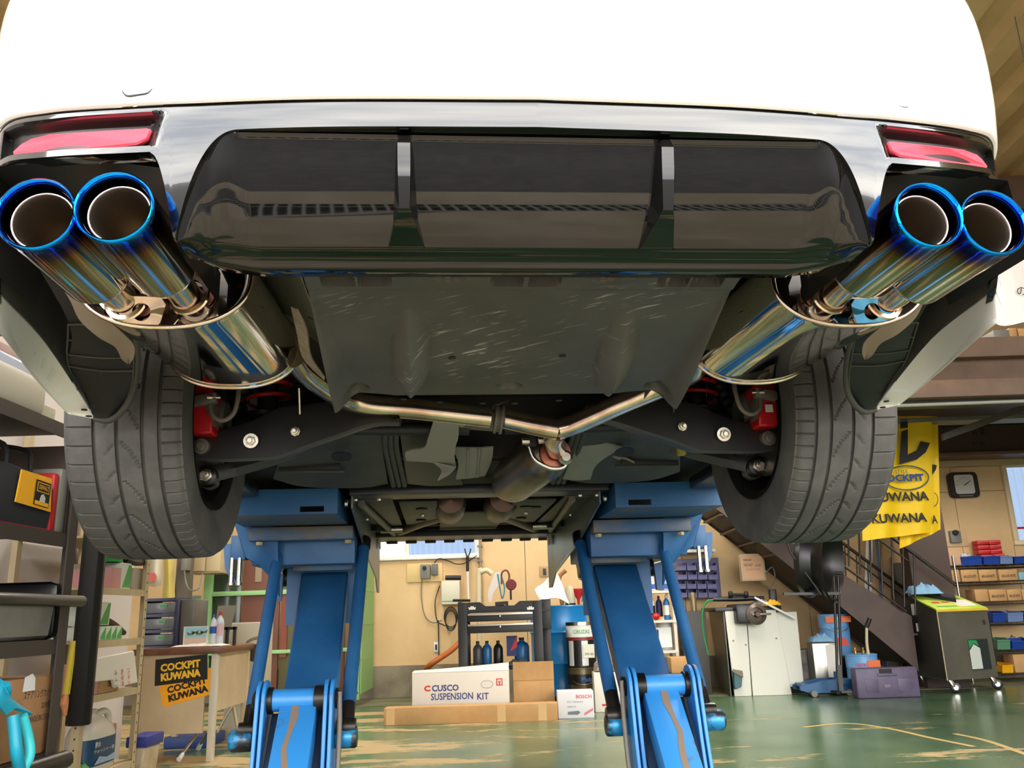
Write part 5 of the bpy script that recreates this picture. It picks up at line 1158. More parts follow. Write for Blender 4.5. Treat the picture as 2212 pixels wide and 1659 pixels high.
A_ = R2(396, 1353, 449, 1390, dk-.1); bx('card', A_[0], A_[1], dk-.1, dk-.094, zk+.01, A_[3], WPL, t); quadp('sky_print', (A_[0]+.01, dk-.1, zk+.06), XR, ZU, A_[1]-A_[0]-.02, A_[3]-zk-.065, mm('print_sky', (150, 205, 225), .5), t); quadp('sand_print', (A_[0]+.01, dk-.1, zk+.02), XR, ZU, A_[1]-A_[0]-.02, .04, mm('print_sand', (214, 190, 170), .5), t)
for k in range(4): c_ = V((A_[0]+.05+.03*k, dk-.1035, zk+.09+.01*(k % 2))); mk('palm_print', [c_, c_+V((.03, 0, .012)), c_+V((.02, 0, -.01)), c_+V((-.02, 0, -.012)), c_+V((-.025, 0, .01))], [(0, 1, 2, 3, 4)], mm('print_green', (110, 120, 70), .6), t)
pc_ = mm('pet_clear', (196, 204, 210), .15)
p = Y(459, 1390, dk-.12); bottle('drink_bottle', p.x, dk-.12, zk, Y(459, 1327, dk-.12).z-zk, .024, pc_, mm('cap_blue', (50, 110, 190), .4), 'plastic drink bottle with blue cap and blue label on the desk', lab=(.4, .62), labm=mm('label_blue', (40, 80, 160), .5))
p = Y(473, 1390, dk-.1); bottle('drink_bottle', p.x, dk-.1, zk, Y(473, 1322, dk-.1).z-zk, .028, pc_, RED, 'plastic drink bottle with red cap right of the blue-capped one', lab=(.3, .66), labm=mm('label_pink', (212, 180, 186), .5))
p = Y(430, 1394, dk-.15); cloth('paper_scraps', p.x, dk-.13, zk, .36, .12, .02, mm('tissue', (222, 210, 204), .8), 'strewn white paper scraps on the desk before the card', 'paper', sd=5)
t = T('plastic_stand', 'black plastic frame standing right of the bottles on the desk', 'frame', Y(497, 1388, dk).x, dk, zk); A_ = R2(486, 1354, 509, 1390, dk)
for x in (A_[0]+.01, A_[1]-.012): bx('frame_leg', x-.008, x+.008, dk, dk+.03, zk, A_[3], BLK, t)
bx('frame_top', A_[0]-.03, A_[1]-.0, dk, dk+.03, A_[3]-.02, A_[3], BLK, t)
p = Y(424, 1350, 6.55); t = T('spray_bottle', 'pale teal spray bottle with trigger behind the picture card', 'spray bottle', p.x, 6.55, zk)
lathe('bottle_body', [(0, 0), (.05, 0), (.052, .12), (.04, .2), (.016, .26), (.016, .29)], (p.x, 6.55, zk+.04), ZU, mm('pale_teal', (130, 176, 182), .4), t, 20); bar('spray_trigger', (p.x-.04, 6.55, zk+.34), (p.x+.02, 6.55, zk+.34), (0, .015, 0), (0, 0, .014), mm('green_cap', (100, 130, 96), .5), t); tube('trigger_hook', [V((p.x-.03, 6.55, zk+.33)), V((p.x-.04, 6.55, zk+.28))], .006, WPL, t)
bx('stand_block', p.x-.06, p.x+.06, 6.49, 6.556, zk, zk+.04, DARKST, t)
t = T('file_tray', 'grey document tray leaning behind the drink bottles', 'tray', Y(478, 1350, 6.7).x, 6.6, zk); A_ = R2(462, 1308, 500, 1350, 6.7); prism('tray_back', [V((A_[0], 6.7, zk)), V((A_[1]-.03, 6.7, zk)), V((A_[1]+.02, 6.75, A_[3])), V((A_[0]+.01, 6.75, A_[3]))], (0, .01, 0), mm('tray_grey', (128, 120, 104), .5), t)
A_ = R2(486, 1345, 556, 1590, 7.2); b = tag(bx('white_counter', A_[0], A_[1], 7.2, 7.6, 0, A_[3], mm('counter_cream', (186, 178, 158), .6), None, .01), 'cream metal counter behind the folding chair', 'counter')
# wall things left: white jug bag, yellow cloth, switch gear
sh = 8.56
t = T('plastic_jug', 'hanging white plastic bag with a red round mark above the drawer unit', 'bag', Y(335, 1260, sh).x, sh, Y(335, 1268, sh).z)
v = [[Y(x, y, sh-.03*k) for x, y, k in r] for r in (((325, 1200, 0), (338, 1198, 1), (352, 1200, 0)), ((318, 1228, 0), (335, 1226, 2), (352, 1228, 0)), ((316, 1250, 0), (334, 1250, 2.5), (352, 1250, 0)), ((320, 1266, 0), (334, 1268, 1), (350, 1264, 0)))]
grid('bag_skin', v, mm('milky_plastic', (196, 186, 164), .4), t, .01, nu=10, nv=10); mk('red_mark', circ(Y(328, 1247, sh-.09), .045, 18, (1, 0, 0), (0, 0, 1)), [tuple(range(18))], mm('mark_red', (206, 92, 92), .6), t)
v, f = grid('', [[Y(352, 1190, sh), Y(362, 1186, sh-.04), Y(376, 1192, sh)], [Y(354, 1240, sh), Y(364, 1240, sh-.05), Y(376, 1240, sh)], [Y(350, 1290, sh), Y(364, 1292, sh-.05), Y(378, 1290, sh)]], None, thick=.02, nu=8, nv=10, only=True); solo('yellow_cloth', v, f, mm('faded_yellow', (196, 178, 96), .85), 'faded yellow cloth hanging beside the white bag', 'cloth')
t = wall_thing('cable_box', 'small grey junction box with dangling cable left of the beige cabinet', 'junction box', 390, 1180, 405, 1235, dd=8.5); A_ = R2(391, 1195, 404, 1232, 8.5); bx('box_case', A_[0], A_[1], 8.5, 8.61, A_[2], A_[3], GREYP, t, .004); tube('cable', [Y(398, 1232, 8.5), Y(402, 1260, 8.5), Y(412, 1275, 8.4), Y(430, 1270, 8.4), Y(437, 1240, 8.5)], .008, GREYP, t, 6, n=16)
# folding chair
d = 6.8
t = T('folding_chair', 'folded-open steel tube chair with dark seat right of the desk', 'chair', Y(500, 1600, d).x, d, 0)
def cy(x, y, dd=d): return Y(x, y, dd)
tube('back_frame', [cy(472, 1520), cy(500, 1452), cy(530, 1395), cy(540, 1384), cy(556, 1378), cy(575, 1376)], .012, CHROME, t, 10, n=20); tube('back_frame', [cy(508, 1480, 7.15), cy(530, 1430, 7.15), cy(548, 1395, 7.15)], .012, CHROME, t, 10)
grid('backrest', [[cy(523, 1400), cy(548, 1392), cy(570, 1390)], [cy(520, 1418), cy(548, 1430), cy(572, 1425)]], mm('chair_vinyl', (66, 58, 48), .6), t, .02, nu=8, nv=6)
grid('seat', [[cy(470, 1505), cy(500, 1498), cy(545, 1490)], [cy(478, 1508, 7.1), cy(510, 1502, 7.1), cy(548, 1496, 7.1)]], mm('chair_vinyl', (66, 58, 48), .6), t, .03, nu=6, nv=4)
tube('leg', [cy(495, 1468), cy(503, 1520), cy(515, 1585)], .011, mm('cream_tube', (206, 190, 150), .4), t, 10); tube('leg', [cy(528, 1460, 7.2), cy(533, 1500, 7.2), cy(548, 1560, 7.2)], .011, mm('cream_tube', (206, 190, 150), .4), t, 10)
tube('leg', [cy(520, 1500), cy(490, 1545), cy(466, 1590)], .011, CHROME, t, 10); lathe('foot_cap', [(0, 0), (.016, 0), (.014, .04), (0, .04)], cy(515, 1589), ZU, WPL, t, 10)
# crutch like rods leaning under the desk
for i, (a_, b_, l) in enumerate((((430, 1580), (386, 1646), 'longer steel rod with white tip under the desk'), ((450, 1580), (428, 1622), 'shorter steel rod with white tip under the desk'))):
    p0 = Y(a_[0], a_[1], 6.3); p1 = F(b_[0], b_[1]); t = T('steel_rod', l, 'rod', p1.x, p1.y, 0); tube('shaft', [p0, p1+V((0, 0, .02))], .01, ZINC, t, 8); dv = (p0-p1).normalized(); tube('white_tip', [p1+V((0, 0, .015)), p1+dv*.06+V((0, 0, .015))], [.017, .013], WPL, t, 10)
A_ = R2(352, 1592, 452, 1630, 6.6); tag(bx('blue_crate', A_[0], A_[1], 6.6, 6.95, 0, A_[3], mm('crate_blue', (34, 62, 120), .5), None, .01), 'dark blue crate on the floor beneath the desk', 'crate')
A_ = R2(293, 1586, 328, 1659, 5.3); t = T('lidded_bin', 'grimy white bin with blue lid between shelf and desk', 'bin', (A_[0]+A_[1])/2, 5.3, 0)
prism('bin_body', [(A_[0]+.02, 5.2, 0), (A_[1]-.02, 5.2, 0), (A_[1], 5.2, A_[3]-.06), (A_[0], 5.2, A_[3]-.06)], (0, .22, 0), mm('grimy_white', (198, 184, 156), .7, col2=(170, 152, 122), ns=8), t, .008); bx('bin_lid', A_[0]-.015, A_[1]+.015, 5.19, 5.43, A_[3]-.06, A_[3], mm('lid_blue', (40, 52, 132), .5), t, .008)
v, f = grid('', [[Y(472, 1575, 7), Y(492, 1572, 7)], [Y(478, 1600, 7), Y(500, 1598, 7)], [Y(484, 1612, 7), Y(500, 1608, 7)]], None, thick=.02, nu=5, nv=5, only=True); solo('paper_bag', v, f, mm('bag_tan', (170, 150, 120), .8), 'tan paper bag on the floor behind the folding chair', 'bag')
# ---- left side: white partition wall, dark shelf rack, beige shelf
def PX(x, y, X): r = ray(x, y); return O + r*(X/r.x)
G.base = V((0, 0, 0)); G.flip = False
struct(bx('wall_partition', -2.62, -2.55, .6, 5.8, 0, 2.9, mm('lilac_white', (206, 198, 194), .7)))
XRK = -1.62                      # front plane of the dark rack
ye = PX(160, 1200, XRK).y
t = T('dark_shelf_rack', 'dark steel shelf rack at the left edge, full of bags and bins', 'shelf', -1.9, 2.4, 0)
RK = mm('rack_dark', (60, 52, 46), .5)
def rz(x, y): return PX(x, y, XRK).z
shelf_z = [rz(150, 918), rz(150, 1152), rz(140, 1380), rz(125, 1622)]
for yy in (ye, .9):
    for xx in (XRK, XRK-.62): bx('rack_post', xx-.045, xx, yy, yy+.006, 0, shelf_z[0]+.05, RK, t); bx('rack_post', xx-.006, xx, yy-.05, yy, 0, shelf_z[0]+.05, RK, t)
for z in shelf_z: bx('rack_shelf', XRK-.6, XRK-.008, .9, ye-.01, z-.01, z, RK, t); bx('rack_rail', XRK-.012, XRK-.007, .9, ye-.01, z-.05, z-.01, RK, t)
z0, z1, z2, z3 = shelf_z
for nme, z, y0, y1, l in (('foam_guard', z2+.13, 2.5, ye+.06, 'black foam edge guard roll above the third rack shelf'), ('foam_guard', z3-.03, 1.2, ye+.05, 'black foam edge guard roll along the lowest rack shelf')):
    v, f = tube('', [V((XRK+.02, y0, z)), V((XRK+.02, y1-.012, z)), V((XRK+.02, y1, z))], [.03 if z < z2 else .02]*2+[.012], None, seg=16, only=True); solo(nme, v, f, BLK2, l, 'foam guard')
# top shelf: grey lidded tray, clear case, red case
yb = PX(100, 800, XRK-.0).y
ta, tb_, tc_, td = PX(105, 850, XRK-.02).y, PX(78, 800, XRK-.08).y, PX(62, 790, XRK-.14).y, PX(13, 745, XRK-.06).y
za, zb_, zc2, zd2 = PX(60, 800, XRK-.02).z, PX(45, 776, XRK-.08).z, PX(30, 752, XRK-.14).z, PX(5, 722, XRK-.06).z
o = bx('storage_tray', XRK-.5, XRK-.02, ta-1.0, ta, z0+.002, za, mm('tray_beige', (190, 186, 166), .5), None, .025); tag(o, 'grey beige tray with rounded corners on the top rack shelf', 'tray')
o = bx('clear_case', XRK-.45, XRK-.08, tb_-.7, tb_, za+.002, zb_, mm('clear_blue', (176, 190, 214), .2), None, .012); tag(o, 'clear bluish plastic case on the grey beige tray', 'case')
o = bx('pink_carton', XRK-.55, XRK-.14, tc_-.9, tc_, zb_+.002, zc2, mm('dusty_pink', (170, 140, 134), .7), None, .004); tag(o, 'dusty pink flat carton on the clear case', 'carton')
o = bx('red_case', XRK-.45, XRK-.06, td-.6, td, zc2+.002, zd2, RED, None, .006); tag(o, 'bright red case at the very top of the dark rack', 'case')
p = PX(112, 885, XRK-.1); o = bx('printed_box', XRK-.3, XRK-.06, ye-.42, ye-.12, z0, z0+.06, mm('box_cream2', (206, 206, 176), .6), None); tag(o, 'cream printed box right of the grey beige tray', 'box')
# second shelf: yellow faced tool bag, red and grey cases
zb = z1; bgx = XRK-.03
yA, yB_ = PX(20, 1060, bgx).y, PX(112, 1060, bgx).y
t = T('tool_bag', 'black fabric tool bag with yellow end panel on the dark rack', 'bag', bgx-.2, (yA+yB_)/2, zb)
hb = PX(110, 1012, bgx).z-zb
rows = []
for yy, k in ((yA-.25, .75), (yA, .97), (yA+.08, 1), (yB_-.02, .93), (yB_, .86)):
    rows.append([V((bgx-.36, yy, zb+.01)), V((bgx-.36, yy, zb+hb*k*.8)), V((bgx-.2, yy, zb+hb*k)), V((bgx-.03, yy, zb+hb*k*.9)), V((bgx, yy, zb+hb*.5)), V((bgx-.01, yy, zb+.01))])
grid('bag_body', rows, mm('bag_fabric', (36, 38, 44), .85), t, .006, nu=14, nv=14)
q = [PX(x, y, bgx+.012) for x, y in ((31, 1084), (107, 1106), (110, 1034), (45, 1014))]
pnl = prism('yellow_panel', q, (.004, 0, 0), YEL, t)
pr = (q[1]-q[0]).normalized(); pu = (q[3]-q[0]); pu = (pu-pr*pu.dot(pr)).normalized(); W_ = (q[1]-q[0]).length; H_ = (q[3]-q[0]).length
def on(u, v, l=.005): return q[0]+pr*(W_*u)+pu*(H_*v)+V((l, 0, 0))
def patchq(name, u0, v0, u1, v1, m, l, par): return mk(name, [on(u0, v0, l), on(u1, v0, l), on(u1, v1, l), on(u0, v1, l)], [(0, 1, 2, 3)], m, par)
patchq('logo_field', .46, .08, .90, .86, INK, .006, pnl); patchq('logo_plate', .50, .50, .86, .80, YEL, .007, pnl); patchq('logo_plate', .52, .53, .84, .77, INK, .008, pnl)
patchq('logo_base', .48, .10, .88, .22, YEL, .007, pnl)
mk('hand_emblem', [on(.60, .2, .0085), on(.76, .2, .0085), on(.76, .36, .0085), on(.70, .46, .0085), on(.63, .42, .0085), on(.60, .3, .0085)], [(0, 1, 2, 3, 4, 5)], mm('pale_logo', (200, 200, 190), .6), pnl)
text('DEWALT', on(.54, .58), pr, pu, H_*.14, YEL, pnl, width=W_*.28, bold=.02, lift=.0045)
for yy in (yA+.05, yB_-.06): tube('bag_handle', [V((bgx-.05, yy, zb+hb*.9)), V((bgx-.08, yy+.02, zb+hb+.06)), V((bgx-.2, yy+.03, zb+hb+.09))], .008, BLK, t, 8, n=10)
yC = yB_+.012
o = bx('red_case', bgx-.28, bgx, yC, yC+.035, zb, zb+.21, RED, None, .01); tag(o, 'thin red case standing right of the yellow faced bag', 'case')
yD = PX(116, 1080, bgx).y; yE = PX(146, 1080, bgx).y
o = bx('grey_case', bgx-.3, bgx+.0, max(yD, yC+.045), yE, zb, zb+.235, mm('case_grey', (132, 130, 122), .5), None, .012); tag(o, 'light grey ribbed case standing right of the thin red case', 'case')
o = bx('dark_box', bgx-.55, bgx-.33, yA, yE-.05, zb, zb+.34, BLK2, None, .01); tag(o, 'dark box behind the tool bag on the second rack shelf', 'box')
o = bx('brown_board', bgx-.32, bgx-.005, yE+.012, yE+.018, zb, zb+.33, mm('board_brown', (86, 70, 60), .7), None); tag(o, 'thin brown board leaning at the end of the second rack shelf', 'board')
# third shelf: clear grey bin
yA, yB_ = PX(2, 1320, bgx).y, PX(122, 1320, bgx).y
t = T('storage_bin', 'cloudy grey plastic bin on the third rack shelf', 'bin', bgx-.2, (yA+yB_)/2, z2)
hh = PX(110, 1285, bgx).z-z2
prism('bin_body', [(bgx, yA-.3, z2+.002), (bgx, yB_-.03, z2+.002), (bgx, yB_, z2+hh), (bgx, yA-.3, z2+hh)], (-.4, 0, 0), mm('cloudy_plastic', (108, 104, 96), .4, col2=(124, 120, 112), ns=5), t, .012)
bx('bin_rim', bgx-.41, bgx+.012, yA-.3, yB_+.01, z2+hh-.012, z2+hh+.002, mm('cloudy_plastic', (108, 104, 96), .4), t)
o = bx('dark_hose_case', bgx-.3, bgx-.0, yB_+.03, ye-.03, z2, z2+.2, BLK2, None, .03); tag(o, 'black moulded case right of the cloudy grey bin', 'case')
# bottom shelf: big brown carton with hand lettering, teal gloves, small carton
yA, yB_ = PX(38, 1500, bgx).y, PX(112, 1500, bgx).y; hz = PX(110, 1458, bgx).z-z3
t = T('steering_cover_carton', 'brown carton with handwritten Japanese lettering on the lowest rack shelf', 'carton', bgx-.2, (yA+yB_)/2, z3)
bx('carton_body', bgx-.4, bgx, yA-.25, yB_, z3+.002, z3+hz, mm('carton_dark', (178, 134, 90), .8, col2=(160, 118, 78), ns=4), t, .005)
rgt, up_ = V((0, 1, 0)), ZU
P_ = PX(50, 1513, bgx); text('ステアリングカバー', P_, rgt, up_, .028, INK, t, width=PX(112, 1505, bgx).y-P_.y); P_ = PX(88, 1531, bgx); text('200個', P_, rgt, up_, .024, DARKST, t); P_ = PX(62, 1562, bgx); text('MADE IN CHINA', P_, rgt, up_, .02, DARKST, t, width=.14)
P_ = PX(48, 1495, bgx); mk('torn_label', [P_+V((.001, 0, 0)), P_+V((.001, .075, .0)), P_+V((.001, .07, .04)), P_+V((.001, .05, .055)), P_+V((.001, .005, .045))], [(0, 1, 2, 3, 4)], WPL, t)
yq = PX(6, 1560, bgx+.05).y
o = bx('small_carton', bgx-.2, bgx+.05, yA-.55, yA-.27, z3, z3+.26, CARD, None, .005); tag(o, 'brown carton corner at the lower left edge of the photo', 'carton')
TEAL = mm('teal_rubber', (24, 150, 178), .45)
XG = bgx+.10
v, f = grid('', [[PX(-10, 1462, XG-.06), PX(4, 1468, XG-.03), PX(14, 1485, XG)], [PX(-6, 1512, XG), PX(10, 1500, XG), PX(28, 1510, XG)], [PX(14, 1545, XG), PX(36, 1530, XG+.01), PX(72, 1542, XG)]], None, thick=.012, nu=10, nv=10, only=True)
v2, f2 = tube('', [PX(28, 1545, XG), PX(32, 1580, XG+.01), PX(36, 1625, XG+.02), PX(42, 1659, XG+.01)], .018, None, seg=10, n=16, only=True); v3, f3 = tube('', [PX(48, 1545, XG), PX(60, 1590, XG+.01), PX(64, 1630, XG+.02), PX(50, 1662, XG+.01)], .016, None, seg=10, n=16, only=True)
t = T('rubber_gloves', 'bright teal rubber gloves hanging over the front of the lowest rack shelf', 'gloves', XG, yA, 0.1); mk('glove_cuff', v, f, TEAL, t, 40); mk('glove_finger', v2, f2, TEAL, t, 40); mk('glove_finger', v3, f3, mm('teal_light', (60, 196, 204), .45), t, 40)
v, f = tube('', [PX(160, 1385, XRK-.55), PX(150, 1450, XRK-.55), PX(143, 1500, XRK-.55)], .017, None, seg=8, only=True); solo('yellow_strap', v, f, mm('strap_yellow', (216, 192, 60), .6), 'yellow strap hanging between the dark rack and the white partition', 'strap')
v, f = tube('', [PX(143, 1500, XRK-.55), PX(139, 1520, XRK-.55), PX(141, 1545, XRK-.55)], [.012, .02, .008], None, seg=8, only=True); solo('orange_rag', v, f, mm('orange_rag', (222, 150, 100), .8), 'small orange rag at the end of the yellow strap', 'cloth')
# beige shelf unit
XB = -2.12; yn = PX(168, 1620, XB).y; yf = PX(303, 1500, XB).y
t = T('beige_shelf', 'beige perforated steel shelf with a black foam guard on its near post', 'shelf', XB-.2, (yn+yf)/2, 0)
zs2 = [PX(296, 1638, XB).z, PX(297, 1484, XB).z, PX(304, 1378, XB).z, PX(308, 1274, XB).z, PX(310, 1174, XB).z]
for yy in (yn, yf):
    for xx in (XB, XB-.4): bx('shelf_post', xx-.04, xx, yy-.002, yy, 0, 2.0, BEIGE, t); bx('shelf_post', xx-.002, xx, yy-.04 if yy == yf else yy, yy if yy == yf else yy+.04, 0, 2.0, BEIGE, t)
for z in zs2: bx('shelf_board', XB-.4, XB-.004, yn, yf, z-.012, z, BEIGE, t); bx('shelf_lip', XB-.005, XB-.002, yn, yf, z-.035, z, BEIGE, t)
bh = [lathe('', [(0, .0), (.005, .0), (.005, -.002)], (XB-.02, yn-.003, .05+.05*i), (0, -1, 0), None, seg=8, only=True) for i in range(10)]+[lathe('', [(0, .0), (.006, .0), (.006, -.002)], (XB+.0005, yf-.02, .1+.05*i), (1, 0, 0), None, seg=8, only=True) for i in range(30)]
v, f = join(bh); o = mk('post_holes', v, f, DARKST, t); o['kind'] = 'stuff'
zg = PX(166, 1570, XB+.02).z
g_ = prism('foam_guard', [(XB+.03, yn+.05, zg), (XB+.045, yn-.0, zg), (XB+.03, yn-.04, zg), (XB-.03, yn-.05, zg), (XB-.06, yn-.03, zg), (XB-.01, yn-.006, zg), (XB+.004, yn+.05, zg)], (0, 0, 1.9-zg), BLK, t, .004)
# goods on the beige shelf
def sb(name, y0, y1, zi, h, mat, label, cat='box', x0=-.3, x1=-.03, bev=.003):
    o = bx(name, XB+x0, XB+x1, y0, y1, zs2[zi]+.001, zs2[zi]+h, mat, None, bev); tag(o, label, cat); G.base = o.location.copy(); return o
def yx(x, y=1500): return PX(x, y, XB-.03).y
GBX = mm('green_white_box', (160, 190, 150), .5); GB2 = mm('green_box', (70, 160, 80), .5); WB2 = mm('box_white', (214, 220, 208), .5)
for i in range(4):
    o = sb('bulb_box', yx(205+12*i)+.005, yx(216+12*i), 2, .07, WB2, ['green and white bulb box nearest the foam guard on the second shelf up', 'second green and white bulb box from the foam guard', 'third green and white bulb box from the foam guard', 'fourth green and white bulb box, farthest from the foam guard'][i]); y0, y1 = yx(205+12*i)+.006, yx(216+12*i)-.001
    prism('green_print', [(XB-.03, y0, zs2[2]+.004), (XB-.03, y1, zs2[2]+.004), (XB-.03, y1, zs2[2]+.065), (XB-.03, y0, zs2[2]+.02)], (.0015, 0, 0), GB2, o)
o = sb('bulb_box', yx(203), yx(228), 2, .0, WB2, 'x') if False else None
o = bx('bulb_box', XB-.28, XB-.04, yx(203), yx(227), zs2[2]+.075, zs2[2]+.19, WB2, None, .003); tag(o, 'larger green edged box on top of the bulb boxes', 'box'); G.base = o.location.copy(); prism('green_print', [(XB-.04, yx(203)+.01, zs2[2]+.08), (XB-.04, yx(227)-.02, zs2[2]+.08), (XB-.04, yx(227)-.002, zs2[2]+.185), (XB-.04, yx(222), zs2[2]+.185)], (.0015, 0, 0), GB2, o)
v, f = tube('', [V((XB-.1, yx(234), zs2[2]+.10)), V((XB-.08, yx(250), zs2[2]+.06)), V((XB-.06, yx(270), zs2[2]+.03))], [.03, .035, .012], None, seg=8, n=8, only=True); solo('brown_gloves', v, f, mm('brown_leather', (70, 44, 32), .7), 'dark brown crumpled glove behind the bulb boxes', 'glove')
o = sb('printed_box', yx(218), yx(240), 3, .11, mm('box_pinkwhite', (208, 150, 150), .5), 'pink and white box on the upper beige shelf'); o = sb('printed_box', yx(242), yx(262), 3, .14, WB2, 'green and white box right of the pink one on the upper beige shelf')
prism('green_print', [(XB-.03, yx(244), zs2[3]+.01), (XB-.03, yx(260), zs2[3]+.01), (XB-.03, yx(262), zs2[3]+.13), (XB-.03, yx(256), zs2[3]+.13)], (.0015, 0, 0), GB2, o)
t = T('tape_roll', 'green box top with orange tape roll on the upper beige shelf', 'tape', XB-.15, yx(240), zs2[3]+.145); y_ = yx(242)
o = lathe('green_case', [(0, 0), (.08, 0), (.08, .09), (0, .09)], (XB-.12, y_, zs2[3]+.145), ZU, mm('bright_green', (38, 170, 80), .45), t, 28); lathe('orange_roll', [(.03, .092), (.07, .092), (.07, .15), (.03, .15)], (XB-.12, y_, zs2[3]+.145), ZU, mm('orange_roll', (190, 110, 60), .5), t, 28)
o = sb('paper_box', yx(268), yx(288), 3, .12, mm('box_grey2', (176, 166, 150), .6), 'grey cream box at the far end of the upper beige shelf'); tag(mk('sunglasses', *tube('', [V((XB-.05, yx(255), zs2[3]+.16)), V((XB-.03, yx(268), zs2[3]+.15)), V((XB-.03, yx(285), zs2[3]+.155))], .02, None, seg=8, only=True), BLK2, None, 40), 'black bundled strap lying on the grey cream box', 'strap')
# third board: white styrofoam lid with red writing, cartons
q = [PX(x, y, XB+.03) for x, y in ((196, 1425), (290, 1406), (298, 1474), (250, 1486), (246, 1468), (200, 1474))]
t = T('styrofoam_tray', 'white styrofoam lid with red handwriting leaning on the beige shelf', 'lid', XB+.02, yx(250), zs2[1]); o = prism('lid_board', q, (-.02, 0, 0), mm('styrofoam', (226, 218, 206), .8), t, .003)
for k, s_ in enumerate(('オイル', '再使用', 'パネル')): p_ = PX(246+14*k, 1450-3*k, XB+.031); text(s_, p_, V((0, .3, -.95)), V((0, .95, .3)), .03, INKR if k else DARKST, o, lift=.0015)
o = bx('small_carton', XB-.25, XB-.01, yx(208), yx(247), zs2[1]+.001, zs2[1]+.105, CARD, None, .003); tag(o, 'small brown carton with black characters below the styrofoam lid', 'carton'); G.base = o.location.copy(); text('部品', V((XB-.009, yx(222), zs2[1]+.03)), V((0, 1, 0)), ZU, .045, INK, o)
o = bx('red_white_box', XB-.2, XB-.02, yx(189), yx(206), zs2[1]+.001, zs2[1]+.15, mm('box_pinkwhite', (208, 150, 150), .5), None, .003); tag(o, 'red and white small box next to the foam guard', 'box')
p_ = PX(205, 1418, XB-.1); v, f = lathe('', [(0, 0), (.03, 0), (.03, .1), (0, .1)], (p_.x, p_.y, zs2[1]+.16), (1, 0, 0), None, seg=16, only=True); 
# washer fluid jug
jy = (yx(192, 1600)+yx(256, 1600))/2; jx = XB-.10; jw = (yx(256, 1600)-yx(192, 1600))/2
t = T('washer_fluid_jug', 'large white jug with dark blue label on the lowest beige shelf', 'jug', jx, jy, zs2[0]); zj = zs2[0]; JM = mm('jug_white', (206, 200, 184), .35); hj = PX(222, 1531, XB-.05).z-zj
rows = []
for k, h in ((.92, 0), (1, .02), (1, .45), (1, .58), (.86, .72), (.5, .84), (.2, .92), (.2, .96), (.24, .96), (.24, 1.0)):
    rows.append([V((jx+.08*k*math.copysign(abs(math.cos(q_))**.6, math.cos(q_)), jy+jw*k*math.copysign(abs(math.sin(q_))**.6, math.sin(q_))-(.02 if k < .5 else 0), zj+hj*h)) for q_ in [2*math.pi*i/28 for i in range(29)]])
grid('jug_body', rows, JM, t, smooth=50)
tube('jug_handle', [V((jx, jy+jw*.1, zj+hj*.9)), V((jx+.01, jy+jw*.65, zj+hj*.93)), V((jx+.01, jy+jw*.95, zj+hj*.8)), V((jx+.01, jy+jw*.9, zj+hj*.58))], .017, JM, t, 12, n=16)
rows = [[V((jx+.082*math.copysign(abs(math.cos(q_))**.6, math.cos(q_)), jy+jw*1.02*math.copysign(abs(math.sin(q_))**.6, math.sin(q_)), zj+hj*h)) for q_ in [-1.45+2.9*i/20 for i in range(21)]] for h in (.1, .54)]
lb = grid('jug_label', rows, mm('label_deepblue', (18, 66, 100), .45), t, smooth=50)
text('撥水', V((jx+.0835, jy-jw*.75, zj+hj*.40)), V((0, 1, 0)), ZU, hj*.10, WPL, lb, bold=.01); text('ウォッシャー液', V((jx+.0835, jy-jw*.78, zj+hj*.31)), V((0, 1, 0)), ZU, hj*.065, WPL, lb, width=jw*1.3)
mk('cloud_print', [V((jx+.083, jy-jw*.7, zj+hj*.13)), V((jx+.083, jy+jw*.7, zj+hj*.13)), V((jx+.083, jy+jw*.6, zj+hj*.24)), V((jx+.083, jy+jw*.1, zj+hj*.20)), V((jx+.083, jy-jw*.4, zj+hj*.25))], [(0, 1, 2, 3, 4)], mm('label_pale', (150, 170, 200), .5), lb)
o = bx('small_carton', XB-.2, XB-.06, yx(258), yx(270), zs2[0], zs2[0]+.2, mm('carton_orange', (186, 120, 82), .7), None, .003); tag(o, 'narrow orange brown carton right of the washer fluid jug', 'carton')
cloth('green_package', XB-.08, yx(186), zs2[0], .18, .14, .09, mm('leaf_green', (84, 146, 70), .6), 'crumpled green package left of the washer fluid jug', 'package', sd=2)
# ---- right: steel shelf with sprays, part bins, brake lathe, sign
d = 9.3; A_ = R2(1372, 1160, 1458, 1445, d)
t = T('white_shelf', 'white steel shelf with bottles and spray cans behind the right lift', 'shelf', (A_[0]+A_[1])/2, d, 0); WS = mm('shelf_white', (214, 210, 196), .5)
for x in (A_[0], A_[1]-.03):
    for y_ in (d, d+.38): bx('shelf_post', x, x+.03, y_, y_+.02, 0, Y(1400, 1165, d).z, WS, t)
sz = [Y(1420, y, d).z for y in (1440, 1406, 1340, 1276, 1200)]
for z in sz: bx('shelf_board', A_[0], A_[1], d-.01, d+.4, z-.025, z, WS, t)
S2 = A_[1]-.03
def onx(x, y=1300): return Y(x, y, d+.1).x
for x, m, l in ((1392, WPL, 'white flat bottle on the upper white shelf, leftmost'), (1412, mm('bottle_pale', (214, 206, 204), .5), 'white flat bottle on the upper white shelf, in the middle'), (1436, mm('bottle_whiteblue', (140, 190, 226), .4), 'white and blue box bottle on the upper white shelf, rightmost')):
    o = bx('fluid_bottle', onx(x-9), onx(x+8), d+.06, d+.16, sz[3], sz[3]+.2, m, None, .012); tag(o, l, 'bottle'); G.base = o.location.copy(); quadp('blue_label', (onx(x-8), d+.06, sz[3]+.02), XR, ZU, onx(x+7)-onx(x-8), .05, mm('label_blue', (40, 80, 160), .5), o)
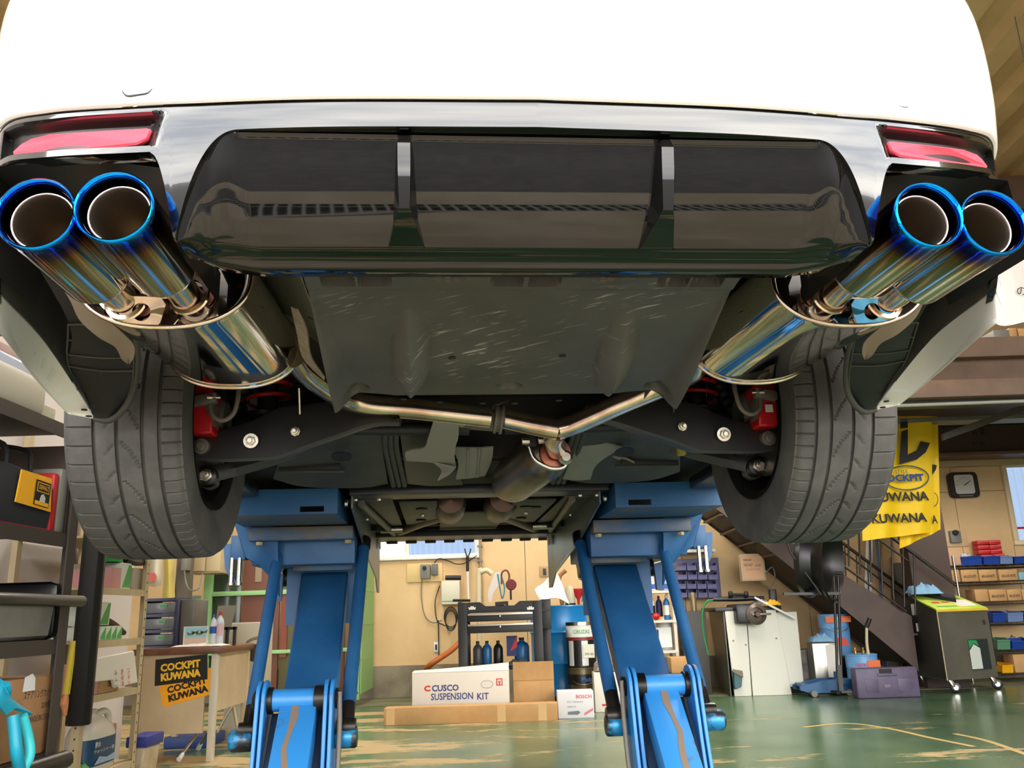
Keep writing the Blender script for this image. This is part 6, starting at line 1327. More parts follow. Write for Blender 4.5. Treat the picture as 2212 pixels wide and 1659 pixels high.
for x, m, c2, l in ((1407, WPL, GREYP, 'white spray can on the middle white shelf'), (1426, NAVY, BLK, 'dark blue spray can behind the bright blue one'), (1439, mm('can_blue', (40, 110, 180), .4), mm('cap_cream', (200, 200, 160), .5), 'bright blue spray can beside the shelf post')):
    bottle('spray_can', onx(x), d+(.1 if x != 1426 else .2), sz[2], .25, .035, m, c2, l, 'spray can', lab=(.2, .6), labm=m if x == 1426 else (WPL if x > 1430 else INK))
o = lathe('red_ball', [(0, 0), (.03, .012), (.042, .04), (.03, .068), (0, .08)], (onx(1413), d+.03, sz[2]), ZU, RED, None, 20); tag(o, 'small red round cap in front of the spray cans', 'cap')
t = can('wax_pail', onx(1434), d+.18, sz[1], .34, .085, mm('pail_label', (206, 204, 196), .5), YEL, 'white labelled pail with yellow lid on the lower white shelf', 'pail', handle=False); G.base = t.location.copy(); A2 = R2(1412, 1368, 1452, 1403, d+.05); quadp('printed_label', (A2[0], d+.06, sz[1]+.03), XR, ZU, A2[1]-A2[0], .2, WPL, t); quadp('navy_mark', (A2[0]+.01, d+.058, sz[1]+.12), XR, ZU, .05, .09, NAVY, t)
o = bottle('oil_bottle', onx(1388), d+.1, sz[0], .13, .03, mm('green_ink', (60, 150, 80), .5), WPL, 'small green bottle on the lowest white shelf')
d2 = 8.7; A_ = R2(1450, 1420, 1506, 1454, d2); o = bx('worn_carton', A_[0], A_[1], d2, d2+.25, A_[2], A_[3], CARD, None, .004); tag(o, 'brown carton on a low trolley behind the right lift foot', 'carton')
A2 = R2(1445, 1455, 1512, 1500, d2); t = T('low_trolley', 'low dark trolley under the brown carton behind the right lift', 'trolley', (A2[0]+A2[1])/2, d2, 0); bx('trolley_deck', A2[0], A2[1], d2-.02, d2+.3, A_[2]-.03, A_[2], BLK2, t)
for x in (A2[0]+.04, A2[1]-.04):
    for y_ in (d2+.02, d2+.26): bx('trolley_leg', x-.015, x+.015, y_-.015, y_+.015, 0, A_[2]-.03, BLK2, t)
# part bins on a wall board
d = WY-.2
BIN = mm('bin_purple', (92, 92, 142), .5); BINC = mm('bin_clear', (160, 176, 172), .3)
A_ = R2(1460, 1206, 1556, 1290, d+.15); t = T('bin_board', 'wall board carrying rows of small purple part bins', 'board', (A_[0]+A_[1])/2, WY-.03, A_[2]); bx('back_board', A_[0], A_[1], WY-.03, WY-.005, A_[2], A_[3], mm('board_violet', (96, 94, 130), .6), t)
kb = 0
for r_, yy in enumerate((1232, 1252, 1272, 1291)):
    for c_i in range(4):
        xx = 1462+c_i*22+2*(r_ % 2); q0, q1, zb0, zb1 = R2(xx, yy-17, xx+20, yy, d)
        if kb == 0:
            pb = begin('part_bin', 'x', 'bin', (q0, d, zb0), 'purple part bins on the wall board'); w_b = q1-q0; h_b = zb1-zb0
            bx('bin_floor', q0, q1, d, d+.165, zb0, zb0+.006, BIN, pb); bx('bin_side', q0, q0+.006, d, d+.165, zb0+.006, zb0+h_b, BIN, pb); bx('bin_side', q1-.006, q1, d, d+.165, zb0+.006, zb0+h_b, BIN, pb); bx('bin_front', q0+.006, q1-.006, d, d+.006, zb0+.006, zb0+h_b*.5, BIN, pb); bx('bin_lip', q0, q1, d-.008, d+.004, zb0+h_b*.5, zb0+h_b*.6, BIN, pb)
            first_bin = pb
        else: pb = copy_tree(first_bin); pb.location = (q0, d, zb0)
        pb['label'] = '%s small purple part bin in the %s row of the wall board' % (('leftmost', 'second', 'third', 'rightmost')[c_i], ('top', 'second', 'third', 'lowest')[r_]); kb += 1
        if r_ == 0:
            for ch in pb.children: ch.data = ch.data.copy() if ch.data.users > 1 and False else ch.data
A_ = R2(1470, 1182, 1548, 1192, 9.7); t = T('wall_ledge', 'white ledge with small items above the purple bins', 'shelf', (A_[0]+A_[1])/2, 9.9, A_[2]); bx('ledge_board', A_[0], A_[1], 9.75, WY-.005, A_[2], A_[2]+.03, WS, t)
A2 = R2(1500, 1172, 1538, 1183, 9.75); o = bx('first_aid_box', A2[0], A2[1], 9.78, 9.95, A_[2]+.032, A_[2]+.10, mm('box_bluewhite', (110, 120, 190), .5), None, .004); tag(o, 'blue and white box on the white ledge', 'box')
# brake lathe cabinet
def Fp(x, y): return F(x, y)
pA, pB_ = F(1585, 1505), F(1698, 1497); dm = pA.y
t = T('brake_lathe', 'white and dark grey machine cabinet with black spindle head on top', 'machine', (pA.x+pB_.x)/2, dm, 0)
zt_ = Y(1630, 1318, dm).z; MW = mm('machine_white', (214, 212, 200), .5); MD = mm('machine_dark', (78, 77, 66), .35, col2=(62, 62, 54), ns=4)
e0, e1 = Y(1570, 1318, dm).x, Y(1676, 1318, dm).x; m0, m1 = pA.x, pB_.x
def vface(xt0, xt1, xb0, xb1, yy, z0, z1, th, mat, name): return prism(name, [(xb0, yy, z0), (xb1, yy, z0), (xt1, yy, z1), (xt0, yy, z1)], (0, th, 0), mat, t, .004)
w0 = Y(1597, 1400, dm).x; mid = Y(1612, 1318, dm).x; midb = Y(1625, 1500, dm).x
vface(e0-.02, mid-.004, m0+.01, midb-.004, dm, 0, zt_, .02, MW, 'door_panel'); vface(mid+.004, e1, midb+.004, m1, dm, 0, zt_, .02, MW, 'door_panel')
prism('side_panel', [(m0-.03, dm+.01, 0), (e0-.04, dm+.01, zt_), (Y(1530, 1318, dm+.7).x, dm+.7, zt_), (Y(1556, 1490, dm+.7).x, dm+.7, 0)], (.015, 0, 0), MD, t, .003)
bx('cabinet_core', m0+.03, e1-.03, dm+.02, dm+.6, .03, zt_-.01, MD, t); bx('top_plate', Y(1534, 1316, dm).x+.05, e1+.06, dm, dm+.68, zt_-.005, zt_+.035, BLK2, t, .006)
q0, q1, _, q3 = R2(1690, 1320, 1726, 1484, dm+.03); q2 = Y(1705, 1484, dm+.03).z
vface(Y(1680, 1340, dm).x, Y(1722, 1320, dm).x, Y(1697, 1484, dm).x, Y(1739, 1484, dm).x, dm+.02, q2, Y(1705, 1322, dm).z, .35, MW, 'wing_panel')
for x, y in ((1584, 1384), (1611, 1393), (1677, 1379)): lathe('door_latch', [(0, .006), (.008, .006), (.009, 0)], Y(x, y, dm-.001), (0, -1, 0), GREYP, t, 10)
q = Y(1632, 1327, dm-.1); bx('spindle_housing', Y(1590, 1327, dm-.1).x, q.x, dm-.12, dm+.3, Y(1600, 1348, dm-.1).z, Y(1600, 1305, dm-.1).z, BLK2, t, .02)
lathe('rotor_ring', [(.03, .0), (.10, .0), (.102, .035), (.07, .05), (.06, .02), (.03, .03)], q, (0, -1, 0), mm('bronze_grey', (110, 98, 88), .35, .6), t, 36); lathe('spindle', [(0, .09), (.022, .09), (.03, .03), (.03, 0)], q, (0, -1, 0), mm('spindle_brown', (66, 54, 46), .4, .5), t, 20); bar('clamp_handle', q+V((-.05, -.05, 0)), q+V((.14, -.05, 0)), (0, .01, 0), (0, 0, .01), mm('bronze_grey', (110, 98, 88), .35, .6), t, .003)
tube('cross_slide', [Y(1540, 1295, dm+.1), Y(1596, 1293, dm+.1), Y(1650, 1292, dm+.1)], [.02, .03, .02], BLK2, t, 10)
for x in (1578, 1612): lathe('star_knob', [(0, .02), (.03, .018), (.036, 0), (.03, -.018), (0, -.02)], Y(x, 1284, dm+.05), (1, 0, 0), BLK, t, 14)
tube('knob_bar', [Y(1578, 1284, dm+.05), Y(1612, 1284, dm+.05)], .014, BLK, t, 8); bx('rear_upright', Y(1678, 1300, dm).x, Y(1692, 1300, dm).x, dm+.2, dm+.28, Y(1685, 1345, dm).z, Y(1685, 1272, dm).z, BLK2, t, .006)
bar('guard_lever', Y(1630, 1291, dm-.05), Y(1718, 1336, dm-.05), (0, .01, 0), (0, 0, .012), WPL, t, .004)
o = [tube('', [Y(1540, 1296, dm-.02), Y(1526, 1300, dm-.02), Y(1517, 1325, dm-.02), Y(1520, 1370, dm-.02), Y(1530, 1415, dm-.02)], .009, None, n=24, seg=8, only=True)]; mk('green_hose', *join(o), mm('hose_green', (40, 130, 70), .5), t, 40)
prism('motor_box', [Y(1585, 1448, dm-.07), Y(1604, 1460, dm-.07), Y(1602, 1484, dm-.07), Y(1588, 1490, dm-.07), Y(1586, 1476, dm-.07)], (0, .07, 0), mm('teal_motor', (52, 92, 98), .45), t, .006); prism('motor_lid', [Y(1584, 1452, dm-.09), Y(1606, 1464, dm-.09), Y(1604, 1450, dm-.0), Y(1584, 1446, dm-.0)], (0, .01, .01), mm('lid_taupe', (110, 98, 84), .5), t)
prism('data_plate', [(Y(1536, 1332, dm+.6).x-.002, dm+.6, Y(1536, 1336, dm+.6).z)]*1+[(Y(1546, 1332, dm+.45).x-.004, dm+.45, Y(1546, 1336, dm+.45).z), (Y(1546, 1332, dm+.45).x-.004, dm+.45, Y(1546, 1328, dm+.45).z), (Y(1536, 1332, dm+.6).x-.002, dm+.6, Y(1536, 1328, dm+.6).z)], (-.001, 0, 0), GREYP, t)
c_ = Y(1655, 1284, dm+.1); cloth('plastic_wrap', c_.x-.06, dm+.15, zt_+.036, .2, .2, .09, mm('cloudy_wrap', (120, 114, 104), .3), 'crumpled clear plastic wrap on the machine cabinet top', 'plastic bag', sd=4); cloth('yellow_cloth', c_.x+.02, dm-.02, zt_+.04, .16, .08, .05, YEL, 'yellow folded cloth on the machine cabinet top', 'cloth', sd=6)
o = lathe('brass_cylinder', [(0, 0), (.03, 0), (.032, .17), (.02, .19), (.0, .19)], (Y(1499, 1318, dm+.3).x, dm+.3, Y(1499, 1320, dm+.3).z), ZU, mm('brass_dull', (130, 116, 84), .4, .5), None, 20); tag(o, 'dull brass cylinder beside the green hose', 'cylinder')
A_ = R2(1476, 1320, 1530, 1480, dm+.25); o = bx('tool_stand', A_[0], A_[1], dm+.24, dm+.5, 0, A_[3], mm('stand_dark', (54, 52, 48), .5), None, .006); tag(o, 'dark cabinet left of the white machine carrying the brass cylinder', 'cabinet')
# sign box
sd_ = 9.6; A_ = R2(1601, 1196, 1653, 1255, sd_); t = T('light_box_sign', 'cream sign box with orange panel below the dark stairs', 'sign', (A_[0]+A_[1])/2, sd_, A_[2]); bx('sign_case', A_[0], A_[1], sd_, sd_+.1, A_[2], A_[3], mm('sign_cream', (206, 186, 150), .5), t, .006)
bx('sign_panel', A_[0]+.015, A_[1]-.02, sd_-.004, sd_, A_[2]+.02, A_[3]-.025, mm('sign_peach', (232, 180, 140), .5), t); wtext('PASSOCAR', 1606, 1208, 1623, 1212, sd_-.004, DARKST, t, .02); wtext('PRESTART', 1607, 1218, 1626, 1224, sd_-.004, DARKST, t); wtext('H-407', 1632, 1219, 1644, 1224, sd_-.004, DARKST, t); wtext('DIAGNOSTIC UNIT', 1612, 1229, 1642, 1232, sd_-.004, GREYP, t)
bx('sign_stay', (A_[0]+A_[1])/2-.02, (A_[0]+A_[1])/2+.02, sd_+.1, WY, A_[2]+.1, A_[2]+.14, GREYP, t); tube('sign_cord', [Y(1652, 1240, sd_), Y(1668, 1225, sd_), Y(1674, 1245, sd_), Y(1664, 1268, sd_), Y(1650, 1262, sd_)], .007, GREYP, t, 6, n=16)
# ---- stairs
t = T('staircase', 'brown steel stairs with black railings climbing left to the mezzanine', 'stairs', Y(1980, 1436, 9.3).x, 9.4, 0)
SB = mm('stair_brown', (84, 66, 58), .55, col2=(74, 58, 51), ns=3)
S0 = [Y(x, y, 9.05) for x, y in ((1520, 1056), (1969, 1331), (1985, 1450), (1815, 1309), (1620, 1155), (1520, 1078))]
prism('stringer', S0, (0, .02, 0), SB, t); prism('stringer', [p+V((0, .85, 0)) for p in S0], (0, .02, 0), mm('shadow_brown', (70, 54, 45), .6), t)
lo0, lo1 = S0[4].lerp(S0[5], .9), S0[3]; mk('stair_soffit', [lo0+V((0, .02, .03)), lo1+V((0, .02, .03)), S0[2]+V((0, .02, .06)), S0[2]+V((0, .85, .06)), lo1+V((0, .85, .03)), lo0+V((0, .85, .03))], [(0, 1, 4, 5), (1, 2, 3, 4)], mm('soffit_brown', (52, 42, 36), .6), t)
a_, b_ = S0[0].lerp(S0[5], .5), S0[1].lerp(S0[2], .45)
for i in range(11): p = a_.lerp(b_, (i+.5)/11); bx('tread', p.x-.12, p.x+.14, 9.07, 9.9, p.z-.02, p.z, SB, t)
def rail(name, pts, r, dd, mat=BLK): tube(name, [Y(x, y, dd) for x, y in pts], r, mat, t, 8)
RLM = mm('rail_brown', (40, 32, 28), .35)
rail('hand_rail', ((1790, 1062), (1869, 1118), (2063, 1262)), .018, 9.0, RLM); rail('mid_rail', ((1800, 1096), (1853, 1132), (1962, 1212)), .011, 9.0, RLM); rail('mid_rail', ((1800, 1206), (1958, 1321)), .012, 9.0, RLM)
rail('hand_rail', ((1760, 1128), (1812, 1167), (1955, 1273)), .018, 9.85, RLM); rail('mid_rail', ((1780, 1162), (1812, 1185), (1955, 1292)), .01, 9.85, RLM)
for i in range(8):
    x = 1806+24*i; yt = 1074+(x-1806)*.735; rail('baluster', ((x, yt), (x+4, yt+(1206+(x-1806)*.73-yt)*.97+4)), .010, 9.0, RLM)
for i in range(6):
    x = 1800+25*i; yt = 1160+(x-1800)*.74; rail('baluster', ((x, yt), (x+3, yt+95)), .008, 9.85, RLM)
# wall post bracket of the lower rail
# ---- oil drain stand with its big black basin
dd = 8.5; c_ = Y(1772, 1212, dd)
t = T('oil_drain_stand', 'black waste oil drainer with large round basin on a pole', 'oil drainer', Y(1812, 1450, dd).x, dd, 0)
lathe('drain_basin', [(.30, -.15), (.345, -.145), (.355, -.09), (.33, -.06), (.30, 0), (.33, .06), (.37, .10), (.385, .115), (.36, .125), (.31, .06), (.28, 0), (.27, -.1)], c_, V((.80, -.58, -.10)), BLK2, t, 56)
tube('basin_stay', [Y(1698, 1162, dd-.2), Y(1708, 1194, dd-.2), Y(1774, 1284, dd-.2)], .012, RLM, t, 8); bar('basin_arm', Y(1692, 1283, dd-.1), Y(1812, 1282, dd-.1), (0, .02, 0), (0, 0, .012), BLK2, t)
for dx in (0, 9): tube('pole', [Y(1801+dx, 1245, dd), Y(1809+dx, 1462, dd)], .013, BLK2, t, 10)
tube('pole_grip', [Y(1803, 1238, dd), Y(1820, 1238, dd)], .014, BLK2, t, 8)
for a_ in (0, 120, 240): q = V((math.cos(math.radians(a_)), math.sin(math.radians(a_)), 0)); p = Y(1812, 1470, dd); p.z = .06; bar('base_leg', p, p+q*.10, (0, 0, .01), q.cross(ZU)*.015, BLK2, t)
bar('base_stem', V((Y(1812, 1462, dd).x, dd, .05)), V((Y(1812, 1440, dd).x, dd, .3)), (.02, 0, 0), (0, .02, 0), BLK2, t)
# ---- tins and pails under the stairs
PB = mm('pail_blue', (104, 158, 210), .4); ORL = mm('label_orange', (226, 110, 56), .5)
p = Y(1815, 1465, 9.35); t = can('big_pail', p.x, 9.35, .34, Y(1815, 1326, 9.35).z-.34, .15, PB, PB, 'tall light blue pail with orange labels under the stairs, upper one', 'pail', 'light blue pails under the stairs')
for k, z in ((0, .72), (1, .68)): quadp('orange_label', (p.x-.13+.16*k, 9.35-.152, .34+.33), XR, ZU, .10, .06, ORL, t, lift=.004)
mk('red_arc_print', [V((p.x-.08, 9.19, .44)), V((p.x+.08, 9.19, .44)), V((p.x+.06, 9.19, .5)), V((p.x, 9.19, .53)), V((p.x-.06, 9.19, .5))], [(0, 1, 2, 3, 4)], mm('label_redorange', (206, 70, 50), .5), t)
tag(bx('pail_stand', p.x-.17, p.x+.17, 9.2, 9.5, 0, .34, BLK2, None, .006), 'dark block under the upper light blue pail', 'stand')
p = F(1865, 1480); dq = 8.95; p = Y(1865, 1460, dq); hp = Y(1865, 1412, dq).z
t = can('small_pail', p.x, dq, 0, hp, .15, PB, PB, 'light blue pail with brass fittings on its lid behind the purple case', 'pail', 'light blue pails under the stairs')
quadp('orange_label', (p.x+.0, dq-.155, hp-.13), XR, ZU, .12, .075, ORL, t, lift=.004); text('PENTAS', (p.x-.11, dq-.158, hp-.11), XR, ZU, .032, INKR, t, width=.1, bold=.02)
for dx in (-.05, .03): lathe('brass_fitting', [(0, 0), (.018, 0), (.018, .03), (.01, .035), (.01, .06), (0, .06)], (p.x+dx, dq, hp), ZU, mm('brass', (170, 140, 80), .35, .8), t, 12)
dq = 8.98; A_ = R2(1758, 1388, 1812, 1466, dq); t = T('square_tin', 'tall silver square tin with a white label under the stairs', 'tin', (A_[0]+A_[1])/2, dq, 0)
bx('tin_body', A_[0], A_[1]+.02, dq, dq+.18, 0, A_[3], mm('tin_silver', (170, 168, 160), .3, .8), t, .012); quadp('white_label', (A_[0]+.13, dq, .14), XR, ZU, .12, .32, CARDW, t)
cloth('blue_shop_towel', (A_[0]+A_[1])/2, dq+.09, A_[3]+.003, .22, .15, .09, LBL, 'crumpled light blue shop towel on the silver tin', 'cloth', sd=7)
dq = 9.3; A_ = R2(1732, 1402, 1757, 1465, dq); t = can('label_pail', (A_[0]+A_[1])/2-.04, dq, 0, A_[3], .10, mm('pail_grey', (130, 120, 112), .6, col2=(90, 84, 84), ns=8), GREYP, 'small grey printed pail between the white machine and the silver tin', 'pail', handle=False)
# ---- floor jack
dq = 8.75; A_ = R2(1744, 1462, 1845, 1496, dq)
JB = mm('jack_blue', (34, 92, 138), .4, col2=(28, 76, 120), ns=5)
t = T('floor_jack', 'low blue trolley jack on castors in front of the silver tin', 'jack', (A_[0]+A_[1])/2, dq, 0)
for y_ in (dq-.02, dq+.2): prism('jack_side', [(A_[0]-.08, y_, .06), (A_[0]+.02, y_, .03), (A_[1]-.02, y_, .03), (A_[1], y_, .10), (A_[1]-.05, y_, .16), (A_[0]+.15, y_, .15), (A_[0]-.08, y_, .10)], (0, .02, 0), JB, t, .004)
bx('jack_plate', A_[0]-.06, A_[1]-.04, dq, dq+.2, .09, .12, JB, t, .006); bx('end_plate', A_[1]-.14, A_[1]-.03, dq-.04, dq+.24, .10, .155, JB, t, .006)
for x in (A_[0]+.04, A_[1]-.07): lathe('caster', [(0, -.015), (.03, -.015), (.032, 0), (.03, .015), (0, .015)], (x, dq-.05, .032), (0, 1, 0), GREYP, t, 18)
lathe('handle_socket', [(.025, 0), (.04, 0), (.035, .09), (0, .09)], (A_[1]-.13, dq+.05, .13), ZU, JB, t, 16)
tube('jack_handle', [Y(1893, 1468, 8.85), Y(1882, 1440, 8.85), Y(1873, 1395, 8.85), Y(1872, 1352, 8.85)], .014, mm('cream_tube', (206, 190, 150), .4), t, 10, n=14); tube('handle_grip', [Y(1871, 1356, 8.85), Y(1879, 1336, 8.85)], .022, BLK, t, 10)
# ---- purple tool case
dq = 8.42; A_ = R2(1850, 1442, 1986, 1504, dq); PU = mm('case_purple', (86, 76, 102), .5, col2=(98, 88, 114), ns=6)
t = T('tool_case', 'scuffed purple plastic tool case on the floor beside the grey machine', 'tool case', (A_[0]+A_[1])/2, dq, 0)
bx('case_half', A_[0], A_[1], dq, dq+.07, 0, A_[3], PU, t, .018); bx('case_half', A_[0], A_[1], dq+.075, dq+.14, 0, A_[3]-.003, PU, t, .018)
xm = (A_[0]+A_[1])/2; bx('carry_handle', xm-.09, xm+.09, dq-.012, dq+.0, A_[3]-.075, A_[3]-.05, PU, t, .005); bx('handle_recess', xm-.07, xm+.05, dq-.002, dq+.002, A_[3]-.05, A_[3]-.012, BLK, t)
for x in (A_[0]+.08, A_[1]-.2): bx('embossed_rib', x, x+.12, dq-.003, dq+.001, .05, A_[3]-.1, PU, t, .002)
bx('case_latch', xm-.04, xm+.02, dq-.006, dq, .09, .12, mm('latch_lilac', (120, 110, 134), .5), t, .002)
# ---- grey service machine
FLp, FRp = F(2047, 1479), F(2160, 1472); y0_ = 8.62; y1_ = 8.85
fl_, fr_ = Y(2047, 1477, y0_), Y(2158, 1472, y1_); bl_ = Y(1978, 1470, 9.35); br_ = fr_+(bl_-fl_)
tl_, tr_ = Y(2024, 1322, y0_), Y(2140, 1320, y1_); bt_, btr = Y(1962, 1290, 9.35), tr_+(Y(1962, 1290, 9.35)-tl_)
MG = mm('machine_grey', (104, 101, 90), .4, .2, col2=(96, 93, 83), ns=5)
t = T('service_machine', 'grey wheeled air conditioning service machine with lime green panel', 'machine', (fl_.x+fr_.x)/2, 9.0, 0)
for q in (fl_, fr_, bl_, br_): q.z = .12
zt2 = tl_.z; zb2 = bt_.z+.02
tl2, tr2 = V((fl_.x, fl_.y, zt2)), V((fr_.x, fr_.y, zt2)); bl2, br2 = V((bl_.x, bl_.y, zb2)), V((br_.x, br_.y, zb2))
cab = mk('cabinet_body', [fl_, fr_, br_, bl_, tl2, tr2, br2, bl2], CUBEF, MG, t)
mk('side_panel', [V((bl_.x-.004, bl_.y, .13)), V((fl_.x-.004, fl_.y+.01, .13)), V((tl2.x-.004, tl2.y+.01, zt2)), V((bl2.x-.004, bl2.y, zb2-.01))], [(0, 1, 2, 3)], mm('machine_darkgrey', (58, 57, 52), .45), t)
up_s = (bl2-tl2); pt0 = tl2+up_s*.02+V((0, 0, .012)); e_x = (tr2-tl2)
LIME = mm('lime_panel', (172, 206, 44), .5, col2=(206, 214, 100), ns=6)
pan = prism('control_panel', [tl2+V((0, 0, .008)), tr2+V((0, 0, .008)), tr2+up_s*.78+V((-.03, 0, .008)), tl2+up_s*.78+V((.0, 0, .008))], (0, 0, .02), LIME, t, .003)
prism('panel_edge', [tl2+V((-.005, -.008, 0)), tr2+V((.005, -.008, 0)), tr2+V((.005, -.002, .02)), tl2+V((-.005, -.002, .02))], (0, -.006, 0), mm('edge_yellow', (214, 178, 50), .5), t)
def onp(u, v): return tl2+e_x*u+up_s*v+V((0, 0, .0295))
def pq(name, u0, v0, u1, v1, m): mk(name, [onp(u0, v0), onp(u1, v0), onp(u1, v1), onp(u0, v1)], [(0, 1, 2, 3)], m, pan)
pq('print_patch', .55, .1, .9, .45, CARDW); pq('print_patch', .15, .3, .3, .38, INKR); pq('print_patch', .35, .32, .5, .38, INKR); pq('print_patch', .3, .5, .6, .56, mm('sticker_pale', (210, 214, 170), .5)); pq('print_patch', .1, .1, .5, .14, mm('green_ink', (60, 150, 80), .5)); pq('print_patch', .75, .5, .85, .6, GREYP)
# window with gas bottle
wa, wb2 = Y(2099, 1448, 8.75), Y(2141, 1380, 8.75); dfr = (fr_-fl_).normalized(); nfr = V((dfr.y, -dfr.x, 0))
def onf(x, z, l=.003): u = (x-fl_.x)/(fr_.x-fl_.x); return V((x, fl_.y+(fr_.y-fl_.y)*u, z))+nfr*l
xa, xb = wa.x, wb2.x
mk('bottle_window', [onf(xa, wa.z), onf(xb, wa.z), onf(xb, wb2.z), onf(xa, wb2.z)], [(0, 1, 2, 3)], mm('window_dark', (40, 50, 50), .3), cab)
mk('gas_bottle', [onf(xa+.0, wa.z+.01, .005), onf(xa+.13, wa.z+.01, .005), onf(xa+.13, wa.z+.2, .005), onf(xa+.06, wa.z+.24, .005), onf(xa+.0, wa.z+.18, .005)], [(0, 1, 2, 3, 4)], mm('bottle_whitegrey', (206, 212, 204), .4), cab)
mk('green_top', [onf(xa+.0, wa.z+.2, .006), onf(xa+.06, wa.z+.25, .006), onf(xa+.12, wa.z+.22, .006), onf(xa+.1, wb2.z-.01, .006), onf(xa+.0, wb2.z-.005, .006)], [(0, 1, 2, 3, 4)], mm('bottle_green', (40, 150, 90), .4), cab)
c_ = Y(2128, 1344, 8.8)
for k in range(4): q = math.radians(45*k); d_ = dfr*math.cos(q)*.028+ZU*math.sin(q)*.028; tube('snowflake_bar', [onf(c_.x, c_.z, .004)-d_, onf(c_.x, c_.z, .004)+d_], .0018, BLK, cab, 5)
tube('edge_trim', [fl_+V((0, -.004, 0)), tl2+V((0, -.004, 0))], .008, mm('trim_bronze', (150, 140, 116), .35, .6), t, 8)
for q_ in (fl_+V((.06, .05, 0)), fr_+V((-.04, .03, 0)), bl_+V((.05, -.05, 0)), br_+V((-.05, -.05, 0))):
    bar('caster_fork', V((q_.x-.01, q_.y, .12)), V((q_.x+.02, q_.y, .055)), (.02, 0, 0), (0, .018, 0), CHROME, t, .004); lathe('caster', [(0, -.018), (.03, -.018), (.046, -.012), (.05, 0), (.046, .012), (.03, .018), (0, .018)], (q_.x+.035, q_.y, .05), (.3, 1, 0), BLK2, t, 24); lathe('wheel_hub', [(0, -.02), (.022, -.02), (.024, -.017), (0, -.017)], (q_.x+.035, q_.y, .05), (.3, 1, 0), CHROME, t, 16)
bar('rear_handle', bl2+V((-.04, -.1, -.0)), bl2+V((-.03, -.25, .0)), (.03, 0, 0), (0, 0, .02), BLK2, t, .006); quadp('white_tag', bl2+V((-.052, -.26, -.2)), XR, ZU, .10, .11, mm('tag_grey', (170, 168, 156), .6), t); quadp('white_tag', bl2+V((-.03, -.26, -.36)), XR, ZU, .07, .08, mm('tag_grey', (170, 168, 156), .6), t)
tube('side_hose', [tr2+V((.02, .05, -.02)), tr2+V((.05, .1, -.3)), fr_+V((.05, .1, .35)), fr_+V((.04, .08, .1))], .012, BLK, t, 8, n=18)
cloth('nitrile_gloves', bl2.x+.11, 9.12, zb2+.0, .32, .2, .13, LBL, 'crumpled light blue gloves lying on top of the grey machine', 'gloves', sd=11)
q0 = onp(.30, .62); v, f = obox(onp(.25, .75)+V((0, 0, .03)), onp(.62, .35)+V((0, 0, .03)), (0, .035, .02), (0, 0, .018)); solo('black_handset', v, f, BLK2, 'black handset lying on the lime green panel', 'handset')
# ---- chrome wire shelving with bins and cartons
dq = 9.6; XA, XZ = Y(2030, 1300, dq).x, Y(2330, 1300, dq).x
t = T('wire_shelving', 'wire shelving full of blue bins and brown cartons at right', 'shelf', (XA+XZ)/2, dq, 0); WR = mm('wire_chrome', (110, 104, 96), .35, .8)
for x in (Y(2072, 1300, dq).x, XZ):
    for y_ in (dq-.02, dq+.42): tube('shelf_post', [V((x, y_, 0)), V((x, y_, Y(2072, 1200, dq).z))], .012, CHROME, t, 10)
yl = (1220, 1256, 1300, 1346, 1405, 1456); wz = [Y(2130, y, dq).z for y in yl]
for z in wz:
    ws = [tube('', [V((XA, y_, z-dz)), V((XZ, y_, z-dz))], .004, None, seg=5, only=True) for y_ in (dq-.01, dq+.2, dq+.42) for dz in (0, .03)]
    ws += [tube('', [V((XA+.05*i, dq-.01, z)), V((XA+.05*i, dq+.42, z))], .002, None, seg=4, only=True) for i in range(int((XZ-XA)/.05)+1)]
    ws += [tube('', [V((XA+.05*i, dq-.012, z-.03*(i % 2))), V((XA+.05*(i+1), dq-.012, z-.03*((i+1) % 2)))], .002, None, seg=4, only=True) for i in range(int((XZ-XA)/.05))]
    v, f = join(ws); o = mk('wire_shelf', v, f, WR, t); o['kind'] = 'stuff'
def onw(name, x0, x1, row, y_top, mat, label, cat, grp=None, dz=0, dep=.2, txt=None, y0=None):
    X0, X1, _, Z1 = R2(x0, y_top, x1, y_top+20, dq); z0 = wz[row]+.004+dz; o = bx(name, X0, X1, (y0 if y0 else dq+.0), (y0 if y0 else dq+.0)+dep, z0, Z1, mat, None, .003); tag(o, label, cat, grp); G.base = o.location.copy()
    if txt: text(txt, (X0+(X1-X0)*.12, (y0 if y0 else dq), z0+(Z1-z0)*.3), XR, ZU, (Z1-z0)*.24, INK, o, width=(X1-X0)*.76, bold=.03)
    return o
def openbin(name, x0, x1, row, y_top, mat, label, grp='plastic bins on the wire shelving', dz=0):
    X0, X1, _, Z1 = R2(x0, y_top, x1, y_top+16, dq); z0 = wz[row]+.004+dz; h = Z1-z0
    b_ = T(name, label, 'bin', (X0+X1)/2, dq, z0, grp)
    bx('bin_floor', X0, X1, dq, dq+.28, z0, z0+.006, mat, b_)
    for xx in (X0, X1-.008): prism('bin_side', [(xx, dq, z0), (xx, dq+.28, z0), (xx, dq+.28, z0+h*1.0), (xx, dq+.06, z0+h), (xx, dq-.02, z0+h*.75)], (.008, 0, 0), mat, b_)
    prism('bin_front', [(X0, dq, z0), (X1, dq, z0), (X1, dq-.02, z0+h*.78), (X0, dq-.02, z0+h*.78)], (0, .008, 0), mat, b_); bx('bin_rim', X0-.002, X1+.002, dq-.03, dq-.012, z0+h*.74, z0+h*.84, mat, b_, .003); bx('bin_back', X0, X1, dq+.272, dq+.28, z0, z0+h, mat, b_)
    return b_
BB = mm('bin_blue', (22, 62, 150), .4); BL2 = mm('bin_paleblue', (112, 134, 180), .4)
